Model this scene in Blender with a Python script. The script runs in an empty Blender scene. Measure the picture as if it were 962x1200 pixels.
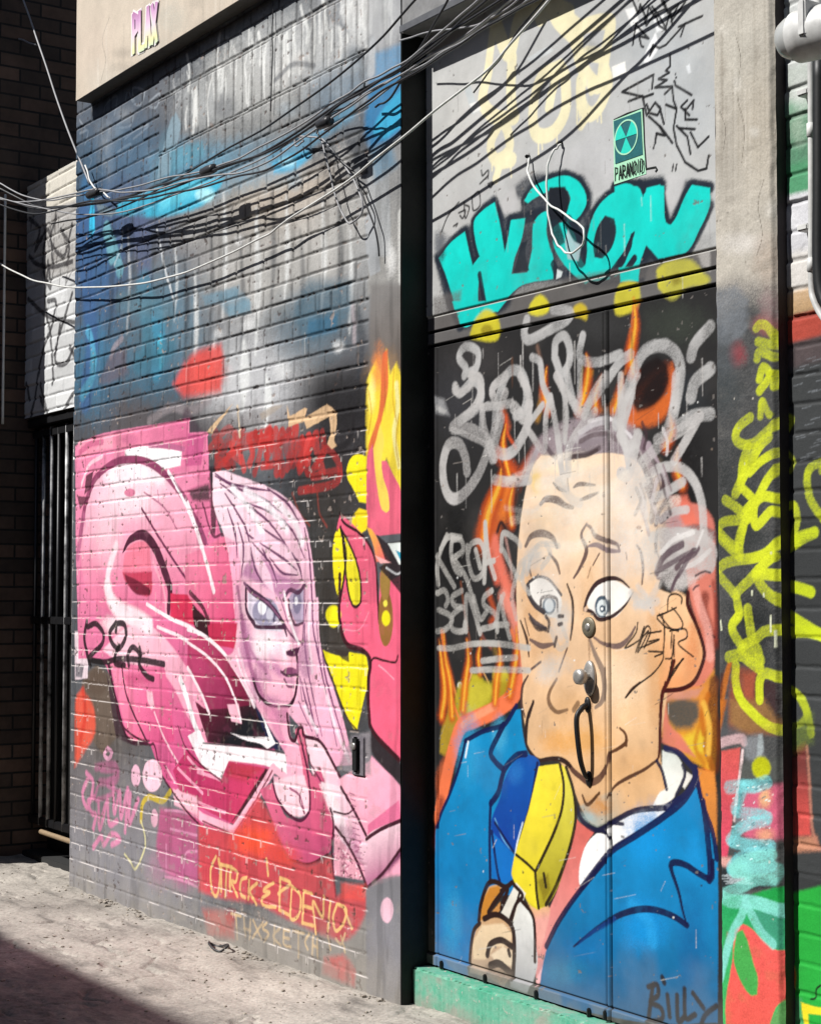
# Graffiti alley: sunlit painted brick wall, recessed steel door, cables, security camera.
import bpy, bmesh, math, random
import numpy as np
from mathutils import Vector, Matrix
R = math.radians
random.seed(7)
rng = np.random.default_rng(11)
scn = bpy.context.scene
col = scn.collection

# ------------------------------------------------------------------ camera
F, CX, CY, D, H = 2000., 481., 600., 3.14, 1.37          # focal length in photo pixels, camera distance from wall, eye height
pit = math.atan(100 / 2000.)
TH = math.atan(1331 / 2000. * math.cos(pit))
ca, sa = -math.cos(TH), math.sin(TH)
FW = (ca * math.cos(pit), sa * math.cos(pit), math.sin(pit))
RT = (sa, -ca, 0.)
UP = (-ca * math.sin(pit), -sa * math.sin(pit), math.cos(pit))
cd = bpy.data.cameras.new('camera'); cam = bpy.data.objects.new('camera', cd); col.objects.link(cam)
cam.matrix_world = Matrix(((RT[0], UP[0], -FW[0], 0), (RT[1], UP[1], -FW[1], -D), (RT[2], UP[2], -FW[2], H), (0, 0, 0, 1)))
cd.sensor_fit = 'HORIZONTAL'; cd.sensor_width = 36; cd.lens = 36 * F / 962; cd.clip_start = .05; cd.clip_end = 2000
scn.camera = cam

def w2(px, py, Y=0.):
    """measured photo position -> (x, z) in metres on the wall plane y = Y"""
    u = (px - CX) / F; v = (CY - py) / F
    d = [FW[i] + RT[i] * u + UP[i] * v for i in range(3)]
    t = (Y + D) / d[1]
    return t * d[0], H + t * d[2]
def w3(px, py, Y=0.):
    x, z = w2(px, py, Y); return Vector((x, Y, z))

# ------------------------------------------------------------------ objects
def tag(o, label=None, cat=None, group=None, kind=None):
    if label: o['label'] = label
    if cat: o['category'] = cat
    if group: o['group'] = group
    if kind: o['kind'] = kind
    return o
def empty(name, loc, label=None, cat=None, group=None, kind='thing'):
    o = bpy.data.objects.new(name, None); col.objects.link(o); o.location = loc
    o.empty_display_size = .1
    return tag(o, label, cat, group, kind)
def link(name, me, mat, parent=None):
    o = bpy.data.objects.new(name, me); col.objects.link(o)
    if mat and not me.materials: me.materials.append(mat)
    if parent:
        o.parent = parent
        # world-space mesh data under a parent that stands at its own base
        q = parent; off = Vector((0, 0, 0))
        while q: off += q.location; q = q.parent
        o.location = -off
    return o
def bm_obj(name, bm, mat, parent=None, smooth=False):
    me = bpy.data.meshes.new(name); bm.to_mesh(me); bm.free()
    if smooth: me.polygons.foreach_set('use_smooth', [True] * len(me.polygons))
    return link(name, me, mat, parent)
def box(bm, x0, x1, y0, y1, z0, z1, bev=0.):
    r = bmesh.ops.create_cube(bm, size=1)
    vs = r['verts']
    for v in vs:
        v.co = ((x0 + x1) / 2 + v.co.x * (x1 - x0), (y0 + y1) / 2 + v.co.y * (y1 - y0), (z0 + z1) / 2 + v.co.z * (z1 - z0))
    if bev:
        es = list({e for v in vs for e in v.link_edges})
        bmesh.ops.bevel(bm, geom=es, offset=bev, segments=2, affect='EDGES')
def catmull(pts, n=6):
    P = [np.array(p, float) for p in pts]
    if len(P) < 3: return P
    out = []
    Q = [2 * P[0] - P[1]] + P + [2 * P[-1] - P[-2]]
    for i in range(1, len(Q) - 2):
        a, b, c_, d = Q[i - 1:i + 3]
        for k in range(n):
            t = k / n
            out.append(.5 * (2 * b + (c_ - a) * t + (2 * a - 5 * b + 4 * c_ - d) * t * t + (3 * b - a - 3 * c_ + d) * t ** 3))
    out.append(P[-1]); return out
def smooth_ring(pts, corner=48, n=4):
    """closed outline: curved through gentle points, sharp where the outline turns hard"""
    P = [np.array(p[:2], float) for p in pts]; m = len(P); out = []
    def turn(i):
        a = P[i] - P[i - 1]; b = P[(i + 1) % m] - P[i]; la, lb = np.hypot(*a), np.hypot(*b)
        return 180 if la < 1e-6 or lb < 1e-6 else math.degrees(math.acos(max(-1, min(1, float(a @ b) / la / lb))))
    sh = [turn(i) > corner for i in range(m)]
    for i in range(m):
        j = (i + 1) % m; b, c_ = P[i], P[j]
        m0 = (c_ - b) if sh[i] else .5 * (c_ - P[i - 1]); m1 = (c_ - b) if sh[j] else .5 * (P[(j + 1) % m] - b)
        L = np.hypot(*(c_ - b))
        for v in (0, 1):
            q = (m0, m1)[v]; ln = np.hypot(*q)
            if ln > 1.2 * L: q *= 1.2 * L / ln
        k = n if L > 3 else 1
        for t in [i_ / k for i_ in range(k)]:
            out.append((2 * t ** 3 - 3 * t * t + 1) * b + (t ** 3 - 2 * t * t + t) * m0 + (3 * t * t - 2 * t ** 3) * c_ + (t ** 3 - t * t) * m1)
    return out
def tube(bm, pts, rad, seg=8, n=5, cap=True):
    """round tube through 3-D points; rad a number or one per point"""
    rr = [rad] * len(pts) if np.isscalar(rad) else rad
    P = catmull([(p[0], p[1], p[2], r_) for p, r_ in zip(pts, rr)], n)
    rings = []; nrm = None
    for i, q in enumerate(P):
        p = Vector(q[:3]); t = Vector(P[min(i + 1, len(P) - 1)][:3]) - Vector(P[max(i - 1, 0)][:3]); t.normalize()
        if nrm is None:
            nrm = t.orthogonal().normalized()
        else:
            nrm = (nrm - t * nrm.dot(t)).normalized()
        b = t.cross(nrm)
        rings.append([bm.verts.new(p + (nrm * math.cos(2 * math.pi * k / seg) + b * math.sin(2 * math.pi * k / seg)) * q[3]) for k in range(seg)])
    for a, b in zip(rings, rings[1:]):
        for k in range(seg): bm.faces.new((a[k], a[(k + 1) % seg], b[(k + 1) % seg], b[k]))
    if cap:
        bm.faces.new(rings[0][::-1]); bm.faces.new(rings[-1])
def lathe(bm, prof, M, seg=24):
    """profile [(radius, height)] turned about z then moved by matrix M"""
    rings = []
    for r_, h in prof:
        rings.append([bm.verts.new(M @ Vector((r_ * math.cos(2 * math.pi * k / seg), r_ * math.sin(2 * math.pi * k / seg), h))) for k in range(seg)])
    for a, b in zip(rings, rings[1:]):
        for k in range(seg): bm.faces.new((a[k], a[(k + 1) % seg], b[(k + 1) % seg], b[k]))
    bm.faces.new(rings[0][::-1]); bm.faces.new(rings[-1])

# ------------------------------------------------------------------ colour and noise
EXPOSE = 1.0          # photo colour of a sunlit paint -> its reflectance
def lin(c):
    if isinstance(c, str):
        c = [int(c[i:i + 2], 16) for i in (0, 2, 4)]
    a = np.array(c, float) / 255.
    a = np.where(a <= .04045, a / 12.92, ((a + .055) / 1.055) ** 2.4)
    return np.clip(a * EXPOSE * .92, .007, .88)
def vnoise(U, V, s, seed):
    """smooth value noise on arrays of metre coordinates, cell size s, range 0..1"""
    g = np.random.default_rng(seed).random((256, 256)).astype(np.float32)
    u = U / s + 1000; v = V / s + 1000
    iu = np.floor(u).astype(int); iv = np.floor(v).astype(int)
    fu = (u - iu).astype(np.float32); fv = (v - iv).astype(np.float32)
    fu = fu * fu * (3 - 2 * fu); fv = fv * fv * (3 - 2 * fv)
    a = g[iv % 256, iu % 256]; b = g[iv % 256, (iu + 1) % 256]; c_ = g[(iv + 1) % 256, iu % 256]; d = g[(iv + 1) % 256, (iu + 1) % 256]
    return (a * (1 - fu) + b * fu) * (1 - fv) + (c_ * (1 - fu) + d * fu) * fv
def fbm(U, V, s, seed, o=4):
    t = 0; a = .5; n = 0
    for k in range(o):
        t = t + a * vnoise(U, V, s / 2 ** k, seed + k); n += a; a *= .5
    return t / n
def sstep(a, b, x):
    t = np.clip((x - a) / (b - a), 0, 1); return t * t * (3 - 2 * t)

# ------------------------------------------------------------------ painted surfaces
class Surf:
    """A wall face as a fine relief mesh. Paint is laid on it in order; every painted piece later becomes its own part."""
    def __init__(s, Y, x0, x1, z0, z1, du, dz, base, brush=1.):
        s.brush = brush      # walls seen aslant: a stroke measured across its narrow way is wider on the wall
        s.Y = Y; s.x = np.arange(x0, x1 + du * .5, du); s.z = np.arange(z0, z1 + dz * .5, dz)
        s.du, s.dz = du, dz; s.x0, s.z0 = x0, z0
        s.nx, s.nz = len(s.x), len(s.z)
        s.U, s.V = np.meshgrid(s.x, s.z)
        s.col = np.empty((s.nz, s.nx, 3), np.float32); s.col[:] = lin(base)
        s.lab = np.zeros((s.nz, s.nx), np.int16); s.names = ['']
        s.edge = (fbm(s.U, s.V, .03, 71, 3) - .5).astype(np.float32)
        s.wet = fbm(s.U, s.V, .12, 81, 3).astype(np.float32)
        s.h = np.zeros((s.nz, s.nx), np.float32)
        s.grain = np.random.default_rng(nz_ := s.nz).random((s.nz, s.nx)).astype(np.float32)
        s.thin = sstep(.60, .78, fbm(s.U, s.V, .05, 86, 4)).astype(np.float32)
        s.wet2 = (fbm(s.U * 2.2, s.V * .5, .09, 88, 3) - .5).astype(np.float32)
    def mm(s, pts):
        return np.array([w2(p[0], p[1], s.Y) for p in pts])
    def scale(s, pts):               # metres per photo pixel (upright) near the shape
        x, y = np.mean([p[0] for p in pts]), np.mean([p[1] for p in pts])
        return abs(w2(x, y + 1, s.Y)[1] - w2(x, y, s.Y)[1])
    def win(s, Q, m):
        a = max(int((Q[:, 0].min() - m - s.x0) / s.du), 0); b = min(int((Q[:, 0].max() + m - s.x0) / s.du) + 2, s.nx)
        c_ = max(int((Q[:, 1].min() - m - s.z0) / s.dz), 0); d = min(int((Q[:, 1].max() + m - s.z0) / s.dz) + 2, s.nz)
        return (slice(c_, max(d, c_)), slice(a, max(b, a)))
    def put(s, w, al, colr, lab, px=None):
        if al.size == 0: return
        solid = al > .5
        al = np.clip(al + (s.grain[w] - .5) * al * (1 - al) * 1.4, 0, 1)          # speckle of the spray at soft edges
        al = al * (1 - .09 * s.thin[w])                                            # patchy cover
        c_ = s.col[w]
        c_ += (colr - c_) * al[..., None]
        if lab is not None:
            if lab not in s.names: s.names.append(lab)
            L = s.lab[w]; L[solid] = s.names.index(lab)
    def colour(s, w, c_, k):
        """one colour, or ('c1','c2',(x,y),(x,y)) fading between two photo points"""
        if isinstance(c_, tuple) and len(c_) == 4 and isinstance(c_[0], str):
            a, b = s.mm([c_[2], c_[3]]); d = b - a
            t = np.clip(((s.U[w] - a[0]) * d[0] + (s.V[w] - a[1]) * d[1]) / (d @ d), 0, 1)[..., None]
            base = lin(c_[0]) * (1 - t) + lin(c_[1]) * t
        else:
            base = lin(c_)[None, None]
        return base * (1 + .22 * (s.wet[w][..., None] - .5) + .10 * s.edge[w][..., None] + .12 * s.wet2[w][..., None])
    def poly(s, pts, c_, soft=1., a=1., lab=None, corner=48, rough=.6):
        k = s.scale(pts)
        if corner and len(pts) > 4: pts = smooth_ring(pts, corner)
        Q = s.mm(pts); w = s.win(Q, soft * k * 1.5)
        U, V = s.U[w], s.V[w]
        if U.size == 0: return
        ins = np.zeros(U.shape, bool); dist = np.full(U.shape, 9e9)
        n = len(Q)
        for i in range(n):
            p, q = Q[i], Q[(i + 1) % n]
            dx, dz = q - p; L = dx * dx + dz * dz + 1e-12
            t = np.clip(((U - p[0]) * dx + (V - p[1]) * dz) / L, 0, 1)
            dist = np.minimum(dist, (U - p[0] - t * dx) ** 2 + (V - p[1] - t * dz) ** 2)
            if p[1] != q[1]:
                cr = ((p[1] > V) != (q[1] > V)) & (U < (q[0] - p[0]) * (V - p[1]) / (q[1] - p[1]) + p[0])
                ins ^= cr
        dist = np.sqrt(dist); sd = np.where(ins, dist, -dist) + s.edge[w] * k * rough * (1 + soft * .25)
        al = sstep(-soft * k, soft * k, sd) * a
        s.put(w, al, s.colour(w, c_, k), lab)
    def line(s, pts, wd, c_, soft=.9, a=1., lab=None, curve=True, taper=None, rough=.35, fade=False):
        """brush or spray stroke: wd = width in photo pixels, or points (x, y, width)"""
        k = s.scale(pts)
        P = [(p[0], p[1], (p[2] if len(p) > 2 else wd)) for p in pts]
        if taper:
            n = len(P) - 1
            P = [(x, y, q * (taper[0] + (1 - taper[0]) * min(1, 2 * i / n)) * (taper[1] + (1 - taper[1]) * min(1, 2 * (n - i) / n))) for i, (x, y, q) in enumerate(P)]
        if curve: P = catmull(P, 6)
        Q = s.mm(P); W = np.array([p[2] for p in P]) * k * .5 * s.brush
        w = s.win(Q, W.max() + soft * k * 1.5)
        U, V = s.U[w], s.V[w]
        if U.size == 0: return
        best = np.full(U.shape, -9e9)
        if len(Q) == 1:
            best = W[0] - np.hypot(U - Q[0][0], V - Q[0][1])
        for i in range(len(Q) - 1):
            p, q = Q[i], Q[i + 1]
            m = max(W[i], W[i + 1]) + soft * k * 1.6
            a0 = np.searchsorted(U[0], min(p[0], q[0]) - m); a1 = np.searchsorted(U[0], max(p[0], q[0]) + m)
            b0 = np.searchsorted(V[:, 0], min(p[1], q[1]) - m); b1 = np.searchsorted(V[:, 0], max(p[1], q[1]) + m)
            if a1 <= a0 or b1 <= b0: continue
            u, v = U[b0:b1, a0:a1], V[b0:b1, a0:a1]
            dx, dz = q - p; L = dx * dx + dz * dz + 1e-12
            t = np.clip(((u - p[0]) * dx + (v - p[1]) * dz) / L, 0, 1)
            d = W[i] + (W[i + 1] - W[i]) * t - np.hypot(u - p[0] - t * dx, v - p[1] - t * dz)
            best[b0:b1, a0:a1] = np.maximum(best[b0:b1, a0:a1], d)
        best = best + s.edge[w] * k * rough
        al = sstep(-soft * k, soft * k, best) * a
        if fade: al = al * (.55 + .45 * sstep(.35, .65, s.wet[w]))
        s.put(w, al, s.colour(w, c_, k), lab)
    def spot(s, x, y, rx, ry, c_, soft=1., a=1., lab=None, rot=0.):
        n = 20; cr, sr = math.cos(R(rot)), math.sin(R(rot))
        s.poly([(x + rx * math.cos(t) * cr - ry * math.sin(t) * sr, y + rx * math.cos(t) * sr + ry * math.sin(t) * cr) for t in [2 * math.pi * i / n for i in range(n)]], c_, soft, a, lab)
    def mist(s, x, y, rx, ry, c_, a=1., lab=None):
        """soft cloud of spray"""
        q = s.mm([(x, y), (x + rx, y), (x, y + ry)])
        ru = abs(q[1][0] - q[0][0]) + 1e-6; rv = abs(q[2][1] - q[0][1]) + 1e-6
        w = s.win(np.array([[q[0][0] - ru, q[0][1] - rv], [q[0][0] + ru, q[0][1] + rv]]), 0)
        if s.U[w].size == 0: return
        sl = (q[1][1] - q[0][1]) / (q[1][0] - q[0][0])
        ru *= 1.; d = np.hypot((s.U[w] - q[0][0]) / ru, (s.V[w] - q[0][1] - sl * (s.U[w] - q[0][0])) / rv) + s.edge[w] * .35
        s.put(w, (1 - sstep(.15, 1., d)) * a, s.colour(w, c_, 1), lab)

FONT = {'A': [(0, 0, 2, 6, 4, 0), (.7, 2, 3.3, 2)], 'B': [(0, 0, 0, 6, 3, 5.4, 3, 3.6, 0, 3.2, 3.4, 2.6, 3.4, .6, 0, 0)], 'C': [(4, 5, 2.4, 6, .5, 4.6, .3, 1.6, 2, 0, 4, 1)],
 'D': [(0, 0, 0, 6, 2.6, 5.4, 4, 3, 2.6, .5, 0, 0)], 'E': [(4, 6, 0, 6, 0, 0, 4, 0), (0, 3.1, 3, 3.1)], 'F': [(4, 6, 0, 6, 0, 0), (0, 3.1, 3, 3.1)], 'H': [(0, 0, 0, 6), (4, 0, 4, 6), (0, 3, 4, 3)],
 'I': [(2, 0, 2, 6)], 'K': [(0, 0, 0, 6), (4, 6, 0, 2.6, 4, 0)], 'L': [(0, 6, 0, 0, 3.6, 0)], 'M': [(0, 0, .4, 6, 2, 2.5, 3.6, 6, 4, 0)], 'N': [(0, 0, 0, 6, 4, 0, 4, 6)],
 'O': [(2, 6, .2, 4.5, .2, 1.5, 2, 0, 3.8, 1.5, 3.8, 4.5, 2, 6)], 'P': [(0, 0, 0, 6, 3.2, 5.4, 3.2, 3.4, 0, 2.8)], 'Q': [(2, 6, .2, 4.5, .2, 1.5, 2, 0, 3.8, 1.5, 3.8, 4.5, 2, 6), (2.4, 1.6, 4, -.6)],
 'R': [(0, 0, 0, 6, 3.2, 5.4, 3.2, 3.6, 0, 3, 4, 0)], 'S': [(4, 5.2, 2, 6, .3, 4.8, .6, 3.6, 3.4, 2.6, 3.8, 1.2, 2, 0, 0, .8)], 'T': [(0, 6, 4, 6), (2, 6, 2, 0)], 'U': [(0, 6, 0, 1.4, 2, 0, 4, 1.4, 4, 6)],
 'V': [(0, 6, 2, 0, 4, 6)], 'X': [(0, 0, 4, 6), (0, 6, 4, 0)], 'Y': [(0, 6, 2, 3, 4, 6), (2, 3, 2, 0)], 'Z': [(0, 6, 4, 6, 0, 0, 4, 0)],
 '&': [(4, 0, 1, 4.4, 1.6, 6, 2.8, 5, .3, 2, 1, 0, 2.4, .2, 4, 2.4)], ' ': []}
def write(S, word, a, b, h, wd, c_, lab=None, gap=.28, soft=.7, al=1., up=(0, -1), jit=0.):
    """hand lettering along the line a-b (photo points of the baseline)"""
    n = len(word); rd = random.Random(word)
    for i, ch in enumerate(word):
        for g in FONT[ch]:
            pts = []
            for gx, gy in zip(g[0::2], g[1::2]):
                t = (i + (gx / 4) * (1 - gap)) / n
                jx, jy = rd.uniform(-jit, jit), rd.uniform(-jit, jit)
                pts.append((a[0] + (b[0] - a[0]) * t + up[0] * gy / 6 * h + jx, a[1] + (b[1] - a[1]) * t + up[1] * gy / 6 * h + jy))
            S.line(pts, wd, c_, soft, al, lab, curve=False)
class Q:
    """reads traced points 'x y x y ...' measured in an enlargement with corner (ox, oy) and scale s"""
    def __init__(s, ox, oy, k): s.ox, s.oy, s.k = ox, oy, k
    def __call__(s, t):
        v = [float(q) for q in t.split()]
        return [(s.ox + v[i] / s.k, s.oy + v[i + 1] / s.k) for i in range(0, len(v), 2)]
PX = Q(0, 0, 1)

# ------------------------------------------------------------------ relief of masonry
def bricks(S, course=.0752, length=.225, joint=.009, depth=.0068, seed=5, header=6, zoff=0., mask=None, bands=(), band_from=-99.):
    """height (metres, negative in the joints) and a per-brick random number"""
    U = S.U + .004 * (fbm(S.U, S.V, .15, seed, 2) - .5); V = S.V + .006 * (fbm(S.U, S.V, .2, seed + 9, 2) - .5)
    row = np.floor((V - zoff) / course).astype(int); fv = (V - zoff) / course - row
    hd = (row % header == 2) if header else np.zeros(row.shape, bool)
    L = np.where(hd, length / 2, length)
    off = np.where(hd, length * .25, np.where(row % 2 == 0, 0., length / 2)) + .012 * np.sin(row * 12.9898)
    cz = np.full(V.shape, course)
    for z0, z1, ln in bands:                  # soldier and rowlock courses: bricks on end
        m = (V >= z0) & (V < z1) & (U > band_from)
        row = np.where(m, 900 + int(z0 * 100), row); fv = np.where(m, (V - z0) / (z1 - z0), fv)
        L = np.where(m, ln, L); off = np.where(m, 0, off); cz = np.where(m, z1 - z0, cz)
    fu = (U + off) / L; iu = np.floor(fu).astype(int); fu = fu - iu
    e = np.minimum(np.minimum(fu, 1 - fu) * L, np.minimum(fv, 1 - fv) * cz)
    rnd = np.random.default_rng(seed).random((97, 89))
    rb = rnd[row % 97, iu % 89]; rc = rnd[(row * 3 + 5) % 97, (iu * 7 + 3) % 89]; rd = rnd[(row * 5 + 1) % 97, (iu * 3 + 8) % 89]
    wob = .0035 * (fbm(S.U, S.V, .02, seed + 3, 3) - .5)
    g = sstep(joint * .5 - .003, joint * .5 + .004, e + wob)
    h = (g - 1) * depth * (.75 + .5 * fbm(S.U, S.V, .06, seed + 4, 2)) + g * ((rb - .5) * .004 + (rc - .5) * .006 * (fu - .5) + (rd - .5) * .005 * (fv - .5))
    h = h + .0016 * (fbm(S.U, S.V, .012, seed + 6, 3) - .5) - .0014 * sstep(.66, .8, fbm(S.U, S.V, .05, seed + 20, 5)) * g
    if mask is not None: h = h * mask
    return h.astype(np.float32), rb, g, fu, fv

# ------------------------------------------------------------------ materials
def nodes(name):
    m = bpy.data.materials.new(name); m.use_nodes = True
    nt = m.node_tree; b = nt.nodes['Principled BSDF']
    def N(t, **k):
        n = nt.nodes.new(t)
        for a, v in k.items():
            if a in n.inputs: n.inputs[a].default_value = v
            else: setattr(n, a, v)
        return n
    return m, nt, b, N
def paint_mat(name, rough=.55, bump=.25, scale=260., spec=.4, grain=.12):
    """paint on masonry or steel: the sprayed colour, fine dirt, small surface relief"""
    m, nt, b, N = nodes(name); L = nt.links.new
    at = N('ShaderNodeAttribute'); at.attribute_name = 'paint'
    tc = N('ShaderNodeTexCoord')
    n1 = N('ShaderNodeTexNoise', Scale=scale, Detail=4., Roughness=.65); n2 = N('ShaderNodeTexNoise', Scale=9., Detail=8., Roughness=.7)
    L(tc.outputs['Object'], n1.inputs['Vector']); L(tc.outputs['Object'], n2.inputs['Vector'])
    r1 = N('ShaderNodeMapRange'); r1.inputs[1].default_value = .3; r1.inputs[2].default_value = .7; r1.inputs[3].default_value = 1 - grain; r1.inputs[4].default_value = 1 + grain
    L(n1.outputs[0], r1.inputs[0])
    r2 = N('ShaderNodeMapRange'); r2.inputs[1].default_value = .3; r2.inputs[2].default_value = .75; r2.inputs[3].default_value = 1.06; r2.inputs[4].default_value = .86
    L(n2.outputs[0], r2.inputs[0])
    mu = N('ShaderNodeMath', operation='MULTIPLY'); L(r1.outputs[0], mu.inputs[0]); L(r2.outputs[0], mu.inputs[1])
    mx = N('ShaderNodeMix'); mx.data_type = 'RGBA'; mx.blend_type = 'MULTIPLY'; mx.inputs[0].default_value = 1
    L(at.outputs['Color'], mx.inputs[6]); L(mu.outputs[0], mx.inputs[7]); L(mx.outputs[2], b.inputs['Base Color'])
    bp = N('ShaderNodeBump', Strength=bump, Distance=.002); L(n1.outputs[0], bp.inputs['Height']); L(bp.outputs[0], b.inputs['Normal'])
    rr = N('ShaderNodeMapRange'); rr.inputs[3].default_value = rough - .12; rr.inputs[4].default_value = rough + .15
    L(n2.outputs[0], rr.inputs[0]); L(rr.outputs[0], b.inputs['Roughness'])
    b.inputs['Specular IOR Level'].default_value = spec
    return m
def plain(name, c, rough=.6, metal=0., bump=.1, scale=60., var=.25, c2=None, spec=.4):
    m, nt, b, N = nodes(name); L = nt.links.new
    a = lin(c) if isinstance(c, str) else np.array(c); q = lin(c2) if c2 else a * (1 - var)
    tc = N('ShaderNodeTexCoord'); n1 = N('ShaderNodeTexNoise', Scale=scale, Detail=8., Roughness=.65); L(tc.outputs['Object'], n1.inputs['Vector'])
    cr = N('ShaderNodeValToRGB'); cr.color_ramp.elements[0].position = .35; cr.color_ramp.elements[1].position = .68
    cr.color_ramp.elements[0].color = (*q, 1); cr.color_ramp.elements[1].color = (*a, 1)
    L(n1.outputs[0], cr.inputs[0]); L(cr.outputs[0], b.inputs['Base Color'])
    bp = N('ShaderNodeBump', Strength=bump, Distance=.004); L(n1.outputs[0], bp.inputs['Height']); L(bp.outputs[0], b.inputs['Normal'])
    b.inputs['Roughness'].default_value = rough; b.inputs['Metallic'].default_value = metal; b.inputs['Specular IOR Level'].default_value = spec
    return m
def brick_mat(name, c1, c2, mortar, sc=1.):
    """unpainted brickwork for the walls that are only seen dark or from aside (object coordinates, metres)"""
    m, nt, b, N = nodes(name); L = nt.links.new
    tc = N('ShaderNodeTexCoord'); sp = N('ShaderNodeSeparateXYZ'); cb = N('ShaderNodeCombineXYZ')
    L(tc.outputs['Object'], sp.inputs[0]); ad = N('ShaderNodeMath', operation='ADD'); L(sp.outputs[0], ad.inputs[0]); L(sp.outputs[1], ad.inputs[1])
    L(ad.outputs[0], cb.inputs[0]); L(sp.outputs[2], cb.inputs[1])
    br = N('ShaderNodeTexBrick'); br.inputs['Scale'].default_value = 1.
    br.inputs['Brick Width'].default_value = .225 * sc; br.inputs['Row Height'].default_value = .075 * sc; br.inputs['Mortar Size'].default_value = .006; br.inputs['Mortar Smooth'].default_value = .2
    br.inputs['Color1'].default_value = (*c1, 1); br.inputs['Color2'].default_value = (*c2, 1); br.inputs['Mortar'].default_value = (*mortar, 1)
    L(cb.outputs[0], br.inputs['Vector'])
    n1 = N('ShaderNodeTexNoise', Scale=5., Detail=8., Roughness=.7); L(tc.outputs['Object'], n1.inputs['Vector'])
    r1 = N('ShaderNodeMapRange'); r1.inputs[1].default_value = .3; r1.inputs[2].default_value = .7; r1.inputs[3].default_value = .55; r1.inputs[4].default_value = 1.35
    L(n1.outputs[0], r1.inputs[0])
    mx = N('ShaderNodeMix'); mx.data_type = 'RGBA'; mx.blend_type = 'MULTIPLY'; mx.inputs[0].default_value = 1
    L(br.outputs['Color'], mx.inputs[6]); L(r1.outputs[0], mx.inputs[7]); L(mx.outputs[2], b.inputs['Base Color'])
    bp = N('ShaderNodeBump', Strength=.8, Distance=.01); bp.invert = True; L(br.outputs['Fac'], bp.inputs['Height']); L(bp.outputs[0], b.inputs['Normal'])
    b.inputs['Roughness'].default_value = .85
    return m

M_brick = paint_mat('painted_brick', .62, .35, 240., .15)
M_steel = paint_mat('painted_steel', .5, .06, 300., .10, .05)
M_plaster = paint_mat('painted_plaster', .7, .5, 160., .12, .14)
M_dark = plain('black_gloss_paint', (.012, .013, .014), .5, 0, .1, 40.)
M_void = plain('unlit_interior', (.004, .004, .004), .95)
M_cable = plain('black_cable', (.035, .035, .038), .38, 0, 0, 30.)
M_gcable = plain('grey_cable', (.33, .33, .34), .45, 0, 0, 30.)
M_wcable = plain('white_cable', (.75, .75, .72), .4, 0, 0, 30.)
M_white = plain('white_plastic', (.68, .68, .66), .45, 0, .1, 14., .38)
M_chrome = plain('worn_steel', (.50, .48, .45), .42, .6, .1, 50., .35)
M_brass = plain('dull_lock_metal', (.24, .21, .15), .5, .45, .15, 80., .4)

def pieces(S, big=300, small=300, turn=0):
    """separate patches of the same paint become separate parts; specks go to the paint around them"""
    L = S.lab; nz, nx = L.shape
    par = []
    def find(a):
        while par[a] != a:
            par[a] = par[par[a]]; a = par[a]
        return a
    runs = []; prev = []
    for j in range(nz):
        row = L[j]; cut = np.nonzero(np.diff(row))[0] + 1
        st = np.concatenate([[0], cut]); en = np.concatenate([cut, [nx]]); cur = []
        k = 0
        for a, b in zip(st.tolist(), en.tolist()):
            i = len(par); par.append(i); lb = int(row[a]); cur.append((a, b, lb, i)); runs.append((j, a, b, lb, i))
            while k < len(prev) and prev[k][1] <= a: k += 1
            q = k
            while q < len(prev) and prev[q][0] < b:
                if prev[q][2] == lb:
                    x, y = find(prev[q][3]), find(i)
                    if x != y: par[y] = x
                q += 1
        prev = cur
    comp = {}
    for r in runs: comp.setdefault(find(r[4]), []).append(r)
    per = {}
    for c, rs in comp.items(): per.setdefault(rs[0][3], []).append((sum(r[2] - r[1] for r in rs), c))
    left = 0
    for lb, lst in per.items():
        lst.sort(reverse=True)
        for n, (size, c) in enumerate(lst):
            rs = comp[c]
            if size < small and (n or S.names[lb] != ''):
                left += 1
                j, a, b_, _, _ = rs[0]; new = int(L[j, a - 1]) if a > 0 else int(L[j, b_]) if b_ < nx else lb
            elif turn >= 0 and n and size >= big and S.names[lb] != '' and (turn == 9 or not left):
                S.names.append('%s#%d' % (S.names[lb], n)); new = len(S.names) - 1
            else: continue
            for j, a, b_, _, _ in rs: L[j, a:b_] = new
    if turn < 9: pieces(S, big, small, 9 if not left else min(turn + 1, 9))

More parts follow.
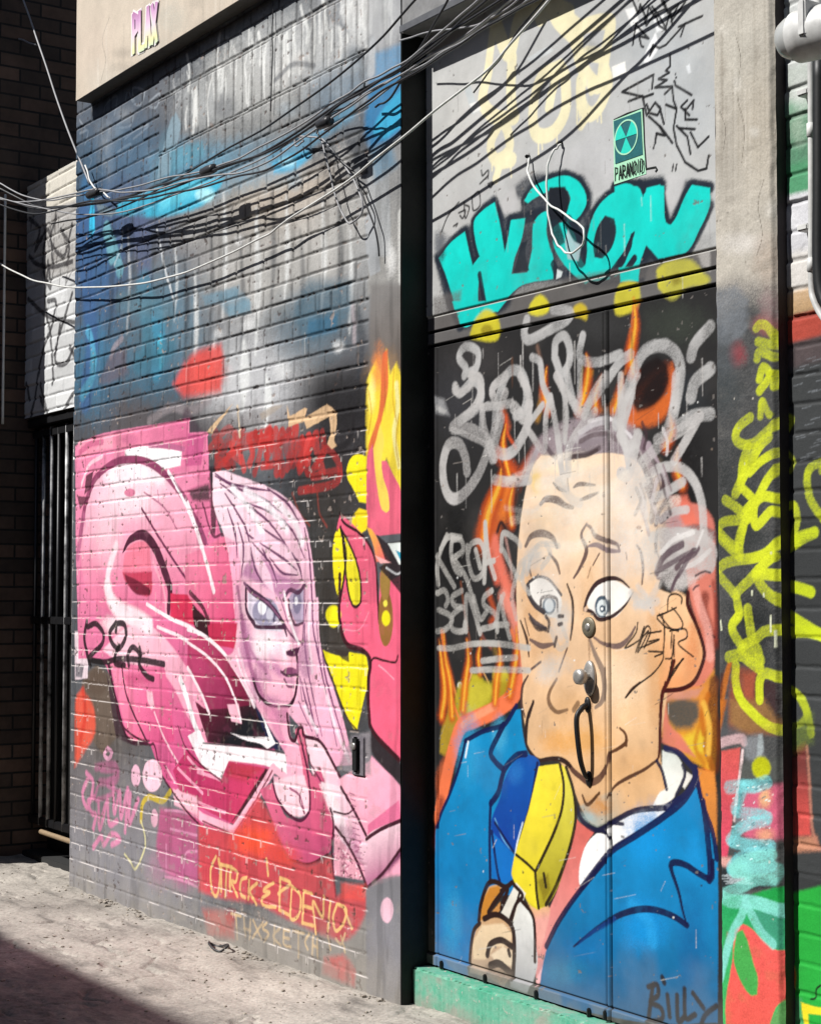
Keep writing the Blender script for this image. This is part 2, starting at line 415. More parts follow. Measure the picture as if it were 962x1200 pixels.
def split(S, root, base, mat, info, mats=None):
    """make the relief mesh of a painted surface, one object per painted piece"""
    yy = (S.Y - S.h).astype(np.float32)
    co = np.stack([S.U, yy, S.V], -1).reshape(-1, 3).astype(np.float32)
    cl = np.concatenate([S.col, np.ones(S.col.shape[:2] + (1,), np.float32)], -1).reshape(-1, 4)
    nx, nz = S.nx, S.nz
    pieces(S)
    idx = (np.arange(nz - 1)[:, None] * nx + np.arange(nx - 1)[None]).ravel()
    fl = S.lab[:-1, :-1].ravel()
    out = {}
    order = sorted(range(len(S.names)), key=lambda i: S.names[i].count('/') if S.names[i] else -1)
    roff = Vector((0, 0, 0)); q = root
    while q: roff += q.location; q = q.parent
    def make(name, ids, parent):
        a = idx[ids]; quad = np.stack([a, a + 1, a + 1 + nx, a + nx], -1)
        uq, inv = np.unique(quad, return_inverse=True)
        me = bpy.data.meshes.new(name)
        me.vertices.add(len(uq)); me.vertices.foreach_set('co', (co[uq] - np.array(roff, np.float32)).ravel())
        n = len(quad); me.loops.add(4 * n); me.loops.foreach_set('vertex_index', inv.ravel().astype(np.int32))
        me.polygons.add(n); me.polygons.foreach_set('loop_start', np.arange(0, 4 * n, 4, dtype=np.int32))
        me.update(calc_edges=True)
        at = me.attributes.new('paint', 'FLOAT_COLOR', 'POINT'); at.data.foreach_set('color', cl[uq].ravel())
        me.materials.append(mat)
        o = bpy.data.objects.new(name, me); col.objects.link(o); o.parent = parent
        return o
    for i in order:
        nm = S.names[i]; ids = np.nonzero(fl == i)[0]
        if len(ids) == 0 and not any(x.startswith(nm + '/') for x in S.names): continue
        par = out.get(nm.rsplit('/', 1)[0], root) if '/' in nm else root
        leaf = nm.rsplit('/', 1)[-1].split('#')[0] if nm else base
        if len(ids) == 0:
            o = bpy.data.objects.new(leaf, None); col.objects.link(o); o.parent = par; o.empty_display_size = .1; out[nm] = o
            if nm in info: o['label'] = info[nm]
            continue
        o = make(leaf, ids, par); out[nm] = o
        if nm.split('#')[0] in info: o['label'] = info[nm.split('#')[0]]
    return out

# ------------------------------------------------------------------ main brick wall with its smooth pier
XL, XP = -7.615, -4.785                  # left corner and right (door side) edge of the wall
XB = w2(431, 600)[0]                     # brick ends, smooth render begins
S = Surf(0., XL, XP, -.02, 4.45, .0046, .0035, '55585d', 1.6)
S.x[-1] = XP; S.U[:, -1] = XP
A = Q(0, 480, 4.008); B = Q(0, 680, 4.008); C = Q(220, 450, 3.436); DD = Q(220, 700, 3.436); E = Q(200, 920, 3.207); FF = Q(0, 900, 3.207)
G = Q(0, 250, 3.207); G1 = Q(0, 0, 3.207); G2 = Q(240, 0, 3.207); G3 = Q(240, 250, 3.207)
mk = 1 - sstep(XB - .012, XB + .012, S.U + .01 * (fbm(S.U, S.V, .1, 44, 2) - .5))
thick = .27 + .5 * sstep(1.5, 2.4, S.V)  # heavier paint fills the joints lower down
S.h, rb, gj, fu, fv = bricks(S, mask=mk * thick, band_from=w2(186, 150)[0], bands=((3.155, 3.285, .075), (3.292, 3.525, .078), (3.535, 3.625, .11)))
S.h += ((1 - mk) * .004 * (fbm(S.U, S.V, .25, 31, 4) - .5)).astype(np.float32)
# base coat: mottled greys, brick by brick
tone = .80 + .34 * rb + .5 * (fbm(S.U, S.V, .35, 21, 3) - .5)
S.col *= tone[..., None]
for (x, y, rx, ry, c_, a) in [
    (150, 150, 90, 90, '6a6e76', .7), (330, 60, 130, 90, '8d9092', .8), (300, 100, 60, 60, 'a4a4a0', .5), (420, 40, 70, 60, 'a9aaab', .6), (250, 130, 60, 40, '9a9c9b', .6),
    (270, 260, 110, 90, '8b8a88', .75), (350, 320, 130, 90, '9b9a97', .8), (300, 230, 60, 50, 'b3a99c', .5), (360, 240, 60, 40, 'b8aa9a', .5), (240, 300, 40, 60, '9c9a98', .5),
    (130, 440, 80, 60, '57565a', .8), (210, 430, 70, 60, '605e61', .7), (130, 490, 80, 30, '5b5557', .8), (380, 430, 70, 80, '4a484b', .85), (400, 480, 60, 60, '2c2a2c', .9), (390, 400, 50, 40, '5a5b60', .7),
    (330, 420, 60, 40, '8b8b8b', .6), (300, 460, 50, 60, 'c9cacd', .85), (280, 430, 35, 60, 'b9babc', .8), (265, 470, 40, 40, 'd0d0d2', .6), (310, 495, 60, 20, '8d8888', .7),
    (230, 370, 60, 40, '85878a', .7), (390, 560, 60, 70, '2f2a2c', .9), (385, 660, 40, 110, '37332f', .9), (400, 760, 40, 90, '3c352f', .9), (230, 520, 60, 40, '4b4648', .8),
    (110, 920, 60, 70, '6f6a6c', .9), (130, 850, 40, 50, '645c58', .8), (150, 960, 80, 50, '7d797c', .9), (110, 1020, 80, 60, '87858a', .95), (180, 1040, 70, 50, '858388', .9), (330, 1120, 130, 50, '8d8884', .9), (420, 1130, 60, 60, '86837f', .9)]:
    S.mist(x, y, rx * 1.7, ry * 1.7, c_, a)
S.names.append('smooth_pier'); S.lab[S.U > XB] = 1
for (x, y, rx, ry, c_, a) in [(290, 95, 70, 40, 'bcbcb9', .7), (350, 60, 80, 40, 'c6c7c6', .7), (440, 20, 50, 40, 'd0d0cf', .7), (240, 120, 40, 30, 'aeb0b0', .6), (120, 180, 50, 60, '4a4e55', .7), (150, 140, 60, 50, '555a62', .6), (120, 300, 40, 60, '4a5568', .6), (200, 310, 50, 40, '75757a', .6), (330, 215, 70, 40, 'c2b6a8', .6), (290, 330, 60, 50, 'bdbbb7', .6), (370, 300, 70, 70, 'b6b4b0', .7), (410, 250, 40, 60, 'b4b4b2', .6), (230, 420, 40, 40, '8f9092', .5), (420, 340, 30, 60, '8a8d90', .6), (100, 460, 30, 60, '3f4a52', .6), (400, 470, 60, 50, '1c1a1c', .8), (170, 470, 60, 30, '504c4e', .7)]: S.mist(x, y, rx * 1.4, ry * 1.4, c_, a)
# sprayed vertical white lines on the bricks set on end
rr = random.Random(3)
for i in range(90):
    x = rr.uniform(215, 470); y0 = 150 - (x - 240) * .47 + rr.uniform(-58, 6); h = rr.uniform(18, 52)
    S.line([(x, y0), (x + rr.uniform(-2, 2), y0 - h * .5), (x + rr.uniform(-3, 3), y0 - h)], rr.uniform(1.6, 4.5), 'e2e3e0', 1.6, rr.uniform(.35, .85))
for i in range(26):
    x = rr.uniform(110, 440); y0 = 130 - (x - 110) * .30 + rr.uniform(0, 180)
    S.mist(x, y0, rr.uniform(8, 22), rr.uniform(12, 30), rr.choice(['c8c6c2', 'b9b8b6', '5a5d63', '4d5058', '9fb0bb']), rr.uniform(.25, .55))
for t, wv in (('490 60 560 110 620 150 640 200', 26), ('500 10 520 90 600 150', 16)): S.line(G2(t), wv / 3.2, '7d8084', 3, .7)
S.line(G2('530 30 560 90 600 120'), 16, 'd9dad8', 5, .7); S.line(G2('630 160 625 270'), 9, 'd5dadc', 3, .8); S.line(G2('640 30 620 20 560 10'), 12, 'd8d8d6', 5, .6)
S.line(G2('265 300 330 240 410 245'), 4, '6c6e72', 2, .7)
# old pale scribbles near the corner
for t in ('390 430 400 390 440 360 430 430', '470 380 480 340 500 380 495 330', '505 380 500 330 540 340 530 390 505 390', '440 470 500 430 490 470 450 480', '470 520 520 480 560 470 500 520', '440 570 490 540 480 590 500 560', '560 380 600 350 590 400 560 400',
          '300 500 330 490 320 540', '330 580 345 600 330 640', '300 450 320 480', '370 610 400 600 390 650 370 640'):
    S.line(G1(t), 1.8, 'aab2ba', 1, .55)
for t in ('640 350 680 340 660 400', '650 300 660 360', '690 320 680 370 700 350', '840 170 850 140 870 160', '890 160 900 120 920 150', '940 150 950 110'): S.line(G1(t), 3, 'b0b2b3', 1.5, .5)
# ---- smooth pier, top to bottom
S.poly([(431, 0), (475, -40), (475, 345), (431, 345)], ('9b9da0', 'a3a19c', (450, 60), (450, 300)), 3, .55)
S.poly([(433, 332), (475, 332), (476, 480), (433, 480)], ('7d7a78', '6b625c', (450, 340), (450, 420)), 6, .92); S.mist(450, 440, 30, 46, '9a7a55', .8)
S.poly(G2('610 620 690 600 700 962 615 962'), 'a9adb0', 3, .6); S.line(G3('735 0 738 250'), 7, 'd0d0cc', 2, .7); S.mist(*G3('700 170')[0], 9, 30, 'e6e6e4', .6)
S.poly(G3('605 140 600 0 640 0 660 215 620 235'), 'a2a5a8', 1, .9)
# blue clouds and strips
for (x, y, rx, ry, c_, a) in [(115, 300, 40, 120, '35618f', .75), (150, 180, 60, 50, '4a6f8c', .6), (110, 430, 40, 70, '3f7a9c', .7), (190, 380, 60, 80, '46768e', .65), (160, 250, 50, 50, '4b5f86', .6), (230, 200, 70, 40, '4a94b4', .6), (300, 190, 70, 36, '5b8aa4', .55), (180, 440, 50, 40, '3a6c86', .6), (360, 380, 60, 50, '4f6b7c', .6), (100, 200, 30, 60, '3c5a72', .7), (400, 110, 50, 40, '6a8498', .5), (130, 130, 50, 40, '58687a', .5)]: S.mist(x, y, rx * 1.3, ry * 1.3, c_, a)
for (x, y, h_, w_, a) in [(205, 330, 90, 5, .5), (228, 380, 120, 9, .55), (262, 300, 150, 10, .5), (300, 330, 170, 12, .55), (335, 290, 120, 9, .5), (378, 300, 130, 10, .45), (250, 430, 60, 12, .6), (285, 440, 80, 18, .7), (312, 470, 60, 14, .7), (150, 330, 120, 5, .4), (410, 330, 120, 7, .5)]: S.line([(x, y - h_ / 2), (x + 2, y), (x - 1, y + h_ / 2)], w_ * .8, 'e4e6e5', 4, min(1, a * 1.15), taper=(.3, .3))
for (x, y, h_, w_, a) in [(216, 360, 120, 8, .6), (246, 330, 130, 7, .5), (282, 350, 120, 8, .55), (318, 290, 140, 8, .55), (352, 330, 120, 7, .5), (396, 300, 140, 8, .55), (170, 350, 140, 8, .5), (128, 330, 140, 10, .5), (420, 400, 80, 12, .5)]: S.line([(x, y - h_ / 2), (x + 3, y), (x, y + h_ / 2)], w_, '2e333a', 5, a, taper=(.3, .3))
BL = 'blue_spray'
for (t, wv, c_, sf, a) in [
    ('320 700 340 800 330 962', 15, '3f6c94', 6, .85), ('345 740 350 860', 5, '45c3e8', 2.5, .9), ('400 860 420 962', 12, '6fa6b4', 3, .8), ('620 540 600 640 590 690', 22, '5d7c8c', 7, .6)]: S.line(G1(t), wv, c_, sf, a, BL)
S.poly(G1('590 670 600 600 620 530 640 450 660 420 680 470 660 560 640 650'), '8aa3b0', 2, .7, BL)
S.poly(G1('470 560 550 540 560 640 500 680 470 640'), '4d6880', 6, .6, BL); S.poly(G1('640 560 760 530 770 580 640 650'), '5f98ad', 5, .7, BL)
S.poly(G1('450 760 640 690 770 670 840 670 820 710 760 770 680 800 560 815 430 800'), '3fb0cf', 4, .9, BL); S.poly(G1('600 730 740 680 760 690 750 720 600 790'), '63c6da', 5, .7, BL); S.spot(*G1('770 730')[0], 11, 8, 'b5ecf4', 5, .85, BL); S.poly(G1('360 760 440 790 420 815 370 800'), '6c7f8a', 2, .9)
for (t, wv, c_, sf, a) in [('310 20 320 150 330 300 345 450 340 560 320 690', 22, '3f618e', 7, .85), ('400 60 430 140 450 210', 12, '6fa6b4', 3, .8), ('345 0 345 60', 9, '39c0ea', 3, .9), ('520 40 540 160 545 260', 24, '5a6688', 8, .6),
    ('540 280 560 400 560 480', 26, '497d92', 8, .7), ('590 380 600 480 590 580', 20, '3f88a6', 6, .8), ('600 480 605 560', 8, '52c3e0', 4, .7), ('330 440 345 480 355 560', 8, '58a6c8', 3, .8), ('450 330 540 340 640 370', 16, '5c7a88', 7, .6), ('350 540 345 620 310 680', 10, '4f92a8', 4, .7), ('520 560 600 540 640 500', 18, '43758a', 7, .7)]:
    S.line(G(t), wv, c_, sf, a, BL)
S.line(G('590 60 605 130 620 210 650 320'), 2.6, 'cfd3d6', 1, .8); S.line(G('460 70 455 130 430 190'), 2.5, 'b7c6ce', 1.2, .6); S.line(G('460 470 430 500 415 540'), 5, 'a5969b', 2, .6)
S.poly(G('760 310 900 270 890 320 770 345'), '6d8ea0', 3, .7, BL); S.poly(G('850 350 940 320 940 370 860 390'), '7295a6', 3, .6, BL)
S.poly(G('410 540 470 500 480 600 410 640 370 640'), '6b5a62', 5, .6)
# blue behind the cables, right
S.poly(G2('620 300 740 250 740 480 690 530 620 560 600 480'), '2a76a6', 7, .9, BL); S.poly(G2('640 200 740 160 740 260 640 310'), '5f92b8', 5, .75, BL); S.poly(G2('660 420 740 330 740 470 680 520 630 500'), '3aa7cf', 4, .85, BL); S.poly(G2('620 560 700 540 720 620 640 680'), '4f7f9c', 8, .6, BL)
S.poly(G2('220 560 330 500 430 480 500 400 560 390 560 440 460 510 330 600 240 620'), '5b90ac', 6, .7, BL); S.poly(G2('250 610 320 580 390 560 400 590 330 640 260 650'), '4aa6cc', 4, .85, BL); S.spot(*G2('310 610')[0], 10, 6, 'a9dcec', 4, .7, BL)
S.poly(G3('390 250 550 250 550 370 490 440 380 480 340 400 340 340'), '4a6676', 9, .7, BL); S.poly(G3('390 400 500 380 495 440 380 470'), '356480', 5, .75, BL); S.poly(G3('40 300 120 280 170 330 170 370 80 380'), '6a8c9e', 5, .6, BL)
for (x, y, r_) in ((165, 420, 9), (130, 100, 6), (50, 450, 6), (500, 500, 7), (290, 590, 10)): S.mist(*G3('%d %d' % (x, y))[0], r_ * 1.4, r_ * 1.6, 'dfe0e0', .7)
S.line(G3('555 350 560 420 560 480'), 5, 'b0a4a8', 3, .6)
# red cloud
S.poly(G('650 640 690 570 740 520 830 490 840 560 830 670 760 680 690 690'), 'd8524e', 7, .92, 'red_spray_patch'); S.mist(*G('770 600')[0], 34, 34, 'e0544c', .7, 'red_spray_patch')
# ---- flames on the pier
FL = 'painted_flames'
S.poly(C('720 0 740 -60 760 -100 780 -30 800 -140 815 -40 840 -90 865 0 865 470 800 300 740 400 720 330'), 'f3d83e', 3, .96, FL)
S.mist(*C('770 -60')[0], 12, 40, 'f08c4a', .8, FL); S.mist(*C('740 40')[0], 7, 30, 'fbf0a0', .6, FL); S.line(C('840 0 845 100 830 200 850 330'), 5, 'f7f0a8', 2, .8, FL)
for t in ('730 30 740 120 728 200', '830 -60 826 60 840 150', '850 120 838 240 850 330'): S.line(C(t), 1.6, 'c99a2a', .8, .7, FL)
S.poly(C('785 -120 805 -140 808 0 800 60 775 170 755 260 750 330 720 330 730 240 770 110'), 'd8663c', 2, .95, FL)
S.poly(C('720 320 750 250 775 160 790 230 780 330 815 440 812 510 790 525 770 490 750 420 748 350 735 400'), 'f1cf58', 1.5, .95, FL)
S.poly(C('640 350 655 300 685 283 722 292 722 480 690 475 665 420 645 385'), 'f0df1c', 1.2, 1, FL)
S.poly(C('722 300 745 240 752 330 765 430 780 500 800 520 812 505 806 440 785 370 780 310 800 310 830 370 855 420 862 470 862 600 800 608 770 610 745 600 722 560'), 'e0647c', 1, 1, FL)
S.poly(C('640 560 690 500 722 510 722 580 700 600'), 'efd21e', 1.5, 1, FL); S.poly(C('720 575 745 590 800 690 820 720 760 715 745 640'), ('f0b43c', 'e05a6c', (430, 620), (452, 660)), 1.2, 1, FL)
# ---- pink creature with yellow lobes
CR = 'painted_creature'
S.poly(C('612 520 680 580 735 650 760 720 770 962 860 962 862 870 800 760 775 760 775 962 608 962 612 880 620 700 600 600'), 'db5d78', 1.2, 1, CR)
S.poly(DD('610 0 615 100 640 190 700 212 730 240 735 340 730 470 745 545 850 655 862 655 862 -90 800 -60 775 -80 770 20 700 30'), 'ea6280', 1.2, 1, CR)
S.poly(DD('740 640 800 700 862 780 862 980 700 980 690 800'), ('f5aac2', 'ec93b4', (440, 900), (450, 970)), 2, .95, CR)
S.poly(DD('740 520 790 600 868 690 868 770 800 700 740 620'), '2b2226', 1.5, .95, CR)
S.poly(C('615 575 592 605 583 680 588 780 603 850 612 880 620 840 632 720 628 640'), 'f0e01c', 1, 1, CR); S.poly(C('625 600 640 620 670 690 692 770 697 865 680 895 660 885 645 830 632 740 625 660'), 'e9dc2a', 1, 1, CR)
for t in ('615 575 625 640 634 740 645 830 660 885 680 897 697 865 692 770 670 690 640 625 615 580', '612 520 630 560 690 600 735 655 758 730 765 850 770 962'): S.line(C(t), 2.4, '2a1418', .8, 1, CR)
S.line(C('615 580 630 640 636 700 628 780 612 880'), 2.6, '20140f', .8, 1, CR)
S.spot(*C('587 930')[0], 9, 11, 'ece21c', 2, 1, CR); S.spot(*DD('588 85')[0], 7.5, 11, 'ece21c', 1.5, 1, CR)
S.spot(*DD('797 85')[0], 8.5, 33, '8c6230', 1.2, 1, CR); S.spot(*DD('795 -60')[0], 6, 22, '9c7a3c', 1.2, 1, CR); S.spot(*DD('798 85')[0], 5, 9, 'e6da1e', 1.5, 1, CR); S.spot(*DD('796 25')[0], 2.6, 4, 'e8dc50', 1, 1, CR)
S.poly(C('760 605 800 640 862 630 868 860 815 790 770 740 800 720'), '2b2024', 1, .95, CR); S.poly(C('806 642 862 638 862 730 850 725'), 'e8eeea', 1, 1, CR); S.poly(C('836 668 862 680 858 716'), '2d93b0', .8, 1, CR); S.poly(C('755 690 820 720 775 722'), 'f2b0b0', 1, 1, CR); S.line(C('800 740 840 765 862 755'), 1.6, 'c9c9cc', .8, .8)
S.poly(DD('540 212 590 232 640 240 650 222 720 232 727 330 700 450 682 532 668 530 640 480 590 350'), 'efe11a', 1.2, 1, CR); S.poly(DD('592 212 648 216 650 262 620 248'), '3a302c', 1.5, .9)
for t, wv in (('612 -90 610 0 613 100 640 188 700 212 730 242 735 280 726 340 730 470 748 545 850 655', 4.2), ('735 270 750 245 790 255 835 262 846 236', 1.8), ('540 212 590 350 640 482 680 535', 1.4)): S.line(DD(t), wv, '3a0f1c', 1, 1, CR)
S.line(DD('730 60 690 130 625 130'), 1, 'f2a8b8', .8, .5, CR); S.line(DD('770 275 800 300 830 330'), 1.2, 'f6b8c8', .8, .6, CR)
# ---- red scribble and cream brush marks above the woman
RD = 'red_lettering'
for i in range(17):
    x = 110 + i * 27; y0 = 200 + rr.uniform(-20, 30) + 10 * math.sin(i); S.line(C('%d %d %d %d %d %d' % (x, y0, x + rr.uniform(-22, 22), y0 + 60, x + rr.uniform(-12, 30), y0 + rr.uniform(90, 160))), rr.uniform(6, 11), rr.choice(['b8302c', 'c33a35', '9c2626', 'cf4440']), 1.4, .85, RD, fade=True)
for t in ('90 260 160 180 210 215 330 190', '110 350 200 260 330 230 330 190 350 310 300 330', '340 260 420 210 400 340 460 220 450 350 520 200', '520 330 560 260 610 330 590 400 450 430', '530 300 500 370 600 350'): S.line(C(t), 6.5, 'b93431', 1.5, .9, RD, fade=True)
for t in ('520 430 530 520 560 575', '420 440 450 520 490 570'): S.line(C(t), 2, '8a3a30', 1, .7, RD)
CM = 'cream_brush_marks'
S.poly(C('75 195 110 150 180 80 130 150 95 200'), 'd9b891', 1.2, .95, CM); S.poly(C('400 85 412 130 470 95 480 100 470 135 560 80 595 110 600 160 590 225 602 250 580 262 562 240 575 190 570 130 480 180 470 150 405 172'), 'd8b48c', 1.2, .95, CM); S.line(C('200 90 205 150 210 210'), 3, 'd9c4a8', 1, .9, CM)
S.poly(C('290 120 340 90 385 85 340 120 300 145'), 'a89c90', 2, .8)
S.line(C('650 90 668 140 650 230 600 260'), 5, '1d1a1c', 2, .7); S.line(G('560 780 640 730 720 740 790 700'), 7, '8d8487', 3, .7); S.line(G('700 760 740 830 770 860'), 12, '4a3a44', 4, .7)
# ---- pink letter piece
PK = 'pink_lettering'
S.poly(PX('96 800 112 780 128 790 140 860 120 885 105 860'), '6b5c50', 3, .9)
S.poly(B('355 560 385 510 440 600 445 720 400 800 350 880'), 'dd5a45', 4, .95, 'red_flame'); S.line(B('390 520 400 640 375 760'), 6, 'c9382c', 4, .7, 'red_flame'); S.spot(*B('455 480')[0], 13, 16, '5d4d42', 5, .8)
S.poly(B('350 240 415 240 412 460 352 470'), 'f0dbe6', 1.2, .95, PK); S.poly(B('355 395 395 400 385 460 355 455'), '6d6a72', 2, .9)
S.poly(B('500 440 600 740 690 765 640 780 545 740 520 580'), '43303a', 1.5, .95, PK)
S.poly(PX('88 522 120 508 170 499 222 492 222 507 243 506 245 545 247 562 252 600 262 640 272 700 284 760 296 800 306 830 318 868 322 890 300 925 262 975 236 970 215 950 200 925 188 905 176 872 150 868 143 850 128 790 118 772 92 772 89 640'), ('e888b2', 'd05a90', (160, 520), (230, 850)), 1.2, 1, PK)
S.poly(A('365 150 470 128 600 100 890 40 880 110 960 125 945 250 875 265 850 195 700 175 480 190 375 240'), ('ee92b4', 'cf6294', (110, 520), (235, 530)), 1.5, 1, PK)
S.poly(A('480 125 530 115 530 180 450 190'), 'f3a8c4', 2, .8, PK); S.poly(A('880 110 960 125 945 262 870 265'), 'c65a90', 1.5, .95, PK); S.poly(A('780 300 920 290 940 345 860 390 820 330'), 'e68cb4', 2, .9, PK)
S.spot(*A('610 140')[0], 10, 6, 'c66a94', 4, .7, PK)
S.poly(A('385 560 400 450 450 320 540 250 620 235 700 250 780 310 860 410 930 540 990 720 1010 860 900 900 800 960 560 960 420 880 380 700'), ('f2bcd6', 'e57ba6', (150, 560), (150, 700)), 1.5, 1, PK)
S.poly(A('585 190 680 172 850 195 848 262 740 285 690 250 620 232 588 228'), 'fdf6fa', 1.2, 1, PK); S.poly(A('545 262 620 246 700 262 770 320 775 360 640 345 540 370 490 320'), 'fbeaf3', 8, .95, PK)
S.mist(*A('600 420')[0], 50, 34, 'fbe4ef', .8, PK); S.mist(*A('500 560')[0], 26, 60, 'f7cfe0', .7, PK)
S.line(A('700 168 790 170 862 186'), 4, 'b3628e', 1, .9, PK); S.spot(*A('610 390')[0], 6.5, 5, 'd7709c', 1, .9, PK)
S.line(A('378 580 392 500 405 430 450 320 540 248 620 234 700 250 780 310 860 410 930 540 962 620'), 6, '8f4068', 1, 1, PK); S.line(A('365 690 378 600 392 500'), 7, 'b5648e', 2, .8, PK)
S.poly(A('405 310 440 285 425 370 395 400'), '4c2436', 1.2, .9, PK); S.poly(A('362 405 420 410 375 470'), '4c2436', 1.2, .85, PK); S.line(A('375 200 430 160 480 150'), 5, 'c9628f', 1.5, .8, PK); S.line(A('380 360 420 260 480 220'), 3, 'f9dcea', 1, .7, PK)
S.line(A('790 290 860 420 920 560 955 690 962 720'), 3.6, 'fdf0f6', .9, 1, PK); S.line(A('815 330 880 440 940 560 1000 690'), 1.4, '8f4c74', .8, .9, PK)
S.line(A('665 465 740 590 830 730 930 880 962 940'), 2.4, '6c2c50', .8, 1, PK); S.line(A('680 390 770 460 830 560'), 1.6, 'a2587e', .8, .8, PK); S.line(A('740 380 745 430'), 1.5, 'b06a8c', .8, .7, PK)
S.poly(A('590 665 640 620 700 620 712 760 575 765'), 'ee7f9e', 2, 1, PK); S.poly(A('575 765 715 760 712 860 690 880 640 860 590 810'), 'c2405f', 2, 1, PK); S.poly(A('585 775 640 800 700 840 705 872 640 868 600 820'), '6c1c34', 1.5, .95, PK)
S.line([(144, 647, 2), (153, 632, 6), (168, 627, 8), (181, 641, 9), (192, 667, 9), (199, 691, 8), (197, 718, 6)], 8, '4f2038', .9, 1, PK)
S.line(A('545 640 508 770 512 870 560 950 640 1010'), 8, 'fbdeea', 3, .9, PK); S.line(A('720 720 770 850 780 960'), 3, 'f5a9c4', 1, .8, PK)
# lower letters: stem, bands, arrow tip
S.poly(B('590 225 700 215 790 290 870 400 935 520 975 640 1000 720 960 780 880 640 800 480 720 420 560 380 480 330'), ('f6c4da', 'ee9cc0', (150, 740), (230, 850)), 2, 1, PK)
S.line(B('505 30 520 90 560 140 640 175 700 215'), 13, 'fbe6f0', 4, .9, PK); S.mist(*B('530 210')[0], 22, 16, 'fdeef4', .8, PK)
S.poly(B('515 385 600 400 690 770 600 745'), ('ec88b0', 'ea6f9e', (135, 780), (165, 870)), 1, 1, PK); S.poly(B('600 400 770 405 800 560 820 760 700 770 640 600'), ('e879a8', 'd5528a', (160, 790), (190, 880)), 1.5, 1, PK)
S.line(B('570 400 600 560 690 760'), 2.2, '4c2038', .8, 1, PK); S.line(B('505 385 545 560 600 745 690 768'), 3, '3c1c2c', .8, 1, PK); S.poly(B('580 440 700 440 720 480 600 500'), 'c04a7c', 5, .7, PK)
S.poly(B('690 520 715 525 725 600 710 610 695 570'), 'f8c4da', 2, .9, PK); S.line(B('725 620 770 740 830 850 890 940'), 2, 'f9c8dc', .8, .9, PK); S.line(B('780 880 820 950'), 2.4, 'f6b4d0', .8, .9, PK)
S.poly(A('800 865 920 880 930 990 800 985'), 'd2345c', 1, 1, PK); S.poly(B('800 62 912 70 918 215 805 170'), 'cf3158', 1, 1, PK); S.poly(B('910 75 965 190 990 290 950 262 915 215'), '3a1224', 1, 1, PK)
S.poly(DD('20 0 80 55 82 170 30 125 20 60'), '35101f', 1, 1, PK); S.poly(DD('78 88 200 88 195 208 88 190'), 'c12e55', 1, 1, PK); S.poly(C('-10 690 60 660 150 610 190 760 205 962 90 962 0 850'), ('e882a8', 'd84f80', (230, 640), (265, 730)), 1.4, .95, PK)
S.line(C('0 480 40 600 75 720 105 835'), 4.5, 'fbe4ee', 1, 1, PK); S.line(C('10 840 60 900 85 962'), 4, '3c1526', .8, .9, PK); S.line(C('60 480 100 610 150 612 180 760'), 2.2, '5a2440', .9, .9, PK)
S.line(B('690 112 800 180 890 220 962 275'), 3, 'fdeaf2', .8, 1, PK); S.line(B('740 220 850 268 925 320 962 362'), 2.8, 'fbdce8', .8, 1, PK)
S.poly(DD('0 175 60 150 150 232 230 360 270 440 290 560 200 430 120 330 60 260 0 220'), ('b83e6c', '6e1638', (230, 750), (285, 840)), 1, 1, PK)
S.poly(DD('0 215 70 260 130 330 190 420 215 505 175 500 85 450 40 370 0 290'), ('b64070', '7c2048', (230, 770), (270, 840)), 1.2, 1, PK)
S.poly(DD('30 420 85 452 280 432 300 480 345 600 330 612 80 585'), ('5c1432', '14101c', (250, 825), (262, 875)), 1, 1, PK)
S.poly(DD('158 432 205 430 218 510 176 500'), 'f0b4ce', 1, 1, PK); S.poly(DD('258 402 285 432 400 618 335 612 290 500'), '1d2040', 1, 1, PK)
S.poly(DD('172 548 240 562 330 565 352 590 320 612 290 590 230 575'), 'fbf3f8', 1, 1, PK); S.poly(DD('285 440 300 470 352 590 325 560'), 'fdf8fb', .8, 1, PK)
S.line(DD('0 130 60 152 150 232 230 360 268 440'), 3.2, 'fbeaf2', .8, 1, PK); S.line(DD('0 182 80 240 150 320 192 415 214 500'), 2.4, 'f8dfea', .8, 1, PK); S.line(DD('0 285 50 380 85 465'), 3.2, 'f9dfea', .8, 1, PK)
S.poly(DD('0 560 30 540 60 585 200 600 395 628 412 730 345 690 280 672 165 660 132 738 60 680'), 'fbeef4', 1.2, 1, PK); S.line(DD('-30 330 0 420 30 520 62 590'), 6, 'fdf4f8', 1, 1, PK); S.poly(DD('395 628 412 730 450 740 430 640'), 'f0a8c4', 3, .9)
S.poly(DD('165 662 320 690 185 915 60 852 -20 800 -60 700 0 610 60 680 132 738'), ('b83468', 'c43a66', (240, 900), (280, 960)), 1, 1, PK); S.poly(DD('312 690 330 694 215 870 178 905'), '35101f', 1.5, .95, PK); S.poly(DD('170 664 300 688 240 740 150 720'), 'a03030', 6, .6, PK)
for t in ('40 705 90 720 130 735', '0 645 40 690 60 700', '0 800 70 840 150 868', '-40 690 10 740 60 790'): S.line(DD(t), 2.6, 'f4a4c8', .8, .9, PK)
S.line(DD('345 688 270 815 185 940 60 890 0 838 -40 790'), 7, 'f7b4d0', 1.2, 1, PK, curve=False); S.line(DD('400 730 345 690'), 6, 'f7b4d0', 1.2, 1, PK)
S.poly(FF('650 80 740 110 745 170 700 160 655 140'), 'f4b8d0', 2, .95, PK); S.poly(FF('600 150 740 180 745 440 640 410 590 330'), 'b4547e', 5, .85); S.mist(*FF('690 380')[0], 26, 40, 'b05a86', .6)
for t in ('620 160 680 165 742 185', '640 230 740 255', '625 290 625 380', '690 375 700 320 740 315', '620 410 690 425 742 450'): S.line(FF(t), 2, 'd58fb0', 1, .8)
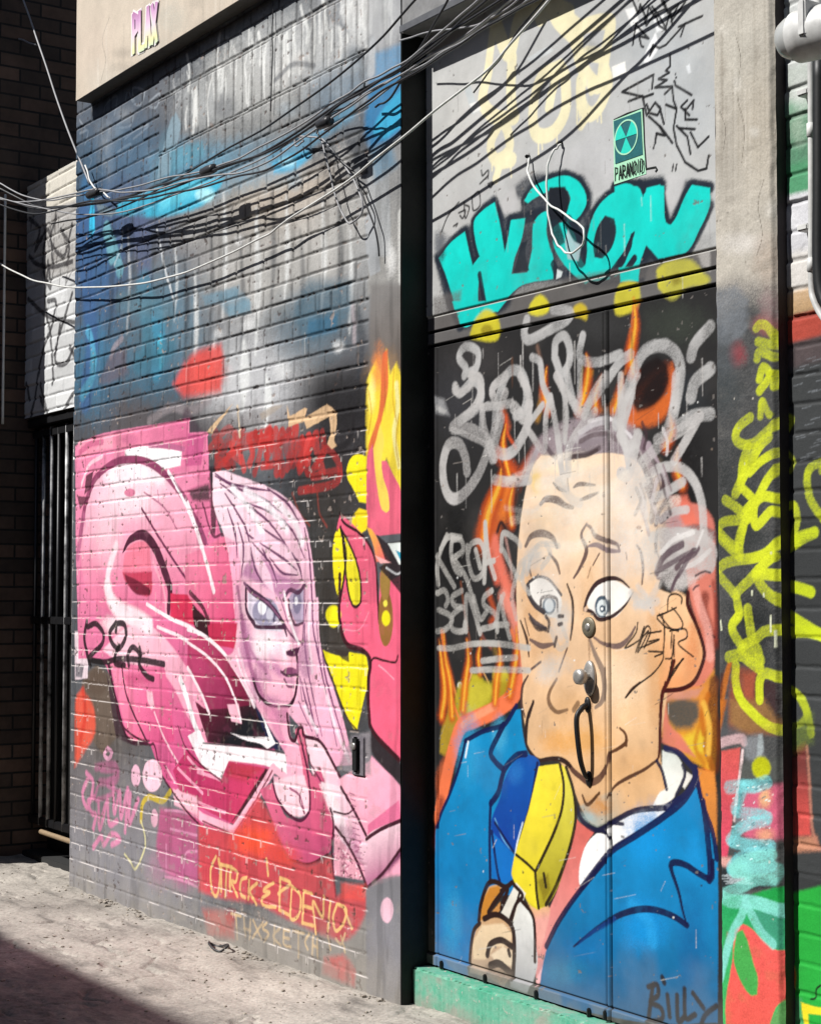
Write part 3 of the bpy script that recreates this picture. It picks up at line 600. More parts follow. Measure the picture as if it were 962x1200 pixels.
S.mist(*FF('600 380')[0], 24, 34, 'a8708c', .5); S.line(FF('745 100 745 440'), 1.6, '8a2a50', .8, .7)
S.line(PX('128 776 134 812 143 850 172 872 181 874 188 905 200 925 218 950 238 972'), 2, '4a1630', .9, .95, PK)
S.line(DD('340 700 272 822 184 958 60 902'), 1.6, '6a1c38', .9, .9, PK, curve=False)
S.line(DD('132 738 60 680 -5 612 -40 520'), 1.6, '5a1a38', .8, .9, PK); S.line(DD('395 630 280 606 62 588'), 1.4, '2a1424', .8, .9, PK, curve=False)
# ---- painted woman
WO = 'painted_woman'; HR = 'painted_woman/hair'; FC = 'painted_woman/face'; BD = WO
S.poly(C('85 330 108 330 120 420 110 610 95 600'), '2b1f27', 2, .85); S.poly(C('0 430 85 400 90 470 20 470'), '41343c', 3, .9)
S.poly(DD('185 215 205 60 225 110 250 240 292 395 345 442 400 640 300 480 230 360 150 240'), ('f0b8d0', 'e9a6c4', (280, 740), (320, 840)), 2, .95, WO)
for t in ('205 210 240 330 290 420', '195 240 230 340 270 420'): S.line(DD(t), 3, 'fbe2ec', 1.2, .8, WO)
S.poly(C('100 355 150 350 200 368 330 418 420 480 475 570 500 700 515 850 525 962 400 990 210 990 190 850 150 620 105 500'), ('f4d3e2', 'efb9d2', (280, 570), (330, 720)), 1.4, 1, HR)
S.poly(DD('215 80 525 0 535 200 575 330 622 480 668 675 590 682 540 595 470 545 400 460 430 400'), ('efbcd4', 'eeaac8', (370, 720), (390, 890)), 1.2, 1, HR)
S.poly(C('150 612 200 640 240 900 262 962 190 962 175 760'), 'f0a6c6', 2, .9, HR)
for t in ('110 370 200 420 300 460 380 520', '130 400 230 480 330 560 430 700', '150 440 200 520 240 600 260 720', '160 500 190 600 200 700', '240 480 340 520 420 590 470 700', '320 420 400 480 450 560', '235 600 300 660 330 750', '300 580 380 640 450 720', '470 580 490 700 500 850 505 960', '110 360 170 400 260 420 330 430', '200 560 225 660 215 780'): S.line(C(t), 2.7, '63305a', .8, .95, HR, taper=(.5, .4))
for t in ('230 430 330 500 400 590', '180 420 260 520 300 600', '350 470 430 560 460 640'): S.line(C(t), 6, 'fdf2f8', 3, .8, HR)
for t in ('480 20 470 120 475 230 500 380 540 560', '500 0 505 120 525 230 560 400 600 600', '455 330 480 440 520 560', '445 420 500 540', '540 210 560 340 640 620', '520 100 530 260', '450 320 460 420', '470 330 500 470 530 580'): S.line(DD(t), 2.5, '6c3a66', .8, .95, HR, taper=(.5, .4))
for t in ('490 30 488 160 500 300', '560 400 600 540 650 660', '470 440 520 540'): S.line(DD(t), 4, 'fbe4ef', 2, .7, HR)
S.poly(DD('450 200 480 150 500 300 480 330 450 300'), '9c6a90', 4, .6, HR)
S.poly(C('215 780 260 745 330 700 400 760 465 800 475 962 210 990'), 'eeb8d2', 2, 1, FC)
S.poly(DD('205 30 470 0 462 110 455 180 432 230 442 290 440 345 430 400 405 440 345 442 290 395 245 240'), ('f5c6da', 'ecaac6', (280, 720), (330, 820)), 1.2, 1, FC)
S.poly(C('215 770 240 720 300 690 360 760 440 790 462 800 440 830 400 850 372 862 330 830 280 800'), 'b277a4', 4, .85, FC)
S.poly(C('240 640 262 700 300 790 350 850 330 760 290 690 300 660 400 760 460 770 430 690 380 640 300 600'), 'f2c8dc', 2, .9, HR)
for t in ('255 660 270 740 300 800', '330 700 380 760 440 770', '260 640 330 720 360 800', '420 680 450 740 462 790', '290 640 380 700 440 750'): S.line(C(t), 2.4, '5f3058', .8, .95, HR, taper=(.5, .4))
for t in ('230 110 260 220 330 330', '300 120 330 220 370 300', '240 230 330 280 380 310'): S.line(DD(t), 6, 'b878a6', 4, .6, FC)
S.mist(*DD('310 190')[0], 26, 26, 'fdeef4', .9, FC); S.mist(*DD('390 200')[0], 10, 30, 'fdeaf2', .7, FC); S.mist(*DD('235 200')[0], 12, 44, 'b87aa6', .8, FC); S.mist(*DD('330 420')[0], 30, 12, 'b97aa4', .6, FC); S.mist(*DD('430 150')[0], 8, 30, 'c592b6', .6, FC); S.mist(*DD('275 340')[0], 16, 30, 'bd7ea8', .75, FC)
S.line(DD('218 80 236 200 262 310 300 400'), 6, '9c5684', 3.5, .8, FC); S.line(DD('232 150 262 230 320 300'), 3, 'b0709a', 2, .7, FC); S.line(DD('200 -40 215 60 222 140'), 4, '8a4a78', 2, .7, FC)
EY = 'painted_woman/eye'
S.poly(C('240 840 290 860 350 910 385 962 378 1000 270 990 245 920'), 'd6cbd9', 1, 1, EY); S.poly(DD('240 0 300 20 360 30 390 115 280 115 255 60'), 'd2c6d6', 1, 1, EY)
S.spot(*DD('312 60')[0], 15, 17, '8c87a0', 2, .95, EY); S.spot(*DD('300 40')[0], 5, 9, 'f2eef4', 1.5, 1, EY); S.spot(*DD('330 70')[0], 4, 8, 'c9c6d4', 1.5, .9, EY); S.line(DD('330 20 350 60 345 100'), 2, '4a405a', 1, .9, EY)
S.line([(285.5, 683, 2), (295, 693, 5), (315, 708, 4.5), (330, 727, 4), (336, 745, 2)], 4, '4a2c48', .8, 1, FC); S.line([(288, 690, 3), (289, 715, 3.5), (297, 730, 4), (303, 735, 3), (334, 735, 3.5)], 4, '46283f', .8, 1, FC); S.line(C('225 800 262 845 320 880 370 940'), 1.6, '8a587e', .8, .8, FC)
S.poly(DD('405 10 430 -25 466 -40 468 100 440 112 415 60'), 'b6a4be', 1, 1, EY); S.spot(*DD('440 20')[0], 5, 14, '7e7692', 2, .9, EY); S.spot(*DD('436 15')[0], 2, 5, 'eeeaf2', 1, .9, EY)
S.line(C('470 810 445 840 410 830 385 870'), 3.4, '542c4c', .9, .95, FC); S.line(DD('405 10 412 60 430 110 462 104'), 2.4, '4a2840', .8, .95, FC); S.line(C('370 860 390 915 402 962'), 1.6, '935c86', .8, .9, FC); S.line(DD('390 110 408 140 430 165 462 190'), 2.2, '5c2f50', .8, .9, FC)
S.line(DD('388 -20 402 60 424 130 446 186'), 3, 'fdeef4', 1.5, .9, FC); S.line(DD('470 -60 468 60 462 190'), 1.8, '7c4a70', .8, .8, FC)
S.poly(DD('395 218 420 208 452 200 442 236 418 240 398 234'), '4c2040', 1.2, 1, FC); S.poly(DD('378 300 400 284 420 282 440 292 436 312 410 318 390 315'), '7c3c66', 1., 1, FC); S.poly(DD('385 322 412 318 430 326 428 352 412 364 394 345'), 'd394b8', 1.4, .95, FC)
S.line(DD('375 300 400 316 436 312'), 2.2, '44203a', .8, .95, FC); S.line(DD('388 330 402 358 426 362'), 2, '5c2a4c', .8, .9, FC)
S.line(DD('440 240 442 290 440 345 430 400 405 438 345 442 290 400 262 330'), 3.2, '3a142c', .8, 1, FC); S.line(DD('262 330 245 250 225 180 212 100'), 1.4, '9a6088', .8, .8, FC)
for t in ('320 400 350 430', '450 230 440 300'): S.line(DD(t), 3, 'b06f9a', 2, .6, FC)
S.poly(DD('330 445 405 445 415 560 460 620 490 730 492 850 470 880 410 860 360 800 345 720 400 730 390 620'), ('eea6c6', 'f0b4cc', (330, 840), (350, 950)), 1.6, 1, BD); S.poly(DD('300 440 345 442 400 600 390 618'), 'd585ae', 3, .8, BD); S.poly(DD('330 440 400 446 410 500 370 520'), 'b06a94', 5, .7, BD)
S.poly(DD('400 560 430 590 448 530 470 530 490 560 540 592 600 700 660 840 722 980 600 990 560 860 500 700 480 620'), ('f5cfdf', 'f2b4cf', (370, 880), (410, 970)), 1.2, 1, BD)
S.poly(E('335 20 385 -10 425 110 478 140 515 110 525 -10 560 -70 612 100 612 200 590 262 520 297 450 282 400 190 370 100'), ('d5648a', 'b84a74', (320, 930), (370, 1005)), 1.2, 1, BD)
S.poly(DD('430 535 445 525 470 540 482 640 490 700 560 800 590 900 585 962 500 962 490 850 470 740 452 620'), ('d86a8c', 'c6527a', (350, 860), (385, 960)), 1, 1, BD)
S.poly(DD('345 740 420 720 470 720 488 800 480 870 450 885 400 870 360 810'), 'f6cadb', 2, 1, BD); S.line(DD('412 770 450 800 470 870'), 2, '8a3a68', .8, .9, BD); S.line(DD('458 770 450 820 470 870'), 2, '6a2448', .8, .9, BD)
S.line(DD('340 740 360 810 400 870 450 900 480 880 492 840 488 740 470 640 445 540'), 2.6, '501a38', .8, 1, BD); S.line(DD('400 470 410 560 432 578 446 530 462 528 470 560 530 580 580 660 650 800 700 890 718 962'), 3, '3f1428', .8, 1, BD); S.line(DD('470 560 490 660 545 760 585 880 588 962'), 2, '5c1c3c', .8, .9, BD)
S.poly(E('565 -10 650 20 735 195 690 290 640 210 612 100'), ('f7d8e5', 'ecaecb', (385, 925), (420, 990)), 1.2, 1, BD); S.poly(E('560 0 590 -10 650 120 690 290 640 210'), 'fae6ef', 4, .8, BD)
S.poly(DD('600 740 660 700 735 660 850 760 862 980 720 975 660 850'), ('f5b2cc', 'ee9dbf', (420, 910), (450, 970)), 1.6, .95, BD)
S.poly(E('742 150 858 58 866 130 800 160 740 205'), 'dc6f9a', 1, 1, BD)
S.poly(E('800 330 870 262 870 345 742 388'), 'e9a0bf', 2, .95, BD)
S.poly(E('690 280 735 195 800 155 866 135 870 240 800 330 740 388 715 330'), ('f8d6e4', 'b0688f', (440, 965), (452, 1025)), 1.2, 1, BD); S.poly(E('740 388 800 330 868 235 868 270 800 345'), '7d3c66', 4, .9, BD)
S.poly(E('615 190 640 210 720 300 730 360 612 340'), 'e2a0b8', 1.5, .9, BD)
for i in range(60): x, y = rr.uniform(615, 715), rr.uniform(210, 345); S.line(E('%f %f %f %f' % (x, y, x + rr.uniform(-10, 10), y + rr.uniform(-10, 10))), 1.1, rr.choice(['9c4c74', 'f6dbe6', '7a3a5a']), .6, .8, BD)
S.poly(E('612 150 690 160 720 300 660 240'), '9a6286', 5, .6, BD)
for t, wv in (('600 90 612 150 605 240 612 340 620 420', 2.2), ('620 160 660 215 700 290 738 385', 3), ('640 10 690 100 733 188', 3), ('735 205 770 180 810 158 866 135', 3), ('738 388 800 330 866 240', 2.6), ('450 282 520 298 590 262', 2), ('612 100 660 110 690 90', 1.4)): S.line(E(t), wv, '3f1428', .8, 1, BD)
for i in range(14): y = 30 + i * 22; S.line(E('%f %f %f %f' % (672 + i * 2, y, 690 + i * 3, y + 8)), 1, '8a4a6c', .6, .7, BD)
# grey paint by the outlet box left of pier, red ground below
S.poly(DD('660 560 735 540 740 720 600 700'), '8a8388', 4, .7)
RG = 'red_background'
S.poly(E('105 150 230 185 330 40 380 130 440 282 520 300 600 270 620 420 735 375 732 480 690 560 640 590 560 560 430 500 330 450 210 430 105 400'), ('cf4650', 'b8484e', (260, 980), (380, 1080)), 5, .92, RG)
S.mist(*E('310 210')[0], 40, 30, 'ee5338', .95, RG); S.mist(*E('420 270')[0], 30, 20, 'e04a3c', .7, RG); S.mist(*E('180 330')[0], 30, 34, 'b83e4c', .6, RG); S.poly(E('120 470 240 480 240 580 140 560'), 'b4514e', 7, .85, RG); S.poly(E('575 650 650 640 690 690 690 760 570 710'), 'c04c4c', 5, .9, 'red_patch'); S.poly(E('640 370 735 380 730 440 640 430'), 'd8504a', 4, .7, RG)
S.poly(E('735 392 800 350 868 338 875 860 735 850'), '77767b', 3, .95); S.mist(*E('800 600')[0], 26, 90, '85848a', .8); S.spot(*E('812 472')[0], 7.5, 15, 'e3b8c8', 1.2, .95, 'pink_dot')
SG = 'artist_signature'; TN = 'e3b878'
for t in ('170 270 150 320 155 400 175 415 185 340 180 280', '190 300 190 400', '185 300 230 310', '210 305 205 420', '225 320 222 400 225 320 250 330 245 365 228 365 250 420', '285 350 265 360 262 410 280 425', '295 360 292 430', '325 370 298 400 322 450', '385 370 360 385 350 400 372 405 342 430 352 455 395 460', '360 280 366 340', '412 350 408 470', '412 350 450 370 415 400 405 410', '408 470 445 490', '455 380 450 500 480 490 488 420 455 380', '500 400 495 520', '500 400 530 410', '498 455 530 465', '495 520 535 530', '545 560 535 440 570 500 575 420', '600 440 590 550', '625 450 610 500 620 550 650 520 660 470 630 450', '650 460 680 540'): S.line(E(t), 2.7, TN, .9, .9, SG)
for t in ('228 485 265 495', '245 490 250 580', '275 500 280 570', '300 510 296 580', '275 540 300 548', '310 510 340 580', '345 520 308 575', '360 520 345 540 368 560 350 590', '390 530 388 600', '410 540 385 570 412 605', '425 545 425 600 450 610', '425 545 445 550', '425 575 445 580', '460 550 500 560', '480 555 480 650', '520 560 505 590 515 620', '535 570 532 640', '550 580 552 650', '535 605 552 612', '590 570 600 620', '640 570 655 630', '620 580 640 600 655 560'): S.line(E(t), 2.3, 'd0b48a', 1, .75, SG)
# lower left tags
PT = 'pink_tag'
for t in ('330 40 310 100 330 150 350 60 325 20', '355 110 330 130 345 170 360 180 350 230', '370 120 375 230 400 130 385 180', '405 110 410 210 440 200', '425 60 430 170 450 90 455 190 480 80 470 240', '490 100 485 210 520 120 500 170', '350 300 380 260 390 290 420 250 450 270 420 290'): S.line(FF(t), 4.4, 'd884a8', 2, .85, PT)
for t in ('380 10 440 20 400 60 445 90', '370 60 360 120 420 100'): S.line(FF(t), 3.5, 'b76c90', 2.5, .7, PT)
S.line(B('505 790 490 820 510 840 525 810 505 790'), 3.6, 'e6a6c2', 1, .9, PT); S.line(B('450 880 540 870 545 940 470 950'), 6, 'b0688a', 3, .7, PT)
S.spot(*FF('572 30')[0], 11.5, 19, 'f2c6d6', 1.2, 1, 'pink_dot'); S.spot(*FF('510 30')[0], 5.5, 13, 'e8b6ca', 1.2, 1, 'pink_dot'); S.spot(*FF('580 190')[0], 4, 11, 'd8a6b8', 1.2, .95, 'pink_dot')
S.line(FF('640 90 610 125 560 110 535 140 530 200'), 4.6, 'c2a93a', 1.2, .95, 'yellow_drip'); S.line(FF('530 200 545 260 542 310 510 380 490 355 468 325'), 2, 'd6cf9c', .9, .9, 'yellow_drip')
BT = 'black_tag'
for t in ('408 195 396 270 410 350 424 400', '412 220 450 205 485 250 480 300 440 340 420 370 490 385 560 370 660 375 770 395', '545 200 515 250 530 300 560 320 590 270 585 210 550 205 545 240', '560 310 545 340 540 390 585 400', '605 400 600 350 625 315 655 350 655 400 690 450 720 465', '655 320 662 350'): S.line(B(t), 4.6, '1c1016', 1, .95, BT)
# tidy: dust and runs
for i in range(16):
    x = rr.uniform(95, 470); y = rr.uniform(250, 900); L_ = rr.uniform(10, 40); S.line([(x, y), (x + .4, y + L_)], 1, rr.choice(['2b2b2e', '8d8a86', 'c8c5c0']), .8, .4)
wear = sstep(.66, .78, fbm(S.U, S.V, .05, 91, 4)) * (1 - sstep(.3, 1.4, S.V)) * .3 + .5 * sstep(.30, .0, S.V) * sstep(.45, .7, fbm(S.U, S.V, .06, 95, 3))
S.col += (lin('8f8a84') - S.col) * wear[..., None]
chip = sstep(.77, .80, fbm(S.U, S.V, .022, 191, 3) + .10 * (1 - sstep(.0, .6, gj)) + .05 * (fbm(S.U, S.V, .5, 193, 2) - .5)) * mk
S.h -= (chip * .0018).astype(np.float32)
S.col += (np.where((fbm(S.U, S.V, .3, 195, 2) > .5)[..., None], lin('9a8c84'), lin('4a3c38')) - S.col) * (chip * .75)[..., None]
splash = sstep(.22, .0, S.V + .18 * (fbm(S.U, S.V, .12, 197, 4) - .5)); S.col += (lin('9a948b') - S.col) * (splash * .45)[..., None]
streak = sstep(.60, .74, fbm(S.U * 3, S.V * .35, .12, 199, 4)) * .22; S.col *= (1 - streak)[..., None]
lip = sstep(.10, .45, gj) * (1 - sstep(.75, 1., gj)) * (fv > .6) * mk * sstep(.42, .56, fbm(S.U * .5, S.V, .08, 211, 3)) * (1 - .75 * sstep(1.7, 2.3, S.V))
S.col += (lin('efe6e2') - S.col) * (lip * .62)[..., None]        # sunlit highlight, with whitish scuffs, painted along the upper lip of the bricks
jd = (1 - gj) * mk * (.45 * sstep(1.9, 2.4, S.V) + .03)         # bare dark mortar shows where the paint is thin
S.col += (lin('131316') - S.col) * jd[..., None]
for nm_, k_ in ((PK, .90), (WO, .92), (HR, .95), (FC, .93)):      # the pinks lean towards rose
    q = S.lab == S.names.index(nm_); c3 = S.col[q]; sat = np.clip((c3[:, 0] - c3[:, 1]) / (c3[:, 0] + 1e-4) * 1.8, 0, 1); c3[:, 2] *= 1 - (1 - k_) * sat; S.col[q] = c3
wall = empty('brick_wall', (XL + 1.4, 0, 0), 'long brick wall covered in graffiti with a pink woman and pink lettering', 'wall')
info = {PK: 'large pink and white letter piece with dark red shadows', WO: 'pink painted woman with long pale hair', CR: 'pink creature with yellow lobes along the pier', FL: 'yellow and orange flames on the smooth pier', RD: 'scribbled red lettering above the pale hair',
        BT: 'short black tag over the pink lettering', PT: 'faint pink scribble low by the left corner', SG: 'two rows of cream signature lettering near the ground', BL: 'blue spray clouds on the upper bricks', RG: 'red sprayed ground under the woman'}
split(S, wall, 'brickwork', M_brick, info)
MAIN = S

# ------------------------------------------------------------------ recessed steel double door with its transom panel
YD = .11
XR = w2(838, 600, 0)[0]                       # left edge of the right-hand pilaster
ZS = .148; ZT = 3.30
S = Surf(YD, XP, XR + .02, ZS, ZT, .0040, .0027, 'b9bab9', 1.6)
H1 = Q(480, 440, 4.008); I1 = Q(640, 440, 4.008); J = Q(480, 600, 4.008); K = Q(640, 600, 4.008); L1 = Q(480, 800, 4.008); M1 = Q(640, 800, 4.008); N1 = Q(480, 960, 4.008); O1 = Q(640, 960, 4.008)
T1 = Q(480, 0, 3.207); T2 = Q(722, 0, 4.); W1 = Q(480, 200, 3.207); W2 = Q(722, 200, 4.)
zr = [w2(600, y, YD)[1] for y in (349.5, 370.5, 383.5)]       # transom bottom edge, frame line, top of the leaves
zr = [w2(645, 337, YD)[1], w2(645, 357.5, YD)[1], w2(645, 375.5, YD)[1]]
zb = w2(600, 1158, YD)[1]; xs0, xs1 = w2(710, 900, YD)[0], w2(715, 900, YD)[0]; xf = w2(513, 800, YD)[0]
def groove(v, c_, wd): return 1 - sstep(wd * .5, wd * .5 + .003, np.abs(v - c_))
h = .0022 * (fbm(S.U, S.V, .28, 51, 3) - .5) + .0005 * (fbm(S.U, S.V, .03, 52, 3) - .5)
h += .006 * sstep(zr[0] - .002, zr[0] + .002, S.V)                        # transom sheet stands proud of the frame rail
h += -.010 * groove(S.V, zr[1], .005) - .014 * groove(S.V, zr[2], .006)
leaf = 1 - sstep(zr[2] - .004, zr[2] - .001, S.V)
h += leaf * (.003 * ((S.U > xs0) & (S.U < xs1)) - .010 * (groove(S.U, xs0, .0045) + groove(S.U, xs1, .0045)) - .010 * groove(S.U, xf, .004))
h += -.005 * groove(S.V, zb + .032, .004) * leaf + .006 * (1 - sstep(zb + .026, zb + .030, S.V))      # kick strip
for sx, sy in ((700, 150), (790, 120), (600, 100)): h += -.001 * np.exp(-((S.U - w2(sx, sy, YD)[0]) ** 2 + (S.V - w2(sx, sy, YD)[1]) ** 2) / .02)
S.h = h.astype(np.float32)
LF, RF, TP, KS = 'left_leaf', 'right_leaf', 'transom_panel', 'kick_strip'
for nm, m in ((TP, S.V > zr[0]), ('frame_rail', (S.V <= zr[0]) & (S.V > zr[2])), (LF, (S.V <= zr[2]) & (S.U <= xs1)), (RF, (S.V <= zr[2]) & (S.U > xs1)), (KS, S.V < zb + .03)):
    if nm not in S.names: S.names.append(nm)
    S.lab[m] = S.names.index(nm)
rr = random.Random(5)
# transom: pale grey panel with buffed patches
for x, y, rx, ry, c_, a in [(560, 130, 90, 120, 'c8c7c3', .7), (800, 110, 90, 100, 'b3b8bb', .7), (700, 190, 90, 60, 'b9b9bb', .6), (640, 230, 120, 60, 'a9a8a8', .5), (540, 250, 40, 60, 'b2b0ae', .5), (760, 50, 80, 60, 'b0b5b8', .6), (520, 320, 30, 60, 'a5a4a2', .6)]: S.mist(x, y, rx, ry, c_, a)
S.poly([(505, 355), (840, 272), (840, 320), (505, 405)], '8f8f8e', 6, .5)
GY = ('4d4b4c', '5a5856')
q0, q1 = w2(645, 337, YD)[1], w2(645, 375, YD)[1]
band = ((S.V < q0) & (S.V > q1))[..., None] * .9; S.col += (lin('565352') - S.col) * band
low = (S.V <= q1)[..., None] * .97; S.col += (lin('171516') - S.col) * low
for x, y, rx, ry, c_, a in [(540, 470, 50, 80, '3a3a3e', .7), (790, 380, 60, 40, '3a3f38', .7), (700, 380, 70, 30, '3a3a3a', .6), (560, 420, 60, 40, '3c3939', .6), (800, 560, 40, 90, '171416', .8), (530, 640, 30, 90, '141214', .8), (810, 460, 30, 40, '2b2f33', .8)]: S.mist(x, y, rx, ry, c_, a)
# ---- cream bubble letters, white chips
CB = 'cream_bubble_letters'; CE = 'e9e1bb'
for t, wv in (('320 100 310 180 300 260', 24), ('330 90 380 200 420 60 500 20', 34), ('390 220 385 340 395 440', 30), ('300 270 280 380 330 440 400 440', 30), ('350 450 310 540 330 600 380 560 370 480 340 450', 26), ('350 600 330 670', 22), ('390 600 340 610', 30), ('540 0 570 60 620 110', 50), ('500 60 540 30 600 50', 40),
          ('570 250 500 290 470 400 480 500 540 500 590 420 590 300 570 250', 30), ('560 270 540 350 530 400', 26), ('640 120 640 200 670 280 720 320 740 200 760 100 740 80 660 100 630 160', 32), ('670 200 740 210', 30), ('650 300 650 380 680 430 720 400 750 320 740 270', 30), ('700 300 690 340', 20), ('680 420 650 470', 22)):
    S.line(T1(t), wv / 2.7, CE, 1.5, .95, CB)
for t in ('490 500 490 580', '500 510 505 560', '560 490 560 540', '315 610 315 640', '385 610 388 665', '635 400 635 465', '640 380 645 440', '712 400 712 455', '724 400 726 460', '690 410 692 440', '660 330 662 400'): S.line(T1(t), 1.7, CE, .8, .9, CB)
S.mist(*T1('690 180')[0], 12, 14, '8c8c86', .5)
for t in ('815 230 820 275 770 295 765 250', ): S.poly(T1(t), 'f1f0ea', 1, .95, 'white_patch')
S.poly(T1('210 330 235 320 265 415 240 430'), 'b9c0c2', 1.5, .8); S.poly(T1('440 220 530 170 545 190 470 235'), 'ccd2d4', 1.5, .7); S.poly(T1('230 390 262 380 275 410 245 425'), 'e4e4e0', 1.2, .8)
S.poly(T1('815 35 850 25 880 110 850 130'), 'f2f2f0', 1.5, .95, 'white_patch'); S.poly(T1('890 200 930 120 940 180 900 240 885 235'), 'ecedee', 1.5, .9, 'white_patch'); S.poly(T1('920 60 962 40 962 110 935 120'), 'eceeef', 2, .9, 'white_patch'); S.poly(T2('335 310 350 300 358 340 345 345'), 'dfe3e6', 1.5, .8)
# ---- black marker tags on the transom
TG = 'black_marker_tag'; BK = '141018'
for t in ('85 0 110 60 120 20 150 90 160 30 190 80', '140 90 150 120 190 60 210 120 240 140', '175 30 200 60 240 40 220 0', '230 0 250 60 300 20 270 80 265 100 330 10', '200 60 240 130 260 50 270 110', '100 110 85 210', '100 115 160 180 120 170', '115 170 125 215 135 220', '300 125 410 75 330 110 310 170', '330 110 240 210 210 225 190 215 165 260 180 210'): S.line(T2(t), 2.0, BK, .7, .95, TG, curve=False)
for t in ('175 415 182 350 35 430 140 455 180 440', '260 260 260 310 240 330 255 340 205 370 245 375 190 410 270 405 235 440', '280 380 285 400 360 445', '270 410 275 470 290 510', '65 475 130 450 150 540 190 480 215 510 200 540 165 530 150 490', '210 500 230 580', '240 490 290 510', '340 470 310 500 350 540 330 520 370 470 365 510', '330 510 330 560 385 560', '160 545 220 600 270 670', '290 510 275 600 290 680 330 760 390 800 430 790 440 730', '300 600 375 605', '290 590 340 640 355 720', '355 620 390 690 440 640', '190 670 195 625 235 635 210 590'):
    S.line(T2(t), 2.2, BK, .7, .97, 'tall_marker_tag', curve=False)
for t in ('275 770 270 800', '290 770 285 800', '185 680 185 684', '182 692 182 696', '285 345 285 348', '288 362 288 364'): S.line(T2(t), 1.6, BK, .6, .95, 'tall_marker_tag')
for t in ('125 870 150 810 190 760', '170 850 185 840 180 850', '190 800 215 790 205 820 195 810', '210 760 215 820 230 780 215 770', '240 740 245 790 270 770 265 720 240 740', '275 640 280 660 300 640 300 670', '300 690 318 685 310 705 300 690', '300 660 270 690'): S.line(T1(t), 1.5, '1a181a', .7, .9, 'small_black_tag')
# ---- turquoise letters with a navy halo
TQ = 'turquoise_lettering'; NV = '1f2733'; TE = ('00d0c4', '00c3ba', (600, 250), (600, 360))
hal = [W1('95 320 160 260 200 215 235 200 250 165 320 95 350 130 365 170 420 150 430 110 440 80 500 30 580 0 660 20 690 80 690 140 720 100 800 45 880 30 962 20 962 60 955 330 840 400 860 430 780 430 700 440 560 420 430 440 360 520 260 580 180 600 140 500'),
       W2('-10 60 80 45 180 40 215 40 240 150 258 190 300 130 330 45 448 55 448 180 400 300 350 400 200 430 170 390 130 520 0 540')]
for hp in hal: S.poly(hp, NV, 4.5, .93, TQ)
LETTERS = [W1(t) for t in ('115 328 160 270 213 228 228 300 242 356 268 322 252 260 248 190 285 145 325 118 345 200 363 305 378 240 386 185 440 178 500 160', '115 328 140 390 168 480 190 580', '436 112 470 62 530 32 590 18 640 40 668 90 664 140 630 185', '672 310 675 240 700 160 745 100 810 66 868 56 880 92 925 60 962 57', '640 410 660 425 610 380', '660 380 672 310 620 200')] + [W2('0 75 40 62 80 66 128 108 150 80 212 66 225 150 240 240 262 255 290 215 325 130 362 66 446 80'), W2('446 165 400 270 345 375 285 395 205 412 170 372 148 350 125 410 108 470')]
for lp in LETTERS: S.line(lp, 9, NV, 2.6, .96, TQ, curve=False)
S.poly(W1('400 60 450 20 520 10 560 30 470 60 440 110 400 100'), NV, 5, .8, TQ)
S.poly(W1('345 120 360 160 420 145 400 60 380 80'), 'b5b4b4', 3, .9); S.poly(W2('240 20 335 20 300 130 262 215 245 130'), 'bcbcbc', 4, .9)
for t in ('115 328 160 270 213 228 228 300 242 356 268 322 252 260 248 190 285 145 325 118 345 200 363 305 378 240 386 185 440 178 428 250 400 330 388 388 420 385 448 382 465 300 470 200 500 160 530 150 520 220 530 280 545 330 545 408 470 418 420 435 370 480 330 530 300 520 285 470 268 395 262 450 262 530 250 565 215 586 190 580 168 480 140 390',
          '436 112 470 62 530 32 590 18 640 40 668 90 664 140 630 185 600 190 590 160 610 110 600 75 560 62 520 80 480 100 450 122', '545 200 600 190 630 250 645 320 660 350 690 400 660 425 610 380 570 330 545 270',
          '672 310 675 240 700 160 745 100 810 66 868 56 880 92 925 60 962 57 962 330 940 300 905 290 880 220 866 300 830 350 775 395 720 412 650 415 640 410 660 380'):
    S.poly(W1(t), TE, 1.1, 1, TQ)
for t in ('0 75 40 62 80 66 128 108 135 135 150 80 212 66 225 150 240 240 262 255 290 215 325 130 362 66 446 80 446 165 400 270 345 375 285 395 205 412 170 372 148 350 125 410 108 470 104 517 20 522 50 420 90 290 60 300 20 400 0 430', ): S.poly(W2(t), TE, 1.1, 1, TQ)
for t in ('740 168 775 180 782 230 765 290 730 330 700 325 695 280 710 215', '425 270 450 262 440 310 455 375 395 385 408 340'): S.poly(W1(t), '222a33', 1.2, 1, TQ)
S.poly(W1('530 62 590 60 606 110 590 170 545 215 522 190 528 120'), '1c2028', 1.5, 1, TQ); S.poly(W1('530 190 560 180 580 230 590 270 560 290 535 240'), '1e2a34', 2, .9, TQ)
S.line(W1('840 240 830 290 790 350 760 390'), 6, NV, 1, 1, TQ, taper=(.4, 1)); S.line(W1('850 330 810 390'), 6, NV, 1, 1, TQ); S.line(W2('90 290 70 340 40 420 0 470'), 5.5, NV, 1, 1, TQ, taper=(.4, 1)); S.line(W2('100 60 130 80 134 120'), 4, NV, 1.2, 1, TQ, taper=(.6, .2)); S.line(W1('545 350 560 400'), 6, NV, 1, .9, TQ); S.line(W1('268 390 280 460 290 520'), 5, NV, 1, .95, TQ)
S.line(W1('600 190 640 260 650 340'), 10, NV, 1.5, .9, TQ); S.poly(W1('600 220 620 260 650 280 640 340 600 330 590 270'), 'a9bfc4', 1.5, .9); S.poly(W1('560 370 580 380 575 400 555 410'), 'd4dddd', 1, .9)
S.mist(*W1('120 290')[0], 9, 30, '2a2e36', .8); S.poly(W1('100 230 160 250 110 310 98 300'), '6d7076', 5, .6)
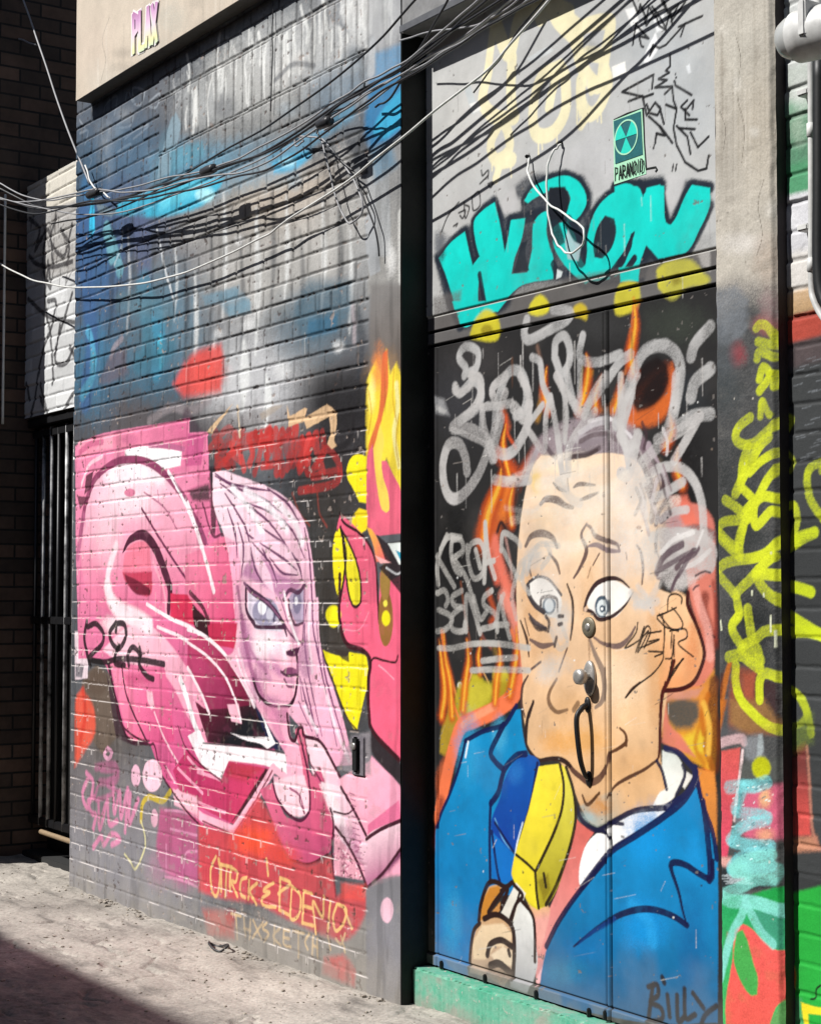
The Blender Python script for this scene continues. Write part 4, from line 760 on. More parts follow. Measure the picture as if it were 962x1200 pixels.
# grey rail carries paint from both sides
S.poly(W1('95 475 200 450 190 585 95 600'), '625e5c', 4, .6); S.poly(W1('380 480 460 430 960 340 960 380 400 560'), '5e5b59', 4, .7)
S.poly(W2('20 455 110 450 104 517 20 520'), TE, 1.2, .9, TQ); S.poly(W1('165 490 330 490 330 525 250 562 215 586 190 580'), TE, 1.2, .9, TQ); S.poly(W2('380 390 440 360 440 470 400 440'), 'a9a6a2', 3, .8)
YB = 'yellow_spray_blob'
for t, c_ in (('230 600 250 550 290 520 330 550 340 600 320 640 230 630', 'c4b92a'), ('445 530 460 490 490 466 520 490 520 530 480 545', 'd6cb2c'), ('612 520 640 495 665 515 665 560 640 550 615 545', 'c0aa2c'), ('780 440 850 420 862 460 850 520 775 540', 'cfc43a'), ('930 370 962 350 962 460 935 440', 'd2c92f')): S.poly(W1(t), c_, 3, .92, YB, corner=130)
S.poly(W2('190 470 240 425 320 410 370 430 400 470 440 510 400 540 330 550 270 605 215 570'), 'b8b345', 4, .92, YB, corner=130); S.poly(W2('250 500 290 480 310 520 270 540'), '7d7028', 4, .7, YB); S.poly(W2('10 540 60 515 105 540 105 620 10 610'), 'b8b03a', 3, .9, YB, corner=130); S.spot(*W1('290 600')[0], 7, 7, '7a6a1c', 3, .7, YB)
# ---- flames round the head
FM = 'painted_fire'
for t, wv, c_, sf in (('860 500 830 600 825 700 810 760', 9, 'b0693c', 2.5), ('840 500 830 620', 3, 'd98a5c', 1.2), ('962 780 900 830 850 880 820 920', 60, 'c05a30', 9), ('680 760 660 820 680 880', 14, 'a8962e', 5), ('780 850 760 900', 14, 'b0963a', 6), ('500 850 480 930', 14, 'b8863a', 6), ('690 880 720 900 760 890', 14, 'b06a3c', 6), ('480 660 500 760 490 850', 7, '8c6a58', 4), ('350 900 370 962', 16, 'b85a38', 6), ('650 740 640 820', 6, '9c8a2c', 3)): S.line(W1(t), wv / 3.2, c_, sf, .85, FM)
S.poly(W1('850 920 870 860 900 790 960 740 962 800 940 900 880 962'), '241611', 6, .9); S.poly(W2('20 1170 100 1120 200 1070 250 1010 262 900 280 1000 250 1120 180 1190 60 1200'), 'd0662c', 6, .9, FM); S.poly(W2('70 1090 120 920 190 870 240 900 245 1000 180 1100 100 1130'), '1d1412', 4, .95)
for t, wv, c_, sf, a in (('455 190 460 270 500 340', 10, 'd0552c', 3, .9), ('420 370 470 430 520 470 600 360', 40, 'c24e24', 8, .9), ('440 560 400 680 360 760', 90, 'c85a22', 14, .85), ('470 500 440 650', 40, 'e07a2c', 10, .8), ('430 390 450 440 490 470', 9, '2c1512', 2, .9), ('600 350 540 440 530 500', 12, 'b98a80', 4, .7), ('500 560 480 720', 9, '3a201a', 2, .9), ('540 460 520 540', 10, '5a2a1c', 4, .8),
                  ('370 760 380 860 410 962', 24, 'd9644c', 6, .9), ('410 740 430 690 460 740', 12, '2c1214', 2, 1), ('430 700 450 780', 8, '3a1814', 3, .8), ('395 800 420 900 470 1000', 40, 'd4705c', 8, .85), ('450 760 470 860 480 950', 9, 'c89a90', 3, .7)): S.line(H1(t), wv / 4, c_, sf, a, FM)
for t, wv, c_, sf, a in (('400 130 430 260 470 420 520 560', 34, 'd9705c', 5, .95), ('440 400 490 500 520 640 540 740', 46, 'e08a78', 6, .9), ('370 380 400 480 380 520', 18, 'b8502c', 5, .8), ('270 600 290 700 280 760', 12, '8a4a28', 4, .7), ('150 560 160 640 180 800 190 962', 12, 'e07a3c', 2.5, .95), ('165 660 200 800 230 900 240 962', 10, 'e8924c', 2.5, .9), ('240 330 260 480 290 640', 8, '8a5038', 2, .7), ('400 640 420 700 440 760', 20, '8a6a2c', 6, .7), ('480 560 530 700 540 800', 16, 'e87a4c', 4, .9), ('330 560 350 600 380 640', 8, '9c5a4c', 3, .7)): S.line(J(t), wv / 4, c_, sf, a, FM)
S.poly(J('290 760 330 770 380 850 390 930 330 962 240 950 270 850'), ('c2b42c', '8d8420', (560, 790), (560, 835)), 4, .95, FM); S.poly(J('390 740 450 740 480 800 470 850 420 870 395 820'), ('c9b83a', 'a89024', (590, 790), (590, 810)), 4, .95, FM)
S.line(J('290 760 250 880 235 962'), 2, 'd9a86c', 1, .9, FM); S.line(J('340 740 380 830 400 920'), 1.6, 'd0a064', 1, .85, FM); S.spot(*J('235 815')[0], 3, 4, 'd8d8d8', 1, .9)
S.poly(L1('160 0 240 180 210 260 170 350 140 330 150 220 180 120'), 'a88c2c', 3, .9, FM); S.poly(L1('130 420 200 290 240 190 230 250 180 420 130 560'), 'b85a34', 6, .85, FM); S.poly(L1('230 0 390 0 400 60 330 140 250 190 210 100'), 'a59a2a', 4, .9, FM); S.poly(L1('390 0 480 0 500 20 440 90 400 100'), 'a08a24', 4, .9, FM); S.poly(L1('280 0 370 0 390 40 330 130 250 150'), 'c4b83c', 5, .7, FM)
S.line(L1('520 0 480 70 400 130 300 175 240 210 200 330 165 480 135 640'), 13, 'e5744a', 1.8, 1, FM); S.line(L1('400 110 300 165 250 200'), 6, 'eb9a74', 2, .8, FM); S.line(L1('190 0 200 80 235 180'), 2.4, 'e07c44', 1, .9, FM); S.line(L1('150 560 130 700 120 760'), 8, '6a2420', 5, .7, FM)
# right of the head
for T_, t, wv in ((J, '150 962 165 840 150 700 135 600', 22), (J, '200 962 190 800 168 690 160 560', 18), (J, '250 930 262 800 275 700 268 600', 20), (J, '400 900 410 780 425 700 418 620', 18), (J, '330 760 322 680 335 600', 12), (J, '470 860 492 740 505 640 500 540', 22), (W1, '640 900 662 820 672 740 664 690', 20), (W1, '700 900 700 840 722 770', 16), (W1, '520 900 505 820 515 740', 16), (W1, '770 900 790 840 800 760', 18), (W1, '840 760 832 680 848 580 842 480', 22), (H1, '470 480 440 330 452 230', 16), (H1, '350 760 372 640 420 520 430 440', 40), (H1, '480 700 470 600 492 500', 18), (I1, '560 330 590 260 580 180', 22), (I1, '640 520 610 430 620 340', 20), (M1, '690 330 700 220 730 120 722 30', 24), (M1, '760 400 750 260 772 140 768 40', 24), (M1, '650 300 640 240 655 180', 16), (M1, '790 300 780 200 796 90', 14)):
    S.line(T_(t), wv / T_.k * 1.9, 'b4491a', 5, .85, FM, taper=(1, .05)); S.line(T_(t), wv / T_.k * 1.1, 'dd7a28', 3, .8, FM, taper=(.9, .05)); S.line(T_(t), wv / T_.k * .5, 'e2b840', 2, .7, FM, taper=(.8, .05))
S.poly(K('600 -60 740 -30 790 60 790 700 770 800 735 830 660 850 560 850 640 800 730 700 735 600 690 460 670 380 640 200 560 60'), ('d0786a', 'dd7f68', (800, 600), (800, 800)), 3, .95, FM)
S.poly(K('580 -70 660 -80 700 20 720 90 640 110 580 60'), 'd8705c', 4, .9, FM); S.line(K('640 100 690 85 740 90 780 110'), 8, '5a2020', 3, .85, FM); S.line(K('745 400 740 460 770 560 790 620'), 9, '6b2a22', 4, .7, FM); S.line(K('785 330 795 450 795 600'), 4, '8a3a30', 3, .7, FM); S.line(K('780 580 790 590'), 2, '3a1414', 1, .9, FM); S.line(K('700 360 720 440 760 560 770 680'), 8, 'eaa79a', 3, .7, FM)
S.poly(K('560 850 660 860 720 930 720 962 560 1010'), '55453f', 5, .9, FM); S.poly(K('720 830 790 740 795 962 730 962'), ('c8862c', 'd9a33a', (820, 800), (820, 840)), 3, .9, FM)
S.poly(M1('545 50 800 0 800 330 790 420 700 380 600 310 545 260'), ('d78a3c', 'd89a2c', (800, 810), (800, 880)), 3, .9, FM); S.poly(M1('560 90 640 70 710 90 720 160 680 215 610 220 570 170'), '4c4c48', 6, .95, FM); S.poly(M1('545 50 600 40 700 30 740 20 700 70 600 80 560 90'), 'c78a78', 3, .8, FM); S.poly(M1('640 260 720 220 760 250 740 330 680 340'), 'e0c038', 5, .9, FM)
for t, wv, c_ in (('790 0 780 120 800 240 790 400', 10, '5a2a14'), ('760 60 730 150 740 240', 5, 'b8641c'), ('770 200 750 300 780 400', 6, 'a05a1c'), ('740 100 765 200 760 330', 5, 'e8b84c'), ('720 200 700 300 740 380', 4, 'c07a24')): S.line(M1(t), wv, c_, 3, .8, FM)
S.poly(M1('700 400 790 420 800 560 800 760 770 700 740 560'), 'dd8a3c', 3, .95, FM); S.poly(M1('545 90 560 90 580 200 640 260 700 350 600 310 545 280'), 'd8786a', 3, .9, FM)
# ---- the man
MN = 'painted_man'; HD = 'painted_man/head'; ST = 'painted_man/suit'; BN = 'painted_man/banana'; HN = 'painted_man/hand'; SH = 'painted_man/shirt'; MH = 'painted_man/hair'; ME = 'painted_man/eye'
SK = ('e8ccb0', 'dbb082', (680, 560), (700, 900))
S.poly(PX('612 560 622 530 640 505 668 492 700 486 730 492 752 510 768 540 780 570 795 600 806 640 800 690 770 640 700 600 640 560'), 'a3959a', 5, .72, MH)
S.poly(PX('613 590 622 552 634 533 660 535 690 533 720 531 745 540 756 560 764 590 771 625 776 662 771 690 796 700 807 708 809 722 822 748 824 775 812 799 796 806 782 810 778 840 773 880 781 930 760 945 720 958 700 968 690 963 680 945 672 925 664 905 655 892 635 890 625 884 617 870 616 858 613 838 612 820 612 790 608 750 605 700 607 640'), SK, 1.3, 1, HD)
S.poly(PX('782 810 796 806 812 799 824 775 822 748 809 722 806 700 790 690 776 720 772 770 772 810'), ('ebbd90', 'e09a66', (790, 720), (800, 800)), 3, 1, HD)
S.mist(690, 585, 60, 40, 'ead2b6', .8, HD); S.mist(742, 560, 26, 50, 'd9cfc8', .6, HD); S.mist(640, 610, 26, 30, 'ddb987', .5, HD); S.mist(740, 830, 40, 60, 'e4bd92', .8, HD); S.mist(725, 650, 30, 50, 'cfc6c0', .55, HD); S.mist(640, 780, 30, 40, 'dcb489', .6, HD); S.mist(680, 868, 50, 26, 'dba25c', .8, HD); S.mist(650, 870, 30, 20, 'd79d5a', .8, HD)
S.poly(PX('700 935 730 925 770 930 781 940 760 948 720 960 700 970 690 963 680 945'), ('d9ae80', '9cb0ae', (735, 935), (690, 966)), 3, .9, HD); S.mist(700, 945, 24, 16, 'd39048', .8, HD); S.mist(688, 958, 14, 10, '9fb4b6', .7, HD)
for x, y, rx, ry, c_ in ((628, 562, 10, 26, 'e6c66a'), (745, 520, 20, 10, 'a59a9c'), (640, 520, 24, 14, '94858a')): S.mist(x, y, rx, ry, c_, .6, HD)
for x, y, rx, ry, c_, a in [(622, 700, 14, 90, 'd0a174', .7), (640, 750, 26, 30, 'cfa67e', .6), (716, 745, 40, 26, 'd9b28a', .6), (690, 700, 16, 60, 'd3aa80', .6), (768, 780, 14, 90, 'cf9a68', .75), (668, 830, 30, 26, 'd5a878', .7), (740, 900, 50, 24, 'd3a472', .6), (720, 800, 40, 40, 'f0d6b8', .6), (655, 640, 40, 20, 'f0dabf', .6), (770, 600, 14, 60, 'd6b694', .7), (812, 760, 10, 40, 'd88a58', .7), (665, 545, 50, 16, 'f2e2c8', .6)]: S.mist(x, y, rx * 1.3, ry * 1.3, c_, a, HD)
OU = '2c1a18'; BR = '4a3432'
# brow lines and creases
for t, wv, c_ in (('675 505 700 530 735 545', 3, OU), ('770 525 800 510 870 515', 3.4, BR), ('615 605 640 580 690 585 730 610 765 620', 6, BR), ('800 585 840 570 885 550', 3.6, BR), ('740 470 745 540', 2.6, OU), ('640 590 680 585 720 600', 4, BR)): S.line(H1(t), wv, c_, .9, .95, HD, taper=(.5, .5))
S.spot(*I1('435 715')[0], 3, 2.4, '8a5a34', 1, .9, HD); S.spot(*H1('908 560')[0], 1.2, 3, '6a4a34', .8, .8, HD)
for t, wv, c_ in (('545 160 570 115 620 100 670 120 692 165', 6, BR), ('570 300 560 250 580 200', 3, BR), ('655 195 690 240 705 290', 3.4, BR), ('740 340 765 420 765 520 755 600', 3.4, OU), ('740 640 700 750', 3.2, BR), ('690 785 655 850 655 900 690 940 740 930', 4.4, '7a5c44'), ('770 930 790 900', 9, '8a6a4c'), ('565 600 620 630 675 620', 4.6, '6a5550'), ('560 480 590 520 640 545', 4, '4c4448'), ('570 740 615 705', 4, BR), ('520 510 550 600 560 680', 3, OU), ('540 500 560 580', 2.4, OU), ('580 890 560 962', 5, OU), ('555 770 530 820 525 900 540 962', 3.4, BR)): S.line(J(t), wv, c_, .9, .95, HD, taper=(.5, .5))
for t, wv, c_ in (('190 55 165 110 190 180 160 260 130 310', 4.4, '5a4644'), ('190 60 210 75 230 110 270 130 330 150 345 180', 4.6, '6a5654'), ('345 185 290 180 240 155 200 160', 5, '857477'), ('375 190 380 225', 1.8, BR), ('250 195 220 250', 3, BR), ('210 260 195 310', 2.4, '7a5c44'), ('425 155 445 190 455 260 450 340', 3.6, BR), ('520 80 512 150 530 220', 2.4, BR), ('510 20 520 -20', 2.6, OU), ('225 590 270 620 340 630 390 590 418 540', 4.4, '6a5654'), ('205 600 230 670 265 750 275 830 260 890 230 920', 7, '8a7668')): S.line(K(t), wv, c_, .9, .95, HD, taper=(.4, .4))
S.line(K('665 380 665 440 700 520 735 620 740 690 700 790 640 830 560 840'), 3.6, '3f1414', .9, 1, HD); S.line(K('600 700 570 800 545 850 535 962'), 3.4, '4a1c16', .9, 1, HD)
# eyes
for t in ('555 350 575 320 620 305 670 340 700 380 715 430 700 500 650 490 600 450 565 400', ): S.poly(J(t), 'e6e2dc', 1, 1, ME)
S.spot(*J('655 440')[0], 8, 11, '5a6a78', 1, 1, ME); S.spot(*J('655 440')[0], 5.5, 8, 'c6ced2', 1, 1, ME)
for t, wv in (('555 345 560 390 590 440 630 470', 4.4), ('560 330 600 305 650 315 690 360 712 390', 2.4), ('655 395 690 410 695 470', 2.6), ('615 440 620 405 655 395', 2.6)): S.line(J(t), wv, '3a3438', .8, 1, ME)
S.poly(K('205 460 190 430 215 370 270 325 330 325 390 360 408 380 380 430 330 490 260 500'), 'efe9e2', 1, 1, ME)
S.spot(*K('263 445')[0], 8.6, 13, '4a5866', 1, 1, ME); S.spot(*K('263 450')[0], 6.4, 9.5, 'd3dadb', 1, 1, ME); S.spot(*K('263 455')[0], 3, 4.4, '4a5866', .8, 1, ME); S.spot(*K('262 455')[0], 1.3, 2, 'eef0ee', .6, 1, ME)
S.line(K('180 450 200 390 240 335 300 312 350 320 390 355'), 4.2, '3c2a2a', .8, 1, ME, taper=(.7, .3)); S.line(K('180 460 215 470 250 505 310 490 370 440 408 378'), 3.4, '3c2a2a', .8, 1, ME, taper=(.8, .3)); S.spot(*K('185 458')[0], 2, 3, 'd8b8a0', .8, .9, ME)
# muzzle, jaw and neck lines
for t, wv, c_ in (('580 95 555 160 545 250 550 310 590 360', 4, OU), ('600 370 650 360 700 360 740 380 780 430 830 460', 4.4, OU), ('810 530 835 575 890 520', 3, '54341c')): S.line(L1(t), wv, c_, .9, 1, HD, taper=(.6, .8))
for t, wv, c_ in (('120 410 180 460 210 470 250 450 280 400 300 330', 6, '5a3c30'), ('300 330 340 310 375 280 370 240 345 215', 3.4, '5a3824'), ('375 295 375 270', 4, '5a3824'), ('440 0 400 35 372 72', 2.6, '5a3a2c'), ('520 365 460 410 380 450 320 490 285 550', 3, '5a3c2c'), ('560 0 540 100 535 200 530 330 520 370', 3.4, '4a1c18')): S.line(M1(t), wv, c_, .9, 1, HD, taper=(.7, .5))
# hair: grey locks over the crown and the temple
for t, wv, c_ in (('600 350 570 420 540 500', 5, 'a59ca0'), ('640 330 680 380 740 385 830 370 890 340', 4, '5f5256'), ('800 270 860 230 930 210', 5, 'c2bdc0'), ('780 300 840 290 930 270', 6, 'aaa2a6'), ('770 340 830 320 900 300', 5, '8c8086'), ('760 380 830 375 880 350', 3.2, '45383a')): S.line(H1(t), wv, c_, 1.2, .9, MH)
for t, wv, c_ in (('200 215 290 200 350 240 400 290', 3, 'd5d0d2'), ('160 310 220 280 290 275 330 300', 4, '6a5c60'), ('440 300 470 360 500 440', 8, '75606a'), ('420 360 460 430 490 520', 5, '3c2c34'), ('480 330 520 420 550 480', 7, 'a898a0'), ('500 400 540 460 560 560', 4, '3c2a30'), ('470 520 500 600 495 680', 6, '5a484c'), ('520 490 500 580 520 660', 4, 'b5a8ac'), ('560 480 540 540 510 600', 4, '463438'), ('570 580 530 640 515 700', 4, '55444a'), ('580 640 540 680', 6, '6a565c'), ('520 740 515 830', 3, '2c1c20')): S.line(I1(t), wv, c_, 1.2, .9, MH)
for t, wv in (('530 300 560 200 640 150', 5), ('610 270 660 220 710 175', 5), ('600 360 620 300', 3)): S.line(K(t), wv * 1.3, '5a4850', 1.2, .9, MH)
# suit, left arm
S.poly(L1('262 275 350 228 440 200 485 130 520 125 530 230 552 322 600 375 545 620 500 790 482 935 500 1000 380 1000 375 962 330 1120 310 1180 285 1260 282 1420 120 1400 122 700 155 600 195 500 235 390'), ('0a84ba', '006ca6', (540, 880), (540, 1100)), 1.1, 1, ST)
S.mist(548, 880, 22, 60, '2f9acc', .7, ST); S.mist(530, 1080, 18, 60, '2a93c6', .7, ST); S.mist(585, 860, 14, 30, '4aa8d0', .7, ST); S.mist(600, 950, 20, 60, '0c62a8', .6, ST)
S.poly(L1('610 378 590 350 545 340 490 370 440 470 425 540 385 640 385 700 420 760 480 800 500 780 560 600 600 440'), ('0d50a0', '083f92', (600, 900), (600, 980)), 1.2, 1, ST); S.poly(L1('385 700 480 800 490 830 480 940 400 940 385 900'), '1467b4', 1.5, 1, ST); S.mist(*L1('500 420')[0], 14, 20, '2a72b8', .6, ST); S.line(L1('400 640 440 740 490 800'), 1.4, '6fb0d8', .8, .7, ST)
ND = '0c1c4a'
for t, wv in (('262 275 340 232 430 205 460 180 500 110', 3), ('440 200 410 260 380 330 400 370 435 405', 4), ('545 335 500 345 450 400 430 460 415 520 380 570', 4), ('262 275 235 390 190 520 150 610 128 680', 2.2), ('380 560 375 700 378 940', 2.6), ('385 700 410 880 425 940', 2.2), ('400 660 490 800', 2), ('600 380 565 580 500 790', 2.4)): S.line(L1(t), wv * 1.3, ND, .9, .97, ST)
S.line(L1('275 280 262 350'), 2, 'e4eef2', .9, .9, ST); S.line(L1('530 660 500 780 488 900'), 1.6, 'cfdde4', .8, .9, BN)
# chest: salmon tie, white shirt, right shoulder of the suit
S.poly(L1('775 620 800 660 870 700 830 760 805 850 800 960 790 1090 700 1240 640 1330 595 1420 590 1240 640 1100 700 960 745 800 772 690'), ('d86a60', 'd58a86', (675, 960), (650, 1100)), 1.2, 1, 'painted_man/tie')
S.poly(L1('800 1080 820 1080 720 1230 620 1400 595 1430 600 1380 700 1210'), 'f0b4b8', 1.4, .95, SH)
S.poly(M1('270 690 330 650 440 600 560 572 600 560 540 620 310 775 300 730'), 'f2f0ee', 1.1, 1, SH); S.poly(M1('160 850 190 760 240 705 290 720 312 770 280 840 170 970 155 940'), 'f6f4f2', 1.1, 1, SH); S.poly(M1('545 320 600 330 645 400 640 470 600 540 560 570 500 580 530 520 565 500 545 420'), ('d8ddd6', 'efeae2', (775, 890), (785, 940)), 1.3, 1, SH); S.poly(M1('660 420 690 440 650 500 640 490'), 'eeeae2', 1.2, .9, SH)
S.poly(M1('700 478 740 600 790 740 806 840 806 1600 480 1600 0 1500 -30 1460 0 1260 100 1060 200 930 310 790 440 700 560 610'), ('0480ba', '005e8c', (740, 1000), (740, 1160)), 1.1, 1, ST)
S.mist(760, 980, 40, 50, '1590d6', .8, ST); S.mist(752, 1085, 44, 46, '148cd2', .75, ST); S.mist(812, 1000, 16, 40, '1c8fd0', .6, ST); S.mist(690, 1110, 44, 30, '0b6ca8', .7, ST); S.mist(810, 1110, 26, 90, '0c5f98', .6, ST); S.mist(660, 1140, 40, 24, '177ea8', .6, ST); S.line(O1('400 400 480 480 500 580'), 10, '2a9ad8', 6, .5, ST)
for t, wv in (('700 470 640 560 540 640 420 720 310 790 240 870 170 962', 5.4), ('560 310 620 330 670 380 705 420', 5), ('700 400 690 470 650 530 560 590', 5), ('705 430 730 560 780 700 800 830', 4.6), ('640 390 650 440 610 530', 3), ('555 590 430 600 340 640 260 690 220 690 170 650 135 580', 4.4), ('270 700 300 730 310 780', 3), ('520 370 545 420 565 500', 3.4), ('360 665 300 660', 3), ('735 560 755 700 770 870 765 930', 6)): S.line(M1(t), wv, ND if wv > 4.5 else '1c1c38', .9, .95, ST)
for t, wv in (('780 200 775 280 720 260 660 220 610 205 585 215 590 250 620 340 640 430 660 500', 4.6), ('660 500 600 460 520 430 440 425 350 450 260 500 180 560 130 600', 4.6), ('0 600 60 480 150 350 280 190', 4)): S.line(O1(t), wv * 1.15, '06103c', .9, .95, ST, taper=(.9, .3) if wv > 4.2 else None)
S.line(N1('790 590 850 540 930 490 962 470'), 4, '0c3a78', 1.5, .8, ST, taper=(.2, 1))
# banana and hand
S.poly(N1('540 360 640 400 660 440 610 640 585 560 575 450'), ('d8b85c', 'd89a90', (620, 1050), (625, 1080)), 2, .95, 'painted_man/tie')
S.poly(L1('605 395 650 388 700 384 725 398 765 500 776 640 745 790 700 950 650 1040 600 1070 560 1040 530 980 490 930 478 890 500 790 560 590'), ('e8d63c', 'c9b92c', (640, 910), (650, 1060)), 1.1, 1, BN); S.poly(L1('725 398 768 500 776 640 745 790 700 950 640 1050 600 1060 595 900 680 720 720 560'), ('d6cc4a', '9a8f24', (660, 930), (650, 1050)), 1.6, .95, BN); S.poly(N1('490 180 575 250 600 420 560 390 530 340 485 280'), 'd9c82e', 1.2, 1, BN); S.poly(N1('600 290 650 260 660 330 630 390'), '7a6c1c', 3, .8, BN)
for t, wv in (('705 385 722 480 715 590 680 700 630 810 590 890', 3), ('735 400 770 520 778 650 745 800 690 950 640 1045', 3.4), ('500 810 550 850 590 890', 2.6), ('590 890 595 980 605 1060', 3), ('630 900 640 960', 3)): S.line(L1(t), wv, '2c2410', .9, 1, BN)
S.poly(N1('500 300 545 350 500 480 470 490 430 440'), 'd8d3c8', 1.2, 1, HN); S.poly(N1('520 380 580 450 590 560 600 690 560 820 480 790 470 640 480 520'), ('d6d6d2', '9a9aa0', (610, 1070), (610, 1160)), 1.2, 1, SH)
S.poly(N1('300 560 330 470 345 380 370 320 410 310 440 330 400 400 370 460 440 460 480 500 492 600 485 720 450 790 380 750 290 720 285 640'), ('c69a68', 'b29a86', (570, 1050), (580, 1140)), 1.2, 1, HN); S.poly(N1('330 480 345 385 375 325 415 315 435 335 400 390 365 460'), 'bc7c30', 1.4, 1, HN); S.poly(N1('300 580 340 500 440 490 480 540 470 600 400 600 360 660 300 660'), 'dcc4a2', 2, .9, HN); S.poly(N1('380 640 440 600 480 620 485 690 420 690'), 'e0ccb0', 2, .9, HN); S.poly(N1('385 440 425 390 430 420 410 450'), 'c88c4c', 1.2, .9, HN)
for t, wv in (('325 480 335 400 365 310 400 295 450 320 480 300', 4), ('330 490 300 530 285 640 285 700', 3.6), ('440 340 400 390 370 440', 4), ('430 340 460 330 430 420', 4), ('350 470 400 450 450 470 485 520 492 620 485 750', 4.6), ('365 640 380 590 430 570 480 600', 5), ('465 620 470 640', 4), ('380 690 420 680 470 720', 6), ('490 310 530 360 500 400 470 480', 3.4), ('520 380 575 450 588 540 588 670', 3.4), ('515 350 480 480', 2.4)): S.line(N1(t), wv, '2a1a18', .9, 1, HN)
S.poly(N1('360 690 480 720 485 790 380 760'), '6a5a50', 5, .7, HN); S.poly(N1('280 690 560 830 560 850 280 740'), '6f6d70', 8, .7)
# ---- silver scrawl over everything
SC = 'silver_scrawl'; SV = 'b4b3b2'
for t, wv in (('205 770 210 740 185 700 210 660 255 680 250 740 220 760', 22), ('170 810 190 835 240 790 270 830 255 890 190 940', 24), ('440 560 430 610 450 635 520 600 590 560 600 530 540 520', 26), ('320 962 330 870 370 760 420 760 440 830 430 900 400 920', 26), ('270 962 280 890 340 885', 20), ('545 690 550 640 580 620 600 660 600 720 570 760 545 700', 24), ('590 760 610 850 640 910 680 870 740 790 790 720 830 690', 26), ('650 620 640 700 700 720 790 690', 24), ('640 720 640 860', 20), ('800 962 830 850 850 740 900 670 962 650', 26), ('460 700 490 720 500 800 520 850', 20), ('530 850 550 962', 16), ('570 780 590 900 590 962', 16), ('730 850 740 962', 14), ('500 880 440 962', 18)): S.line(W1(t), wv / 3.207, SV, 1.6, .93, SC, fade=True)
S.poly(W1('95 850 130 860 150 920 100 910'), '9a9a9c', 4, .85, SC); S.poly(W1('100 880 140 900 130 915 98 900'), SV, 2, .8, SC)
for t, wv in (('0 1190 40 1060 90 920 140 840 220 820 280 860 300 960 260 1190', 40), ('350 870 370 810 440 730', 40), ('350 1060 370 990 440 930', 44), ('300 1190 360 1150 440 1140', 40)): S.line(W2(t), wv / 4, SV, 1.8, .92, SC, fade=True)
for t, wv in (('215 50 210 70 240 80 280 55', 24), ('290 0 330 20 330 100 290 170 200 245 290 250 370 310 390 390', 34), ('200 250 350 320 360 360', 18), ('375 330 330 450 270 540 210 580 170 540 155 430 180 330 230 320 260 380 270 450', 36), ('400 390 380 330 420 180 450 80', 30), ('340 150 350 240 370 300', 26), ('340 150 420 140 480 130', 26), ('430 200 400 330 440 370 490 350 540 270 560 200', 36), ('490 150 540 200 560 140', 40), ('450 0 390 60 400 120', 30), ('520 0 560 90 560 200', 30), ('560 260 630 350 640 200 660 100', 24), ('660 100 690 250 720 480 740 540', 26), ('730 100 730 310', 20), ('870 170 800 250 750 340 745 460', 30), ('690 0 740 90 820 180', 30), ('920 0 860 90 820 190', 30), ('400 490 470 500 560 490', 32), ('700 500 760 580 800 600', 30)): S.line(H1(t), wv / 4.008, 'b9b6b4', 1.5, .9, SC, fade=True)
for t, wv in (('350 0 350 250 370 330 390 440', 26), ('430 0 370 130 350 280', 24), ('610 0 600 130 560 270 520 300', 34), ('430 280 400 410 380 470 350 460', 40), ('420 440 490 370 560 300 640 250 720 190', 38), ('720 190 660 300 600 400', 32), ('460 500 520 440 620 430 690 490 730 600 740 740 740 840', 32), ('450 590 540 560 640 500', 30), ('520 680 600 640 660 630', 26), ('350 280 380 330 400 330', 40), ('500 760 600 740 720 760 780 820 770 900', 36), ('540 760 620 780 700 820', 60), ('540 900 640 840 760 880', 60)): S.line(I1(t), wv / 4.008, 'bdbab8', 1.6, .88, SC, fade=True)
rk = random.Random(21)
S.poly(K('516 190 545 120 600 90 660 70 740 80 785 95 786 250 740 290 690 320 640 352 570 345 520 310'), 'bdb6b3', 6, .62, SC)
S.poly(K('560 330 640 300 720 300 690 340 620 370 570 360'), 'cfcac6', 4, .5, SC)
for t, wv, c_ in (('518 285 545 220 590 180 640 152', 7, '5a4850'), ('612 262 650 222 690 200 712 172', 6, '5f4c52'), ('590 365 600 335 618 300', 3.5, '6a565c'), ('700 180 720 130 735 90', 3, 'd6d2cf'), ('540 190 600 130 690 95', 5, 'd8d4d1'), ('640 260 700 240 770 180', 5, 'd0cbc8'), ('700 300 740 280 770 285', 2, '3a3034'), ('690 365 700 352 715 345', 2, '3a3034')): S.line(K(t), wv * .8, c_, 1.4, .9, SC)
for t, wv in (('400 380 460 440 520 420', 26), ('420 440 480 420 530 340', 24), ('430 350 470 400 500 470', 20)): S.line(K(t), wv / 4.008, 'c4bfbb', 2.5, .6, SC, fade=True)
for i in range(12):
    x, y = rk.uniform(440, 570), rk.uniform(280, 700); S.line(I1('%f %f %f %f %f %f' % (x - 20, y - 60, x, y, x + rk.uniform(-30, 20), y + 60)), rk.uniform(1.6, 4), rk.choice(['3c2a30', '55444a', 'b9b0b2', 'd0cacb', '8a767c']), 1, .75, MH)
for t, wv in (('700 180 640 210 520 280', 4.2), ('620 300 690 180', 4), ('590 360 610 310', 3)): S.line(K(t), wv, '5a4850', 1.2, .8, MH)
for i in range(16):      # pale strokes dragged across the forehead and temple
    x, y = rk.uniform(618, 765), rk.uniform(535, 650); S.line([(x - rk.uniform(15, 40), y + rk.uniform(-4, 14)), (x, y + rk.uniform(-5, 5)), (x + rk.uniform(15, 40), y - rk.uniform(4, 18))], rk.uniform(4, 9), rk.choice(['d9d0c6', 'cfc9c4', 'e6dccd']), 2.6, rk.uniform(.25, .5), None, fade=True)
